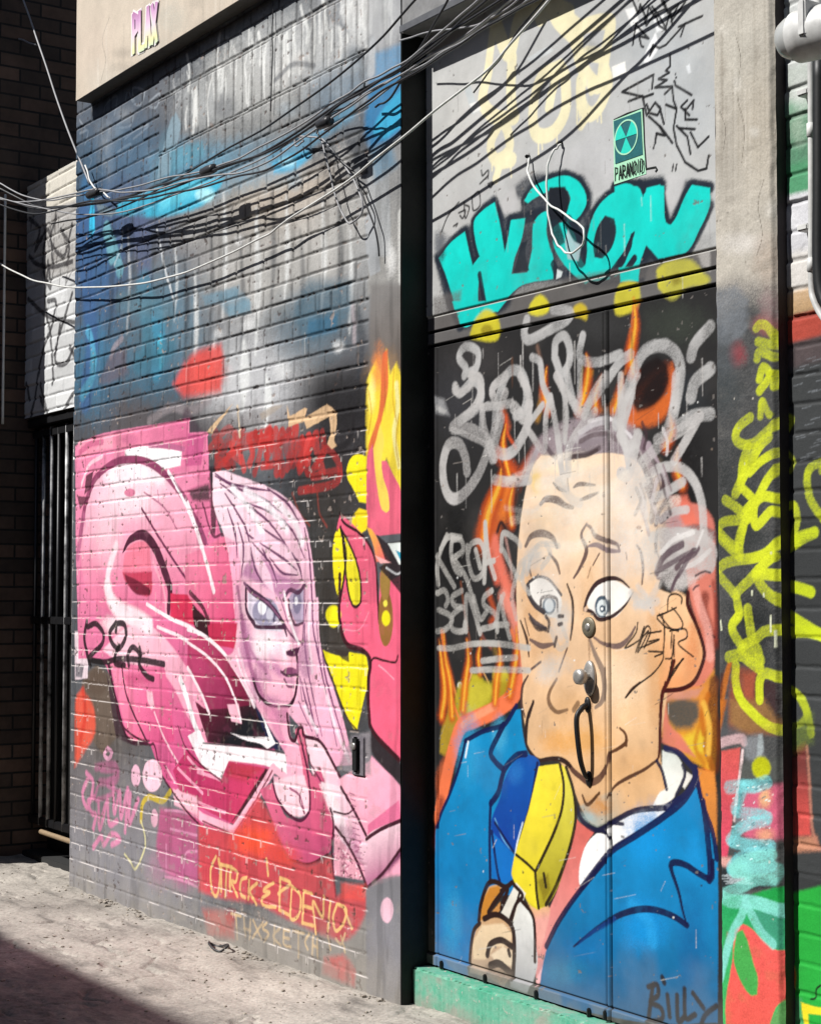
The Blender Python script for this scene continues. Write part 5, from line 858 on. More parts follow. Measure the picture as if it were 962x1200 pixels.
S.mist(690, 590, 90, 60, 'e2d8ca', .42); S.mist(640, 640, 40, 40, 'd9cdbf', .35); S.mist(745, 620, 40, 70, 'dad2ca', .45)
for x, y, rx, ry in ((640, 690, 26, 30), (655, 735, 18, 26), (760, 660, 20, 30), (752, 570, 24, 50), (640, 790, 22, 20)): S.mist(x, y, rx, ry, 'd2ccc6', .55)
# KROAK / SENSA lettering
for t in ('135 340 130 250 150 170 175 110', '130 210 180 120 240 120', '140 230 210 350', '200 120 195 200 215 270 240 290', '200 130 240 130 250 180 200 220', '215 230 265 310 300 420', '270 160 275 230 300 310 340 290 350 200 330 140 290 150 275 190', '310 180 330 260', '350 330 355 200 355 50', '355 60 370 200 400 310', '350 240 395 230', '430 180 440 100 500 130 520 160', '440 180 480 260 520 310 540 230', '500 300 530 230 600 200', '560 200 620 150 700 160', '130 380 165 370 180 410 170 440', '135 460 180 480 200 510 170 550 130 560', '245 370 200 400 210 440 250 450', '240 450 200 490 200 550 250 560 260 520', '265 560 265 400 290 430 330 570', '300 400 330 500 360 470', '385 370 350 400 350 440 400 480 400 530 340 550', '410 560 415 460 440 390', '430 400 440 480 470 590', '400 530 460 530', '135 640 200 640 300 620 420 620 560 640', '340 700 420 690 500 685', '290 745 400 740 560 745', '500 300 480 400 500 500', '540 250 530 330 560 380', '700 500 740 600', '660 550 700 640 740 620', '640 490 700 480', '640 150 660 200 620 260', '600 160 570 210 550 290'): S.line(J(t), 4.6, 'b6b3ae', 1.2, .9, 'silver_lettering', fade=True)
for x, y, rx, ry, a in ((625, 655, 18, 22, .7), (660, 720, 14, 30, .7), (650, 780, 28, 20, .5), (760, 640, 22, 30, .6), (752, 705, 22, 16, .6)): S.mist(x, y, rx, ry, 'c5c0ba', a, SC)
for t in ('640 490 655 520 650 560', '565 500 600 550 640 548', '700 490 720 490', '700 530 715 525', '690 590 680 630', '600 540 640 555'): S.line(J(t), 3, '3a3234', 1, .85, ME)
# black tag on the cheek
CT = 'black_cheek_tag'
for t in ('570 460 575 400 605 385 635 400 635 430', '590 450 610 470 640 520 630 550 590 550 560 520 530 480', '520 490 570 470 610 450', '545 480 555 560 550 650 545 700 500 760 420 820 372 872', '430 520 420 570 370 640 440 600 480 560 430 660 460 540 420 660', '460 640 490 560 470 540 440 620', '480 570 540 560', '440 640 530 600 480 610', '480 655 550 660 510 680', '560 690 590 680 600 580 590 690 580 780 640 690', '580 560 650 550 660 590 620 620 690 680', '600 600 600 680', '590 570 585 640', '645 690 600 740 580 790', '520 500 560 540 620 560'): S.line(K(t), 1.5, '191114', .7, .95, CT)
# BILLY
BI = 'billy_lettering'
for t in ('500 790 490 870 480 950', '480 790 520 780 525 830 490 860 540 890 545 940 490 955', '545 745 555 770', '570 830 580 930', '615 830 620 950 650 930', '650 800 655 935 700 920', '690 820 740 890', '800 880 750 920 730 962'): S.line(O1(t), 4.4, '06141f', 1.6, .97, BI)
# wear: chips and runs
for i in range(60):
    x = rr.uniform(515, 835); y = rr.uniform(400, 1180); S.spot(x, y, rr.uniform(.5, 1.3), rr.uniform(.6, 1.6), rr.choice(['d8d8d4', 'e8e8e6', '2a2a2c', '8a7a6c']), .6, .85)
for i in range(26):
    x = rr.uniform(515, 835); y = rr.uniform(90, 330); S.line([(x, y), (x + .5, y + rr.uniform(8, 40))], 1, rr.choice(['8f8e8c', 'cfcfcc', '7d7a78']), .8, .4)
for zz, a in ((zr[0] - .004, .8), ): S.col[np.abs(S.V - zz) < .0032] = lin('c9c7c2')
for zz in (zr[1], zr[2]): S.col[np.abs(S.V - zz) < .0045] = lin('0a0a0a')
for xx in (xs0, xs1): S.col[(np.abs(S.U - xx) < .0032) & (S.V < zr[2])] *= .22
S.col[(np.abs(S.V - zb - .032) < .003)] *= .35
S.col += (lin('777b78') - S.col) * ((S.V < zb + .028) * .45 * sstep(.35, .6, fbm(S.U, S.V, .1, 61, 3)))[..., None]
for i in range(90):      # runs, scratches and scuffs
    x, y = rr.uniform(513, 836), rr.uniform(380, 1150); L_ = rr.uniform(4, 26); an = rr.choice([0, 0, 1.57, 1.2, .5]); S.line([(x, y), (x + L_ * math.cos(an), y - L_ * math.sin(an) * .8 - .2 * L_ * math.cos(an))], rr.uniform(.4, .9), rr.choice(['cfcac2', '3a3634', '8d8680', 'e0ddd6']), .6, rr.uniform(.2, .6))
for i in range(46):
    x, y = rr.uniform(520, 830), rr.uniform(400, 560); S.line([(x, y), (x + .3, y + rr.uniform(10, 60))], rr.uniform(.9, 1.8), 'b9b6b3', .8, rr.uniform(.3, .7), None, taper=(1, .5))
for px_, py_ in ((571, 1147), (631, 1166), (693, 1187), (690, 750), (693, 812), (600, 420), (740, 390)): S.line([(px_, py_), (px_ + .5, py_ + 14), (px_ + .3, py_ + 34)], 2.2, '6a4630', 1.6, .5, None, taper=(1, .2))
splash = sstep(.26, .02, S.V - ZS + .3 * (fbm(S.U, S.V, .12, 297, 4) - .5)); S.col += (lin('8c877e') - S.col) * (splash * .2)[..., None]
chip = sstep(.83, .85, fbm(S.U, S.V, .02, 291, 3) + .04 * (fbm(S.U, S.V, .4, 293, 2) - .5)); S.col += (lin('6f6a66') - S.col) * (chip * .8)[..., None]; S.h -= (chip * .0006).astype(np.float32)
dirt = sstep(.58, .75, fbm(S.U, S.V, .2, 63, 5)) * .25; S.col += (lin('6b6560') - S.col) * dirt[..., None] * .3
door = empty('steel_door', ((XP + XR) / 2, YD, ZS), 'recessed steel double door with a painted blue suited man eating a banana', 'door')
info = {TQ: 'turquoise letters with dark outline on the transom', MN: 'cartoon man in blue suit with banana', SC: 'silver spray scrawl across the top of the leaves', CB: 'dripping cream bubble letters on the transom', TG: 'black marker tag at the top of the transom',
        'tall_marker_tag': 'black marker tag beside the small green sign', CT: 'thin black tag on the cheek of the painted man', BI: 'dark blue signature low on the right leaf', FM: 'orange and yellow flames behind the painted man', 'silver_lettering': 'two lines of silver lettering beside the painted eye', YB: 'yellow spray blob on the frame rail'}
if MN not in S.names: S.names.append(MN)
outs = split(S, door, 'door_skin', M_steel, info)
DOOR = S

# ------------------------------------------------------------------ plaster pilaster right of the door
XR2 = w2(910.5, 600, 0)[0]
S = Surf(0., XR, XR2, -.02, 4.3, .0034, .0027, 'b3ada2', 1.4)
P1 = Q(802, 400, 5.); P2 = Q(802, 620, 5.); P3 = Q(802, 820, 6.); P4 = Q(802, 1000, 6.); P0 = Q(722, 200, 4.)
S.h = (.003 * (fbm(S.U, S.V, .12, 61, 4) - .5) + .0018 * (fbm(S.U, S.V, .02, 65, 3) - .5) - .0012 * sstep(.62, .8, fbm(S.U, S.V, .05, 68, 5))).astype(np.float32)
edge = np.minimum(S.U - XR, XR2 - S.U); S.h -= (.012 * (1 - sstep(0, .014, edge + .006 * (fbm(S.U, S.V, .04, 69, 2) - .5)))).astype(np.float32)
S.col *= (.86 + .28 * fbm(S.U, S.V, .18, 62, 4))[..., None]
rr = random.Random(9)
for x, y, rx, ry, c_, a in [(860, 60, 60, 90, 'bdb9ae', .6), (890, 150, 40, 120, 'b0a797', .5), (868, 285, 40, 20, 'd0cbc4', .8), (900, 310, 30, 60, 'a8988a', .6)]: S.mist(x, y, rx, ry, c_, a)
S.poly(PX('825 345 860 325 880 330 915 330 930 1210 825 1210'), '5c5a5c', 14, .55); S.poly(PX('825 375 880 350 930 375 930 1210 825 1210'), '3f4143', 16, .9)
S.poly(P0('450 560 560 540 620 600 600 760 520 820 445 800'), '6f747a', 6, .75); S.mist(*P0('570 860')[0], 16, 22, '8a4046', .85); S.mist(*P0('700 720')[0], 24, 20, '9a5a56', .75); S.mist(*P0('720 640')[0], 20, 30, '8a7272', .6); S.mist(*P0('500 900')[0], 26, 50, '4b5054', .7)
for x, y, rx, ry, c_, a in [(870, 600, 60, 120, '2f3232', .8), (880, 740, 50, 80, '26292a', .9), (850, 460, 30, 40, '3e4446', .6)]: S.mist(x, y, rx, ry, c_, a)
S.poly(P2('255 780 280 780 250 920 215 1100 200 1200 185 1200 190 1000'), 'bb6a26', 2, .95, 'orange_flame'); S.poly(P2('185 900 230 830 220 980 190 1120'), '4a1c12', 3, .8); S.poly(P2('280 800 420 830 430 1000 540 1130 540 1200 260 1200 260 1000'), '8a4a36', 6, .9)
S.poly(P2('420 860 540 900 545 1140 470 1100 400 980'), '3a2426', 5, .85); S.poly(P2('345 850 415 850 410 1000 440 1060 400 1060 350 960'), 'a0503a', 4, .85)
S.poly(P3('225 0 300 0 250 250 225 290'), 'b0621f', 3, .9, 'orange_flame'); S.poly(P3('320 0 560 0 680 180 640 230 400 230 320 160'), '8f6a40', 6, .9); S.poly(P3('250 200 330 190 420 240 400 270 230 290'), '55575a', 6, .8)
RW = 'red_patch'
S.poly(P3('218 370 390 340 380 600 340 800 330 900 300 1110 225 1110 220 700'), ('d65a55', 'd84a66', (850, 880), (850, 1000)), 2, .95, RW); S.poly(P3('420 640 670 600 690 980 450 980 380 920'), 'd0607c', 6, .9, RW); S.line(P3('225 320 300 290 400 275 415 300'), 8, 'c9a8aa', 2, .9); S.line(P3('408 360 395 480 375 600 350 850'), 3, 'edd2d2', 1, .95); S.poly(P3('420 270 530 250 560 400 480 450 420 400'), '8d9094', 6, .7); S.poly(P3('520 250 550 240 555 350 540 400 510 400'), 'aab4b6', 2, .8)
S.poly(P3('390 460 500 430 660 420 660 560 400 590'), '565955', 5, .85); S.spot(*P3('540 480')[0], 11, 13, 'bcc018', 2.5, 1, 'yellow_dot'); S.mist(*P3('570 690')[0], 12, 18, 'e0b080', .9); S.mist(*P3('570 950')[0], 16, 12, 'dc9c7c', .9); S.poly(P3('230 1110 330 1110 330 1180 290 1180 230 1160'), 'dba39a', 3, .9)
S.poly(P3('350 830 420 830 400 900 360 900'), '6c6f74', 3, .8); S.poly(P4('230 100 420 140 640 210 640 250 250 260'), '20282c', 4, .9)
for i in range(12): S.line(P4('%d %d %d %d %d %d' % (280 + rr.uniform(-20, 60), 150 + i * 6, 380, 160 + i * 5, 430 + rr.uniform(0, 60), 175 + i * 4)), 1, 'b9c4c8', .7, .6)
GR = 'green_patch'
S.poly(P4('232 270 420 300 520 280 640 245 700 240 700 1210 232 1210'), ('23985a', '3fae5e', (850, 1050), (850, 1190)), 2, 1, GR); S.poly(P4('480 290 640 246 700 244 700 420 520 340'), '1c9440', 3, .9, GR); S.poly(P4('455 400 680 420 680 690 620 660 540 560'), '3c8f74', 3, .9, GR)
S.poly(P4('415 500 480 540 560 620 640 680 700 690 700 1010 640 1090 600 1210 290 1210 290 1050 320 850 340 730 350 560 380 520'), ('e05a55', 'd9584e', (870, 1090), (870, 1190)), 1.2, 1, 'red_leaf_shape'); S.poly(P4('365 560 410 540 450 640 480 760 515 880 510 1000 470 1006 420 950 370 850 345 740'), '44a04c', 1.4, 1, GR); S.poly(P4('600 1210 620 1160 680 1040 720 1060 700 1210'), '5f9a58', 2, .95, GR); S.poly(P4('300 560 330 570 320 640 300 650'), 'a0605c', 3, .8)
YS = 'yellow_scrawl'
def yline(T, t, wv, c_='c9d22a'): S.line(T(t), wv / T.k, c_, 1.2, .95, YS, fade=True)
for t, wv in (('420 -80 440 -100 480 -90 530 -20', 40), ('430 0 470 10 525 20', 40), ('425 100 440 60 520 90', 40), ('440 220 460 150 500 200 440 290', 40), ('500 190 530 200 520 260', 40), ('445 440 455 350 490 420 500 430', 34), ('385 445 320 500 300 560 330 600 400 600 470 540 540 470', 44), ('490 560 440 610 390 700 340 800 300 890', 50), ('370 620 340 720 330 860', 44), ('380 770 450 700 530 650', 40), ('540 740 480 820 430 920 360 1040 320 1200', 44), ('350 870 400 930 360 990', 40), ('240 930 300 970 370 1040', 44), ('540 920 460 910 410 970 420 1080 500 1000 540 1000', 44), ('330 1045 230 1060 200 1110 260 1180 300 1210', 44)): yline(P1, t, wv)
for t, wv in (('190 0 210 50 310 150', 44), ('340 0 320 70 320 160', 50), ('560 60 480 140 400 170 320 180 240 200 190 240', 46), ('190 260 250 330 300 390', 44), ('520 160 450 220 380 300 310 370 310 440 320 500 280 560 290 620 340 690', 46), ('540 270 430 265 430 300 480 370 560 430', 50), ('370 470 380 560 400 660 430 720 440 820', 50), ('560 590 470 600 420 640 350 680 330 710', 46), ('260 750 330 740 400 790 440 820', 50), ('350 700 400 760 440 770', 60), ('300 800 300 900 330 1000 400 1080 480 1150 550 1180', 46), ('440 1000 440 900 460 850 500 850 570 880', 46)): yline(P2, t, wv)
for t in ('210 540 215 590', '395 365 395 385', '462 380 464 395', '505 510 505 600', '530 600 530 690'): S.line(P2(t), 2, 'd9dcc0', .8, .9)
CS = 'cyan_scrawl'
for t, wv in (('310 620 400 610 490 610 580 580', 70), ('420 620 390 690 350 770', 60), ('360 790 440 800 540 810 590 830', 60), ('580 850 480 870 400 900 350 950 320 990', 60), ('340 1000 420 1020 520 1030 610 1030', 66), ('560 1080 440 1100 360 1150 330 1190', 70), ('600 1030 610 1110', 40), ('420 1180 520 1190 620 1170', 60)): S.line(P3(t), wv / 6, '7ccfd4', 1.8, .93, CS, fade=True)
for t, wv in (('620 10 500 30 400 60 340 110', 60), ('350 130 460 130 560 110 640 110 630 180', 70), ('620 190 500 190 400 240 270 290', 60), ('260 310 330 340 430 340 540 360 680 410', 70), ('430 340 400 440 340 560 290 720 250 880', 50), ('430 350 480 450 540 560 620 640', 56)): S.line(P4(t), wv / 6, '82d2c6', 1.8, .9, CS, fade=True)
for i in range(40):
    x, y = rr.uniform(320, 600), rr.uniform(580, 1150); S.line(P3('%f %f %f %f' % (x, y, x + rr.uniform(6, 22), y - rr.uniform(2, 12))), .9, rr.choice(['2f6a74', 'd8f4f4']), .6, .8)
for i in range(60): x = rr.uniform(838, 906); y = rr.uniform(20, 1150); S.spot(x, y, rr.uniform(.5, 1.4), rr.uniform(.5, 1.6), rr.choice(['d9d2c6', '6a645a', '3b3936']), .6, .6)
for i in range(18):
    x = rr.uniform(840, 905); y = rr.uniform(-20, 120); S.line([(x, y), (x + .6, y + 60), (x + .3, y + rr.uniform(90, 200))], rr.uniform(1, 3), rr.choice(['857e72', '968f84', 'cdc8be']), 2, rr.uniform(.2, .45), None, taper=(1, .3))
for t in ('862 40 868 70 864 110 872 150 869 190', '895 210 888 240 893 275 886 300', '843 130 850 150 848 175'): S.line(PX(t), .6, '5d564d', .5, .8)
for i in range(9): S.mist(rr.uniform(840, 905), rr.uniform(0, 330), rr.uniform(6, 16), rr.uniform(8, 22), rr.choice(['9a9388', 'c9c5bc', '8c857a']), rr.uniform(.3, .6))
pil = empty('plaster_pilaster', ((XR + XR2) / 2, 0, 0), 'plaster pilaster with bare beige top and yellow scrawl between the door and the camera', 'pilaster')
split(S, pil, 'pilaster_face', M_plaster, {YS: 'yellow green zigzag scrawl', CS: 'pale cyan zigzag scrawl', RW: 'red block under the yellow loop', GR: 'green patch low on the pilaster'})
bm = bmesh.new(); box(bm, XR, XR2 - .003, .012, .45, -.02, 4.3)
bm_obj('pilaster_core', bm, plain('pilaster_side', '2b2426', .7, 0, .4, 30.), pil)  # shade on the right-hand return is put into its dark colour

# ------------------------------------------------------------------ brick wall set back on the right
YR = .047
S = Surf(YR, XR2 - .01, XR2 + .42, -.02, 4.0, .0040, .0028, '3a3c3d')
S.h, rb, gj, fu, fv = bricks(S, course=.0735, length=.235, depth=.005, seed=15, header=0, zoff=.02); S.h *= (.45 + .55 * sstep(1.7, 2.3, S.V)).astype(np.float32)
S.col *= (.8 + .4 * rb)[..., None]
def bandp(y0, y1, c_, sf=6, a=.95, lab=None): S.poly([(915, y0 + 9), (1100, y0 - 36), (1100, y1 - 36), (915, y1 + 9)], c_, sf, a, lab)
bandp(-60, 80, 'c9ccca', 4); bandp(70, 130, 'b6bdb6', 8); bandp(112, 222, '5f9474', 8, .8, 'green_spray'); bandp(185, 226, '4c9268', 6, .8, 'green_spray'); bandp(222, 300, 'd0d0d4', 4); bandp(290, 350, 'd6d2cc', 8); bandp(335, 364, 'bb9a72', 6, .9); bandp(364, 396, 'b04a3c', 3, .95, 'red_band'); bandp(396, 425, '54494a', 6, .9)
for x, y, c_ in ((935, 150, 'a9bca9'), (930, 260, 'dcdce0'), (940, 110, 'd5d8d4'), (935, 320, 'e0dcd8')): S.mist(x, y, 16, 30, c_, .6)
bandp(1041, 1230, '27a03c', 3, 1, 'green_patch'); S.poly(P4('740 760 775 800 785 900 765 1000 740 1000'), 'c8642a', 2, .95, 'orange_blob'); S.poly(P4('740 1010 820 1030 830 1210 740 1210'), '4f9468', 6, .9, 'green_patch'); S.poly(P4('820 1050 960 1090 1200 1100 1200 1160 960 1140 870 1130 870 1210 840 1210'), 'e2d12a', 1.2, 1, 'yellow_lettering')
S.line(P4('960 930 930 960 920 1020 890 1030'), 2.4, '141a12', .9, 1)
S.poly(P3('730 360 850 300 880 700 890 960 740 960'), ('7c3a36', 'd2524c', (930, 900), (930, 960)), 4, .92, 'red_patch'); S.poly(P3('740 980 930 960 960 1060 740 1080'), 'c08468', 4, .9, 'red_patch'); S.line(P3('860 330 880 600 900 900 950 1050'), 4, 'b57a66', 2, .85, 'red_patch')
for t, wv in (('600 440 630 460 600 520', 40), ('600 650 640 700 620 760', 30), ('800 710 740 740 720 800 730 900 770 980 830 1060', 56), ('840 700 800 760', 40), ('560 1000 640 960 660 1050 620 1200', 50), ('600 1190 680 1140 760 1120', 60)): S.line(P1(t), wv / 5, 'c3cf24', 1.4, .92, YS, fade=True)
for t, wv in (('600 110 700 50 760 20', 70), ('600 330 680 350 740 370', 70), ('600 500 700 560 800 620 900 660', 70), ('590 610 700 600 800 620 900 640', 70), ('600 930 670 980 720 1080 740 1200', 56)): S.line(P2(t), wv / 5, 'c0cf22', 1.6, .9, YS, fade=True)
S.line(P3('750 -60 830 0 860 80 830 160 740 200', ), 8, 'a9b62c', 2, .9, YS, fade=True); S.poly(P3('740 200 900 100 900 300 740 400'), '6a7a34', 7, .6)
for i in range(24): x = rr.uniform(926, 962); y = rr.uniform(420, 560); S.line([(x, y), (x + 10, y - 3)], 1.2, '8f949a', 1, .4)
S.col += (lin('1b1b1c') - S.col) * ((1 - gj) * .35 * (S.V > 1.5))[..., None]
rw = empty('set_back_brick_wall', (XR2 + .3, YR, 0), 'narrow view of brick wall with white, green and red bands at the right edge', 'wall')
split(S, rw, 'brickwork', M_brick, {YS: 'yellow green scrawl ends beyond the pilaster'})

# ------------------------------------------------------------------ solid backs of the walls, jambs, lintel, ledge
bm = bmesh.new(); box(bm, XL, XP - .001, .016, .5, -.02, 4.45); box(bm, XL, XR2 + .42, .14, .5, 4.0, 4.6); box(bm, XL, XR2 + .42, .5, .6, -.02, 4.6)
bm_obj('wall_core', bm, plain('brick_core', '3c3836', .8, 0, .3, 40.), wall)
bm = bmesh.new(); box(bm, XP - .0005, XP + .003, .004, YD + .03, -.02, 3.45)
bm_obj('door_jamb', bm, plain('black_jamb_shade', (.010, .012, .011), .55, 0, .3, 14., .5, None, .25), wall)  # the jamb's shade is put into this near-black colour
ZL = w2(506, 67, YD)[1]
bm = bmesh.new(); box(bm, XP + .002, XR, .004, .14, ZT - .01, 4.4); box(bm, XP + .02, XR, -.004, .004, ZT - .012, ZT + .004)
lint = bm_obj('lintel_panel', bm, plain('lintel_render', '8a8a8a', .7, 0, .5, 18., .3), wall)
bm = bmesh.new(); box(bm, XP + .004, XR - .002, -.009, -.0045, ZT - .014, ZT + .012, .002)
bm_obj('lintel_flashing', bm, plain('lintel_flashing_metal', '6f7073', .45, .3, .1, 30.), wall)
bm = bmesh.new(); box(bm, XR2 + .418, 8, .052, .9, -.02, 6.4); box(bm, XL, XR2 + .42, .16, .9, 4.58, 6.4)
bm_obj('wall_extension', bm, brick_mat('grey_painted_brick', (.14, .14, .15), (.10, .10, .11), (.05, .05, .05)), rw)
# ledge under the door
YLg = .047
bm = bmesh.new(); box(bm, XP + .004, XR - .002, YLg, YD + .02, -.02, .140, .006)
bmesh.ops.subdivide_edges(bm, edges=[e for e in bm.edges if abs(e.verts[0].co.x - e.verts[1].co.x) > .5], cuts=120)
for v in bm.verts: v.co.y += .004 * (math.sin(v.co.x * 37) * .5 + rng.random() - .5) * (v.co.y < .09); v.co.z += .003 * (rng.random() - .5)
m, nt, b, N = nodes('chipped_green_ledge'); L = nt.links.new
tc = N('ShaderNodeTexCoord'); n1 = N('ShaderNodeTexNoise', Scale=7., Detail=8., Roughness=.7); n2 = N('ShaderNodeTexNoise', Scale=45., Detail=6., Roughness=.6)
L(tc.outputs['Object'], n1.inputs['Vector']); L(tc.outputs['Object'], n2.inputs['Vector'])
cr = N('ShaderNodeValToRGB'); e = cr.color_ramp.elements
e[0].position = .34; e[0].color = (*lin('8f9a8c'), 1); e[1].position = .62; e[1].color = (*lin('3f9f80'), 1); q = e.new(.46); q.color = (*lin('6fa890'), 1); q = e.new(.75); q.color = (*lin('35a27c'), 1)
L(n1.outputs[0], cr.inputs[0])
cr2 = N('ShaderNodeValToRGB'); cr2.color_ramp.elements[0].position = .60; cr2.color_ramp.elements[1].position = .66
mx = N('ShaderNodeMix'); mx.data_type = 'RGBA'; L(n2.outputs[0], cr2.inputs[0]); L(cr2.outputs[0], mx.inputs[0]); L(cr.outputs[0], mx.inputs[6]); mx.inputs[7].default_value = (*lin('a8a89c'), 1)
spz = N('ShaderNodeSeparateXYZ'); L(tc.outputs['Object'], spz.inputs[0]); az = N('ShaderNodeMath', operation='MULTIPLY_ADD'); L(n1.outputs[0], az.inputs[0]); az.inputs[1].default_value = .16; L(spz.outputs[2], az.inputs[2])
rz = N('ShaderNodeMapRange'); rz.inputs[1].default_value = .09; rz.inputs[2].default_value = .15; rz.inputs[3].default_value = .85; rz.inputs[4].default_value = 0; L(az.outputs[0], rz.inputs[0])
mz = N('ShaderNodeMix'); mz.data_type = 'RGBA'; L(rz.outputs[0], mz.inputs[0]); L(mx.outputs[2], mz.inputs[6]); mz.inputs[7].default_value = (*lin('8d8a80'), 1)
L(mz.outputs[2], b.inputs['Base Color']); b.inputs['Roughness'].default_value = .7
bp = N('ShaderNodeBump', Strength=.6, Distance=.006); L(n2.outputs[0], bp.inputs['Height']); L(bp.outputs[0], b.inputs['Normal'])
ledge = bm_obj('concrete_ledge', bm, m); tag(ledge, 'chipped green painted concrete ledge at the foot of the door', 'ledge')
# bolts on the kick strip
for px, py in ((520, 1131), (571, 1147), (631, 1166), (693, 1187), (712, 1190)):
    p = w3(px, py, YD); bm = bmesh.new(); box(bm, p.x - .006, p.x + .006, YD - .016, YD - .004, p.z - .014, p.z + .014, .003)
    bm_obj('bolt', bm, M_dark, door)
# stucco band above the brick
YS_ = -.075; zo = w2(190, 55, YS_)[1]
XS_ = w2(89.5, 60, YS_)[0]
S = Surf(YS_, XS_, -5.40, zo, 4.6, .006, .005, 'cdc0af'); S.h = (.0025 * (fbm(S.U, S.V, .2, 77, 4) - .5)).astype(np.float32); S.col *= (.9 + .2 * fbm(S.U, S.V, .3, 78, 4))[..., None]
for x, y in ((180, 60), (120, 90), (200, 20)): S.mist(x, y, 30, 30, 'b4b8b0', .3)
S.mist(110, 60, 40, 60, 'd2c2b2', .5)
rs = random.Random(6)
for i in range(14):
    x = rs.uniform(95, 300); y = 118 - (x - 90) * .62; S.line([(x, y - rs.uniform(30, 90)), (x, y - 12), (x, y)], rs.uniform(1.5, 4), rs.choice(['9a9184', 'aaa295', 'dcd4c8']), 2.5, rs.uniform(.2, .5))
for i in range(10): S.mist(rs.uniform(95, 260), rs.uniform(-20, 100), rs.uniform(10, 26), rs.uniform(8, 20), rs.choice(['b5ab9d', 'd9d0c4', 'a39a8e']), rs.uniform(.3, .5))
S.line([(118, 96), (124, 70), (120, 46), (128, 20)], .9, '7a7166', .7, .7)
band = empty('stucco_band', (XL + 1, YS_, zo), 'smooth beige stucco band over the top of the brick wall', 'fascia')
split(S, band, 'band_face', M_plaster, {})
bm = bmesh.new(); box(bm, XS_, -5.40, YS_ + .004, .3, zo, 4.6); bm_obj('band_core', bm, plain('stucco_underside', '6a655e', .85, 0, .3, 30.), band)
# ------------------------------------------------------------------ stickers and signs
def flat(name, polys, mat, Y, parent=None, th=.0012):
    """thin flat pieces cut to traced outlines, lying on the wall plane Y"""
    bm = bmesh.new()
    for pts in polys:
        vs = [bm.verts.new(w3(x, y, Y)) for x, y in pts]
        f = bm.faces.new(vs); f.normal_update()
        g = bmesh.ops.extrude_face_region(bm, geom=[f]); nv = [v for v in g['geom'] if isinstance(v, bmesh.types.BMVert)]
        for v in nv: v.co.y -= th
    bmesh.ops.recalc_face_normals(bm, faces=bm.faces)
    return bm_obj(name, bm, mat, parent)
def strokes(name, lst, wd, mat, Y, parent):
    """raised lettering strokes; widths in metres"""
    bm = bmesh.new(); nn = 0
    for pts in lst:
        nn += 1; P = [w3(x, y, Y - .00006 * nn) for x, y in pts]
        for a, b2 in zip(P, P[1:]):
            d = (b2 - a).normalized(); n = Vector((-d.z, 0, d.x)) * wd / 2; a2 = a - d * wd * .3; b3 = b2 + d * wd * .3
            nn += 1; a2 = a2 + Vector((0, -.00004 * nn, 0)); b3 = b3 + Vector((0, -.00004 * nn, 0))
            f = bm.faces.new([bm.verts.new(q) for q in (a2 - n, b3 - n, b3 + n, a2 + n)])
            g = bmesh.ops.extrude_face_region(bm, geom=[f])
            for v in g['geom']:
                if isinstance(v, bmesh.types.BMVert): v.co.y -= .0008
    bmesh.ops.recalc_face_normals(bm, faces=bm.faces)
    return bm_obj(name, bm, mat, parent)
SG1 = Q(700, 120, 12.)
sg = empty('shelter_sign', w3(738, 172, YD - .007), 'small teal sign with a six part radiation circle and the word PARANOID', 'sign')
mt_d = plain('sign_dark_teal', '1f6a70', .5, 0, .1, 90., .3); mt_l = plain('sign_turquoise', '22d6c0', .5, 0, .1, 90., .15); mt_p = plain('sign_pale_green', 'b0e8c4', .5, 0, .1, 90., .15); mt_k = plain('sign_black', '0e1a18', .5)
flat('backing', [SG1('225 250 630 85 690 1000 240 1150')], mt_p, YD - .006, sg)
flat('emblem_panel', [SG1('232 258 610 120 640 725 255 860')], mt_d, YD - .0075, sg)
cx_, cz_ = w2(*SG1('437 490')[0], YD); rad = abs(w2(*SG1('437 250')[0], YD)[1] - w2(*SG1('437 745')[0], YD)[1]) / 2 * .98
def sector(a0, a1, r0, r1, Y, n=14):
    out = [(cx_ + r1 * math.cos(R(a0 + (a1 - a0) * i / n)), cz_ + r1 * math.sin(R(a0 + (a1 - a0) * i / n))) for i in range(n + 1)]
    out += [(cx_ + r0 * math.cos(R(a1 - (a1 - a0) * i / n)), cz_ + r0 * math.sin(R(a1 - (a1 - a0) * i / n))) for i in range(n + 1)] if r0 else [(cx_, cz_)]
    return out
def flat_m(name, shapes, mat, Y, parent):
    bm = bmesh.new()
    for s_ in shapes:
        f = bm.faces.new([bm.verts.new((x, Y, z)) for x, z in s_]); g = bmesh.ops.extrude_face_region(bm, geom=[f])
        for v in g['geom']:
            if isinstance(v, bmesh.types.BMVert): v.co.y -= .0008
    bmesh.ops.recalc_face_normals(bm, faces=bm.faces); return bm_obj(name, bm, mat, parent)
flat_m('ring', [sector(a, a + 90, rad * .93, rad * 1.02, 0) for a in (0, 90, 180, 270)], mt_p, YD - .009, sg)
flat_m('radiation_sector', [sector(a, a + 60, 0, rad * .93, 0) for a in (0, 120, 240)], mt_l, YD - .009, sg)
LT = []
for i, ch in enumerate('PARANOID'):
    for g in FONT[ch]:
        pts = []
        for gx, gy in zip(g[0::2], g[1::2]):
            t = (i + gx / 4 * .74 + .1) / 8; pts.append((700 + (248 + 412 * t) / 12, 120 + (1100 - 142 * t - gy / 6 * 185) / 12))
        LT.append(pts)
strokes('lettering', LT, .0034, mt_k, YD - .0075, sg)
strokes('dark_border', [SG1('235 240 420 150 645 78 662 560 690 940'), SG1('690 930 820 905 840 940 820 965')], .005, mt_k, YD - .0062, sg)
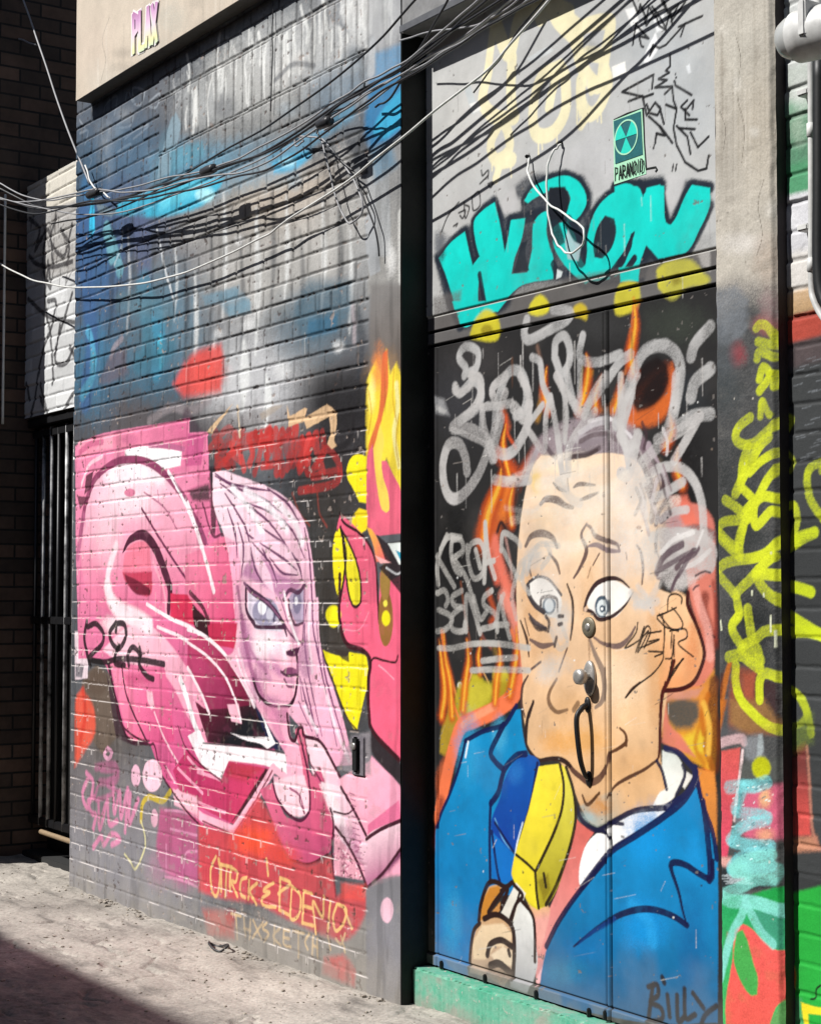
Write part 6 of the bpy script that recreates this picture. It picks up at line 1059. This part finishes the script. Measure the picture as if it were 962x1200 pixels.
# letter sticker on the stucco band
K1 = Q(140, 0, 16.03); YB_ = YS_ - .004
stk = empty('letter_sticker', w3(171, 35, YB_), 'small sticker of narrow letters fading pink to yellow on the stucco band', 'sticker')
m, nt, b, N = nodes('faded_rainbow_print'); L = nt.links.new
tc = N('ShaderNodeTexCoord'); sp = N('ShaderNodeSeparateXYZ'); L(tc.outputs['Object'], sp.inputs[0])
mr = N('ShaderNodeMapRange'); zc = w2(171, 33, YB_)[1]; mr.inputs[1].default_value = zc - .13; mr.inputs[2].default_value = zc + .13; L(sp.outputs[2], mr.inputs[0]); cr = N('ShaderNodeValToRGB'); L(mr.outputs[0], cr.inputs[0])
e = cr.color_ramp.elements; e[0].position = 0; e[0].color = (*lin('a8dcdc'), 1); e[1].position = 1; e[1].color = (*lin('a4548c'), 1)
for ps, c_ in ((.25, 'f0eeb0'), (.5, 'f2d8e4'), (.72, 'd8a8d0')): q = e.new(ps); q.color = (*lin(c_), 1)
L(cr.outputs[0], b.inputs['Base Color']); b.inputs['Roughness'].default_value = .45
LT = []
for i, ch in enumerate('FLAX' if False else 'PLAX'):
    for g in FONT[ch]:
        pts = []
        for gx, gy in zip(g[0::2], g[1::2]):
            t = (i + gx / 4 * .7 + .15) / 4; yb = 985 - 235 * t; pts.append(K1('%f %f' % (245 + 470 * t, yb - gy / 6 * 700))[0])
        LT.append(pts)
strokes('outline', LT, .046, plain('sticker_white', 'f2eeea', .5, 0, .05, 40., .1), YB_ + .003, stk); strokes('lettering', LT, .027, m, YB_ - .001, stk)

# ------------------------------------------------------------------ lock hardware on the door
def rotY(): return Matrix.Rotation(R(90), 4, 'X')      # z axis of the lathe points out of the wall (-y)
def disc(name, px, py, prof, mat, parent, Y=YD):
    p = w3(px, py, Y); bm = bmesh.new(); lathe(bm, prof, Matrix.Translation(p) @ rotY(), 28); bm_obj(name, bm, mat, parent, True)
db = empty('deadbolt', w3(690, 735, YD), 'round dull brass deadbolt between the painted eyes', 'lock')
disc('rose', 690.5, 735, [(.030, 0), (.030, .004), (.027, .0065), (.013, .007)], M_brass, db); disc('cylinder', 690.5, 735, [(.012, .006), (.011, .009), (.004, .0095)], M_chrome, db)
kn = empty('lock_knob', w3(690, 793, YD), 'steel knob lock on an oval plate under the deadbolt', 'lock')
bm = bmesh.new(); lathe(bm, [(.030, 0), (.030, .006), (.026, .010), (.012, .011)], Matrix.Translation(w3(692, 795, YD)) @ rotY() @ Matrix.Diagonal((.9, 1.75, 1, 1)), 32); bm_obj('oval_plate', bm, M_chrome, kn, True)
disc('knob', 692, 793, [(.012, .008), (.012, .022), (.021, .028), (.024, .038), (.022, .050), (.012, .054), (.004, .0545)], M_chrome, kn)
ha = empty('pull_handle', w3(690, 870, YD), 'black bow shaped pull handle under the steel knob', 'handle')
a_ = w3(689, 826, YD); b_ = w3(690.5, 913, YD)
bm = bmesh.new(); tube(bm, [a_ + Vector((0, -.004, 0)), a_ + Vector((0, -.026, -.012)), a_ + Vector((0, -.044, -.045)), b_ + Vector((0, -.036, .07)), b_ + Vector((0, -.018, .016)), b_ + Vector((0, -.003, 0))], [.009, .0085, .008, .008, .007, .006], 12, 8); bm_obj('bow', bm, M_dark, ha, True)
for q, nm in ((a_, 'top_mount'), (b_, 'bottom_mount')):
    bm = bmesh.new(); lathe(bm, [(.013, 0), (.013, .004), (.009, .007), (.003, .0075)], Matrix.Translation(q) @ rotY() @ Matrix.Diagonal((1, 1.8, 1, 1)), 20); bm_obj(nm, bm, M_dark, ha, True)
bm = bmesh.new(); lathe(bm, [(.004, 0), (.0035, .004), (.001, .005)], Matrix.Translation(b_ + Vector((0, -.007, 0))) @ rotY(), 12); bm_obj('screw', bm, M_chrome, ha, True)
# small socket box on the brick wall
p = w3(420, 884, 0); sb = empty('outlet_box', p, 'small black outlet box on a grey plate beside the pink shoulder', 'outlet')
bm = bmesh.new(); box(bm, p.x - .035, p.x + .045, -.006, .004, p.z - .075, p.z + .062, .004); bm_obj('plate', bm, plain('outlet_plate_paint', '78737a', .6), sb)
bm = bmesh.new(); box(bm, p.x - .018, p.x + .018, -.018, -.006, p.z - .062, p.z + .06, .006); bm_obj('cover', bm, M_dark, sb)
bm = bmesh.new(); lathe(bm, [(.012, 0), (.012, .006), (.006, .007)], Matrix.Translation(Vector((p.x, -.017, p.z + .028))) @ rotY(), 16); bm_obj('button', bm, M_chrome, sb, True)

# ------------------------------------------------------------------ cables
def cable(name, T, t, q, rad, mat, label, group=None, cat='cable'):
    """cable along traced points; q = distance in front of the wall (one value or a list spread along it)"""
    P = T(t)
    if name == 'overhead_cable' and P[-1][1] < 5:      # runs on up out of sight
        (x0, y0), (x1, y1) = P[-2:]; s_ = 260 / max(60, y0 - y1); P.append((x1 + (x1 - x0) * s_, y1 + (y1 - y0) * s_)); q = list(np.atleast_1d(q)) + [float(np.atleast_1d(q)[-1])] if not np.isscalar(q) else q
    n = len(P); qq = [q] * n if np.isscalar(q) else list(np.interp(np.linspace(0, 1, n), np.linspace(0, 1, len(q)), q))
    pts = [w3(x, y, -d) for (x, y), d in zip(P, qq)]; fine = catmull([tuple(v) for v in pts], 3); jr = random.Random(len(label) * 7 + n)
    fine = [Vector(v) + (Vector((0, jr.uniform(-.003, .003), jr.uniform(-.0035, .0035))) if 0 < i < len(fine) - 1 else Vector((0, 0, 0))) for i, v in enumerate(fine)]
    bm = bmesh.new(); tube(bm, fine, rad, 7, 3)
    o = bm_obj(name, bm, mat, None, True); return tag(o, label, cat, group)
GC = 'overhead cables strung along the wall'
cable('overhead_cable', PX, '-20 300 0 309 40 328 87 336 150 334 218 319 300 281 340 256 415 206 480 153 574 78 642 0 690 -60', [.06, .05, .05, .07, .10], .0042, M_wcable, 'white cable sagging lowest across the brick wall and rising over the door', GC)
cable('overhead_cable', PX, '-20 206 0 215 40 233 80 231 120 224 150 220 200 207 240 199 302 174 371 133 427 96 477 70 540 17 600 -40', [.3, .14, .14, .12, .06], .0036, M_gcable, 'light grey cable topmost in the main bundle', GC)
cable('overhead_cable', PX, '-20 212 0 220 40 240 90 241 140 232 200 213 240 203 302 181 371 139 427 102 477 77 540 25 610 -40', [.3, .14, .14, .13, .07], .0050, M_cable, 'thickest black cable just under the light grey one in the bundle', GC)
cable('overhead_cable', PX, '-20 228 20 236 60 232 110 222 160 225 240 207 300 196 371 150 430 110 480 80 560 30 630 -30', [.3, .145, .145, .14, .08], .0036, M_gcable, 'dull grey cable in the middle of the bundle', GC)
cable('overhead_cable', PX, '-20 226 30 240 90 250 150 247 220 222 300 190 380 140 440 103 500 69 575 20 640 -40', [.3, .135, .135, .12, .05], .003, M_gcable, 'thin grey cable lowest in the main bundle', GC)
cable('overhead_cable', PX, '60 262 120 250 190 220 240 190 343 128 427 62 486 0 520 -40', [.05, .1, .14, .2], .004, M_cable, 'thin black cable slanting steeply up to the top left of the door', GC)
cable('overhead_cable', PX, '440 125 458 112 490 60 520 8 540 -30', [.02, .05, .1], .004, M_cable, 'short black cable climbing beside the top corner of the door', GC)
cable('overhead_cable', PX, '468 47 510 35 560 28 600 5 640 -30', [.02, .05, .06], .003, M_gcable, 'short grey cable crossing the black lintel', GC)
cable('overhead_cable', PX, '380 152 430 122 482 84 540 48 600 12 680 -40', [.10, .08, .05], .0034, M_gcable, 'pale cable along the lower side of the bundle over the door head', GC)
cable('overhead_cable', PX, '-20 222 40 244 100 238 180 226 260 196 330 170 400 122 470 78 520 42 600 -10 660 -50', [.22, .14, .14, .13, .09], .0046, M_cable, 'black cable sagging a little in front of the door head', GC)
cable('overhead_cable', PX, '555 108 585 70 611 30 645 -8', [.01, .02, .04], .0028, M_cable, 'fine black wire crossing the cream letters', GC)
cable('overhead_cable', PX, '-20 232 40 250 100 236 160 234 220 222 280 206 330 190 400 140 450 105 520 64 590 20 680 -30', [.28, .15, .145, .15, .1], .0040, M_cable, 'black cable farthest from the wall in the bundle', GC)
cable('drop_wire', PX, '319 -20 320 0 319 60 317 130', .012, .0022, M_cable, 'straight black wire hanging down the bricks set on end')
cable('hanging_cord', G2, '340 515 345 545 370 525 340 510 425 518 450 560 480 700 510 790 545 838 585 805 592 750 540 640 490 580 440 520', [.03, .04, .05, .04, .03], .0035, M_gcable, 'grey cord looped and hanging in front of the blue spray')
cable('hanging_cord', G2, '425 490 440 530 500 590 560 650 600 750 640 860 655 962', [.03, .05, .04, .02], .0032, M_cable, 'black cord dangling beside the looped grey cord')
cable('hanging_cord', G2, '420 500 440 460 500 410 560 390 590 350 600 310', [.03, .06, .12], .003, M_cable, 'short black cord rising from the knot to the bundle')
cable('hanging_cord', G1, '320 620 345 690 400 730 415 745', [.03, .04, .03], .0042, M_wcable, 'short white cord end near the left corner of the brick wall')
cable('wire_hook', T1, '450 590 444 640 470 700 530 770 610 820 652 862 655 905 625 945 585 945 545 900 525 830 515 720 520 620 545 565 570 540', [-.095, -.05, -.03, -.04, -.06, -.095], .0034, M_wcable, 'white wire loop hanging over the turquoise letters', None, 'wire')
for (px, py, q_), lb in zip(((104, 229, .14), (238, 202, .135), (374, 146, .14)), ('black tape wrapped round the bundle near the white panel', 'black tape wrapped round the bundle above the cyan spray', 'black tape wrapped round the bundle beside the hanging cords')):
    c_ = w3(px, py, -q_); e_ = w3(px + 13, py - 5, -q_); bm = bmesh.new(); tube(bm, [c_, (c_ + e_) / 2, e_], [.017, .020, .017], 12, 3)
    for v in bm.verts: v.co += Vector((0, 0, rng.random() * .003))
    tag(bm_obj('tape_wrap', bm, M_cable, None, True), lb, 'tape', 'tape wraps on the cable bundle')
p = w3(*T1('560 740')[0], YD)
for i, (px, py) in enumerate((T1('572 536')[0], T1('450 588')[0])):
    q = w3(px, py, YD - .006); bm = bmesh.new(); lathe(bm, [(.006, 0), (.006, .012), (.003, .016)], Matrix.Translation(q) @ rotY(), 10)
    tag(bm_obj('wall_staple', bm, M_dark, None, True), ['small black staple at the top of the white wire loop', 'small black staple at the left end of the white wire loop'][i], 'staple')
cable('alley_wire', PX, '20 -20 28 0 45 50 75 140 105 215 ', [-.1, -.08, .02], .005, M_gcable, 'light wire dropping steeply in front of the dark brick building')
cable('alley_wire', PX, '-20 26 0 36 20 44 42 52', [-.1, -.1, -.09], .005, M_gcable, 'short light wire joining the steep wire at the top left')

# ------------------------------------------------------------------ security camera, conduit at the right edge
sc_ = empty('security_camera', w3(950, 40, YR), 'white dome security camera on an arm at the top right', 'security camera')
c0 = w3(940, 42, -.16); ax_ = Vector((1, .12, -.05)).normalized()
Mx = Matrix.Translation(c0) @ ax_.to_track_quat('Z', 'Y').to_matrix().to_4x4()
bm = bmesh.new(); lathe(bm, [(.004, -.066), (.026, -.062), (.042, -.050), (.052, -.030), (.0555, -.008), (.0555, .0), (.05, .002)], Mx, 32); bm_obj('dome', bm, plain('dome_shaded_grey', (.42, .43, .42), .22, 0, 0, 30., .1), sc_, True)  # shading of the dome is put into this darker grey
bm = bmesh.new(); lathe(bm, [(.058, -.012), (.061, -.010), (.062, .02), (.062, .11), (.058, .125), (.03, .13)], Mx, 36); bm_obj('housing', bm, M_white, sc_, True)
bm = bmesh.new(); tube(bm, [c0 + ax_ * .045 + Vector((0, 0, .03)), c0 + ax_ * .05 + Vector((0, .01, .13)), c0 + ax_ * .05 + Vector((0, .12, .2)), w3(962, -40, YR) + Vector((.0, 0, .05))], .011, 12, 6); bm_obj('arm', bm, M_white, sc_, True)
bm = bmesh.new(); q = c0 + ax_ * .05; box(bm, q.x - .012, q.x + .012, q.y - .064, q.y + .064, q.z - .02, q.z + .066, .004); bm_obj('yoke', bm, M_white, sc_)
bm = bmesh.new(); lathe(bm, [(.05, 0), (.05, .012), (.02, .014)], Matrix.Translation(w3(962, -46, YR) + Vector((0, 0, .05))) @ rotY(), 24); bm_obj('mount_plate', bm, M_white, sc_, True)
cd_ = empty('conduit', w3(955, 360, YR), 'white conduit running down the right edge below the camera', 'conduit')
bm = bmesh.new(); tube(bm, [w3(950, 60, YR - .025), w3(950.5, 130, YR - .025), w3(951, 250, YR - .025), w3(951, 330, YR - .025), w3(954, 352, YR - .03), w3(966, 374, YR - .03), w3(985, 392, YR - .03)], .0085, 12, 5); bm_obj('pipe', bm, M_white, cd_, True)
for q in (w3(950.6, 160, YR - .025), w3(951, 318, YR - .025)):
    bm = bmesh.new(); lathe(bm, [(.0086, 0), (.0115, .001), (.0115, .034), (.0086, .035)], Matrix.Translation(q), 16); bm_obj('coupling', bm, M_white, cd_, True)
for px, py in ((951, 110), (951, 268)):
    q = w3(px, py, YR); bm = bmesh.new(); box(bm, q.x - .018, q.x + .018, YR - .036, YR - .002, q.z - .008, q.z + .008, .003); bm_obj('clip', bm, M_white, cd_)
bm = bmesh.new(); tube(bm, [w3(960, 62, YR - .05), w3(960, 200, YR - .05), w3(960.5, 330, YR - .05), w3(975, 366, YR - .05)], .016, 12, 5)
tag(bm_obj('black_downpipe', bm, M_dark, None, True), 'black pipe beside the white conduit at the right edge', 'pipe')

# ------------------------------------------------------------------ far left: white panel, gate, dark building
YW = .15; xw0 = w2(31, 300, YW)[0]; zw0 = w2(31, 490, YW)[1]; zw1 = w2(33, 218, YW)[1]
S = Surf(YW, xw0, XL + .02, zw0, zw1, .008, .005, 'd2d3d3', 1.7)
S.h, rb, gj, fu, fv = bricks(S, seed=25, depth=.006, header=0); S.col *= (.82 + .3 * rb)[..., None]
WS = 'black_scribble'
S.poly(PX('30 250 90 220 90 320 30 330'), '8d8780', 8, .6); S.poly(PX('28 212 95 185 95 232 28 254'), 'd6d0c2', 4, .9)
for t in ('110 20 150 60 130 140 180 60 200 200', '210 10 190 100 240 160 270 40', '170 90 160 200 190 280 180 180', '230 60 260 120 250 190', '110 160 140 190 200 200 270 180', '180 200 170 330 190 470 200 600 196 640', '180 330 210 330 200 400 180 460 150 560 130 700 115 760', '150 640 180 760', '270 300 240 400 215 480 210 560 250 560 285 480', '260 500 290 560 290 640 240 740', '105 320 170 380 230 400 285 410', '100 640 110 700', '150 690 170 740', '225 420 205 530'): S.line(G(t), 3.4, '2f2d30', 1, .85, WS)
for i in range(24): x, y = rr.uniform(34, 86), rr.uniform(245, 320); S.line([(x, y), (x + rr.uniform(-8, 8), y + rr.uniform(8, 26))], rr.uniform(1, 2.5), '4a4646', 1, .6, WS)
wp = empty('white_brick_panel', ((xw0 + XL) / 2, YW, zw0), 'sunlit white brick panel with black scribbles over the dark gate', 'wall')
split(S, wp, 'brickwork', M_brick, {WS: 'black scribbles'})
bm = bmesh.new(); box(bm, xw0, XL + .06, YW + .012, .5, zw0 - .005, zw1 - .002); bm_obj('panel_core', bm, plain('panel_core', '57544f', .8), wp)
# gate
gt = empty('barred_gate', ((xw0 + XL) / 2, .2, 0), 'tall black barred gate in the doorway under the white panel', 'gate')
M_iron = plain('black_iron', (.016, .016, .018), .42, .3, .2, 60., .4, None, .5)
zg = .19; M_glint = plain('glint_grey_bar', (.6, .6, .6), .4, .1, .3, 9., .97)  # dashed sunlit glints on the bars are painted as pale patches
x_ = xw0 + .05; k = 0
while x_ < XL + .02:
    bm = bmesh.new(); tube(bm, [(x_, .2, zg), (x_, .2, zw0 - .06)], .011, 8, 1); bm_obj('bar', bm, M_glint if k % 3 else M_iron, gt, True); k += 1; x_ += .105
for z_ in (zg + .02, 1.25, zw0 - .09):
    bm = bmesh.new(); box(bm, xw0 + .01, XL + .04, .19, .215, z_ - .02, z_ + .02, .003); bm_obj('rail', bm, M_iron, gt)
bm = bmesh.new(); box(bm, xw0 + .005, XL + .04, .165, .235, zw0 - .05, zw0 - .008, .004); bm_obj('head_rail', bm, M_iron, gt)
bm = bmesh.new(); box(bm, xw0 + .006, XL + .08, .30, .34, -.02, zw0 - .01)
for i in range(5): box(bm, xw0 + .02 + i * .2, xw0 + .19 + i * .2, .285, .30, .2, zw0 - .15, .004)
bm_obj('door_behind_bars', bm, plain('dark_door', (.012, .012, .012), .7, 0, .2, 20.), gt)
bm = bmesh.new(); box(bm, xw0 + .004, XL + .06, .16, .29, -.02, .045, .004); bm_obj('sill', bm, plain('dark_sill', (.02, .02, .02), .85), gt)
bm = bmesh.new(); tube(bm, [w3(48, 975, .15), w3(66, 981, .15), w3(90, 989, .15)], .013, 10, 4); tag(bm_obj('loose_pipe', bm, plain('rusty_tan_pipe', '9a8468', .6, 0, .2, 50.), None, True), 'tan pipe lying across the foot of the barred gate', 'pipe')
# dark building across the end
bx = xw0 - .004
db_ = empty('dark_brick_building', (bx, 1, 0), 'tall dark brick building in shade at the left edge', 'building')
mdb = brick_mat('dark_brown_brick', (.13, .078, .055), (.05, .035, .028), (.014, .012, .011))  # dark brown brick with near-black mortar
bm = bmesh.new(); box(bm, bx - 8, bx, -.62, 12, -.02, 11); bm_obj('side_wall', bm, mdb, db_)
bm = bmesh.new()
for i in range(7): tube(bm, [w3(7 + rr.uniform(-1, 1), 236 + i * 38, -.05), w3(7 + rr.uniform(-1, 1), 236 + i * 38 + 34, -.05)], .006, 6, 1)
p_ = [w3(6, 220, .02), w3(8, 330, .02), w3(7, 420, .02), w3(8, 496, .02)]
for q in p_: q.x = bx + .02
bm.free(); bm = bmesh.new()
tube(bm, [Vector((bx + .03, w2(0, 0, 0)[0] * 0 + .02, 3.5)), Vector((bx + .03, .02, 2.9)), Vector((bx + .028, .02, 2.5)), Vector((bx + .03, .02, 2.28))], .007, 8, 4)
tag(bm_obj('wall_wire', bm, M_wcable, None, True), 'white wire running straight down the dark building edge', 'wire')

# ------------------------------------------------------------------ opposite side of the alley: casts the shade on the ground
ob = empty('opposite_building', (-4, -6.2, 0), 'brick building across the alley behind the viewer', 'building')
mob = brick_mat('red_brown_brick', (.20, .10, .07), (.13, .07, .05), (.18, .17, .16))
bm = bmesh.new(); box(bm, -16, -5.6, -12, -6.0, -.02, 6.12); box(bm, -5.6, 7, -12, -6.0, -.02, 5.95); bm_obj('front_wall', bm, mob, ob)
bm = bmesh.new(); box(bm, -16, 7, -6.05, -5.94, 2.9, 3.05); bm_obj('string_course', bm, plain('stone_course', '9a948a', .8), ob)

# ------------------------------------------------------------------ ground
gx = np.concatenate([[-300, -80, -30, -16, -11, -9.6], np.arange(-9.0, -4.45, .009), [-4.2, -3.8, -3, -1, 3, 10, 40, 300]]); gy = np.concatenate([[-300, -60, -20, -9, -5, -3.5, -2.6], np.arange(-2.2, .36, .009), [.6, 2, 8, 30, 300]])
GX, GY = np.meshgrid(gx, gy)
GZ = .022 * (fbm(GX, GY, .9, 101, 4) - .5) + .012 * (fbm(GX * .5, GY * 1.6, .14, 103, 4) - .5) + .0035 * (fbm(GX, GY, .03, 105, 3) - .5)
GZ += .022 * sstep(-.35, -.02, GY) * (fbm(GX, GY, .1, 107, 3)) * (GY < .3) + .012 * np.maximum(0, sstep(-.7, -.1, GY))
rough = sstep(-.7, -1.0, GY + .25 * (fbm(GX, GY, .5, 111, 2) - .5)); GZ += rough * .012 * (fbm(GX, GY, .022, 109, 2) - .5)
crk = np.abs(fbm(GX, GY, .5, 113, 4) - .5); GZ -= .012 * (1 - sstep(.0, .012, crk))
GZ = np.where((np.abs(GX + 6.5) > 3) | (np.abs(GY + 1) > 2), GZ * .3, GZ) - .004
me = bpy.data.meshes.new('ground'); nx, ny = len(gx), len(gy)
me.vertices.add(nx * ny); me.vertices.foreach_set('co', np.stack([GX, GY, GZ], -1).astype(np.float32).ravel())
a = (np.arange(ny - 1)[:, None] * nx + np.arange(nx - 1)[None]).ravel(); quad = np.stack([a, a + 1, a + 1 + nx, a + nx], -1)
me.loops.add(quad.size); me.loops.foreach_set('vertex_index', quad.ravel().astype(np.int32)); me.polygons.add(len(quad)); me.polygons.foreach_set('loop_start', np.arange(0, quad.size, 4, dtype=np.int32)); me.update(calc_edges=True)
m, nt, b, N = nodes('worn_concrete_and_grit'); L = nt.links.new
tc = N('ShaderNodeTexCoord'); n1 = N('ShaderNodeTexNoise', Scale=2.2, Detail=9., Roughness=.7); n2 = N('ShaderNodeTexNoise', Scale=70., Detail=6., Roughness=.7); vo = N('ShaderNodeTexVoronoi', Scale=130.)
for n in (n1, n2, vo): L(tc.outputs['Object'], n.inputs['Vector'])
cr = N('ShaderNodeValToRGB'); e = cr.color_ramp.elements; e[0].position = .30; e[0].color = (*lin('78726b'), 1); e[1].position = .70; e[1].color = (*lin('b3aca2'), 1); q = e.new(.5); q.color = (*lin('a09990'), 1)
L(n1.outputs[0], cr.inputs[0])
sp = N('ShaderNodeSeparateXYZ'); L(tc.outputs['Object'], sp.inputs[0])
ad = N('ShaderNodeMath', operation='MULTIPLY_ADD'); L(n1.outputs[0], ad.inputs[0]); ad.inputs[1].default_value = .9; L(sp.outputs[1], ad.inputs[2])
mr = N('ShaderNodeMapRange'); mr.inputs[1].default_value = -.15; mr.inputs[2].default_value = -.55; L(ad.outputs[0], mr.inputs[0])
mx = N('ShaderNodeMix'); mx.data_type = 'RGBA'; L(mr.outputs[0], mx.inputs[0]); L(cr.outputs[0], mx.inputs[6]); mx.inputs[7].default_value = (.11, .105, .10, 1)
r1 = N('ShaderNodeMapRange'); r1.inputs[1].default_value = .35; r1.inputs[2].default_value = .68; r1.inputs[3].default_value = .72; r1.inputs[4].default_value = 1.22; L(n2.outputs[0], r1.inputs[0])
m2 = N('ShaderNodeMix'); m2.data_type = 'RGBA'; m2.blend_type = 'MULTIPLY'; m2.inputs[0].default_value = 1; mpp = N('ShaderNodeMapping'); mpp.inputs['Scale'].default_value = (1.2, 4.5, 1); mpp.inputs['Rotation'].default_value = (0, 0, .25); L(tc.outputs['Object'], mpp.inputs[0])
n3 = N('ShaderNodeTexNoise', Scale=2.6, Detail=7., Roughness=.62); L(mpp.outputs[0], n3.inputs['Vector'])
r3 = N('ShaderNodeMapRange'); r3.inputs[1].default_value = .52; r3.inputs[2].default_value = .70; r3.inputs[3].default_value = 1.08; r3.inputs[4].default_value = .52; L(n3.outputs[0], r3.inputs[0])
m3 = N('ShaderNodeMix'); m3.data_type = 'RGBA'; m3.blend_type = 'MULTIPLY'; m3.inputs[0].default_value = 1; L(mx.outputs[2], m3.inputs[6]); L(r3.outputs[0], m3.inputs[7])
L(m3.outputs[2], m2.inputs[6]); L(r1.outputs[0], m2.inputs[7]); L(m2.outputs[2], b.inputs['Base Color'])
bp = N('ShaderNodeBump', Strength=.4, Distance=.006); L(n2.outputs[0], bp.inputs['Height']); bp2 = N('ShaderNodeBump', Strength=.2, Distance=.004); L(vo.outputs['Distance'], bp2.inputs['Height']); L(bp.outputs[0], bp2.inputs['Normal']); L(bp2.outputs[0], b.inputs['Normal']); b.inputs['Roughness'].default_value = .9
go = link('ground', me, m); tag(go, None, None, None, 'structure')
# grit and pebbles
bm = bmesh.new(); prng = random.Random(4)
for i in range(1500):
    x = prng.uniform(-8.6, -4.5); y = -abs(prng.gauss(0, .8)) if prng.random() < .7 else prng.uniform(-2.1, -.02)
    if y < -2.1: continue
    y = min(y, -.012); r_ = .0018 + .006 * prng.random() ** 6
    ix = int(np.clip(np.searchsorted(gx, x), 0, nx - 1)); iy = int(np.clip(np.searchsorted(gy, y), 0, ny - 1)); z = GZ[iy, ix] + r_ * .3
    Mt = Matrix.Translation((x, y, z)) @ Matrix.Rotation(prng.uniform(0, 6), 4, 'Z') @ Matrix.Diagonal((r_ * prng.uniform(.8, 1.7), r_, r_ * prng.uniform(.4, .8), 1))
    g = bmesh.ops.create_icosphere(bm, subdivisions=1, radius=1, matrix=Mt)
    for v in g['verts']: v.co += Vector((prng.uniform(-1, 1), prng.uniform(-1, 1), prng.uniform(-1, 1))) * r_ * .18
tag(bm_obj('grit', bm, plain('grit_stone', 'b0a698', .85, 0, .3, 12., .3, '7a736a')), 'loose grit and pebbles scattered on the alley ground', 'gravel', None, 'stuff')
bm = bmesh.new()
for i in range(240):
    x = prng.uniform(-7.5, -4.8)
    if math.sin(x * 5.1) + math.sin(x * 13.7) < .1: continue
    y = -.012 - abs(prng.gauss(0, .03)); r_ = .003 + .008 * prng.random() ** 3
    ix = int(np.searchsorted(gx, x)); iy = int(np.clip(np.searchsorted(gy, y), 0, ny - 1)); z = GZ[iy, ix] + r_ * .3
    g = bmesh.ops.create_icosphere(bm, subdivisions=1, radius=1, matrix=Matrix.Translation((x, y, z)) @ Matrix.Rotation(prng.uniform(0, 6), 4, 'Z') @ Matrix.Diagonal((r_ * prng.uniform(1, 2), r_, r_ * .6, 1)))
    for v in g['verts']: v.co += Vector((prng.uniform(-1, 1), prng.uniform(-1, 1), prng.uniform(-1, 1))) * r_ * .25
tag(bm_obj('wall_debris', bm, plain('mortar_crumbs', 'a59c92', .9, 0, .3, 20., .3, '857d72')), 'crumbled mortar along the foot of the brick wall', 'debris', None, 'stuff')
# dropped ring of black cord
xg, yg = -5.93, -.085
bm = bmesh.new(); tube(bm, [(xg + .055 * math.cos(t) * (1.15 if k % 2 else 1), yg + .028 * math.sin(t), .030 + .010 * math.sin(t * 2)) for k, t in enumerate([i * .62 for i in range(11)])], .0045, 8, 5)
tag(bm_obj('cord_ring', bm, M_cable, None, True), 'small ring of black cord dropped at the foot of the red wall', 'litter')

# ------------------------------------------------------------------ light
AZ, EL = R(20), R(47)                       # sun left of the wall's normal, high
d = Vector((math.sin(AZ) * math.cos(EL), math.cos(AZ) * math.cos(EL), -math.sin(EL)))   # direction the light travels
sl = bpy.data.lights.new('sun', 'SUN'); sl.energy = 4.9; sl.angle = R(.55); sl.color = (1, .975, .94)
so = bpy.data.objects.new('sun', sl); col.objects.link(so); so.rotation_euler = d.to_track_quat('-Z', 'Y').to_euler(); so.location = (-6, -8, 9)
wd = bpy.data.worlds.new('World'); scn.world = wd; wd.use_nodes = True
nt = wd.node_tree; sk = nt.nodes.new('ShaderNodeTexSky'); sk.sky_type = 'NISHITA'; sk.sun_disc = False; sk.sun_elevation = EL; sk.sun_rotation = math.atan2(-d.x, -d.y)
bg = nt.nodes['Background']; bg.inputs['Strength'].default_value = .05; nt.links.new(sk.outputs[0], bg.inputs['Color'])
scn.view_settings.view_transform = 'Standard'; scn.view_settings.look = 'None'; scn.view_settings.exposure = .42; scn.view_settings.gamma = 1
scn.cycles.max_bounces = 5; scn.cycles.diffuse_bounces = 3; scn.cycles.glossy_bounces = 2
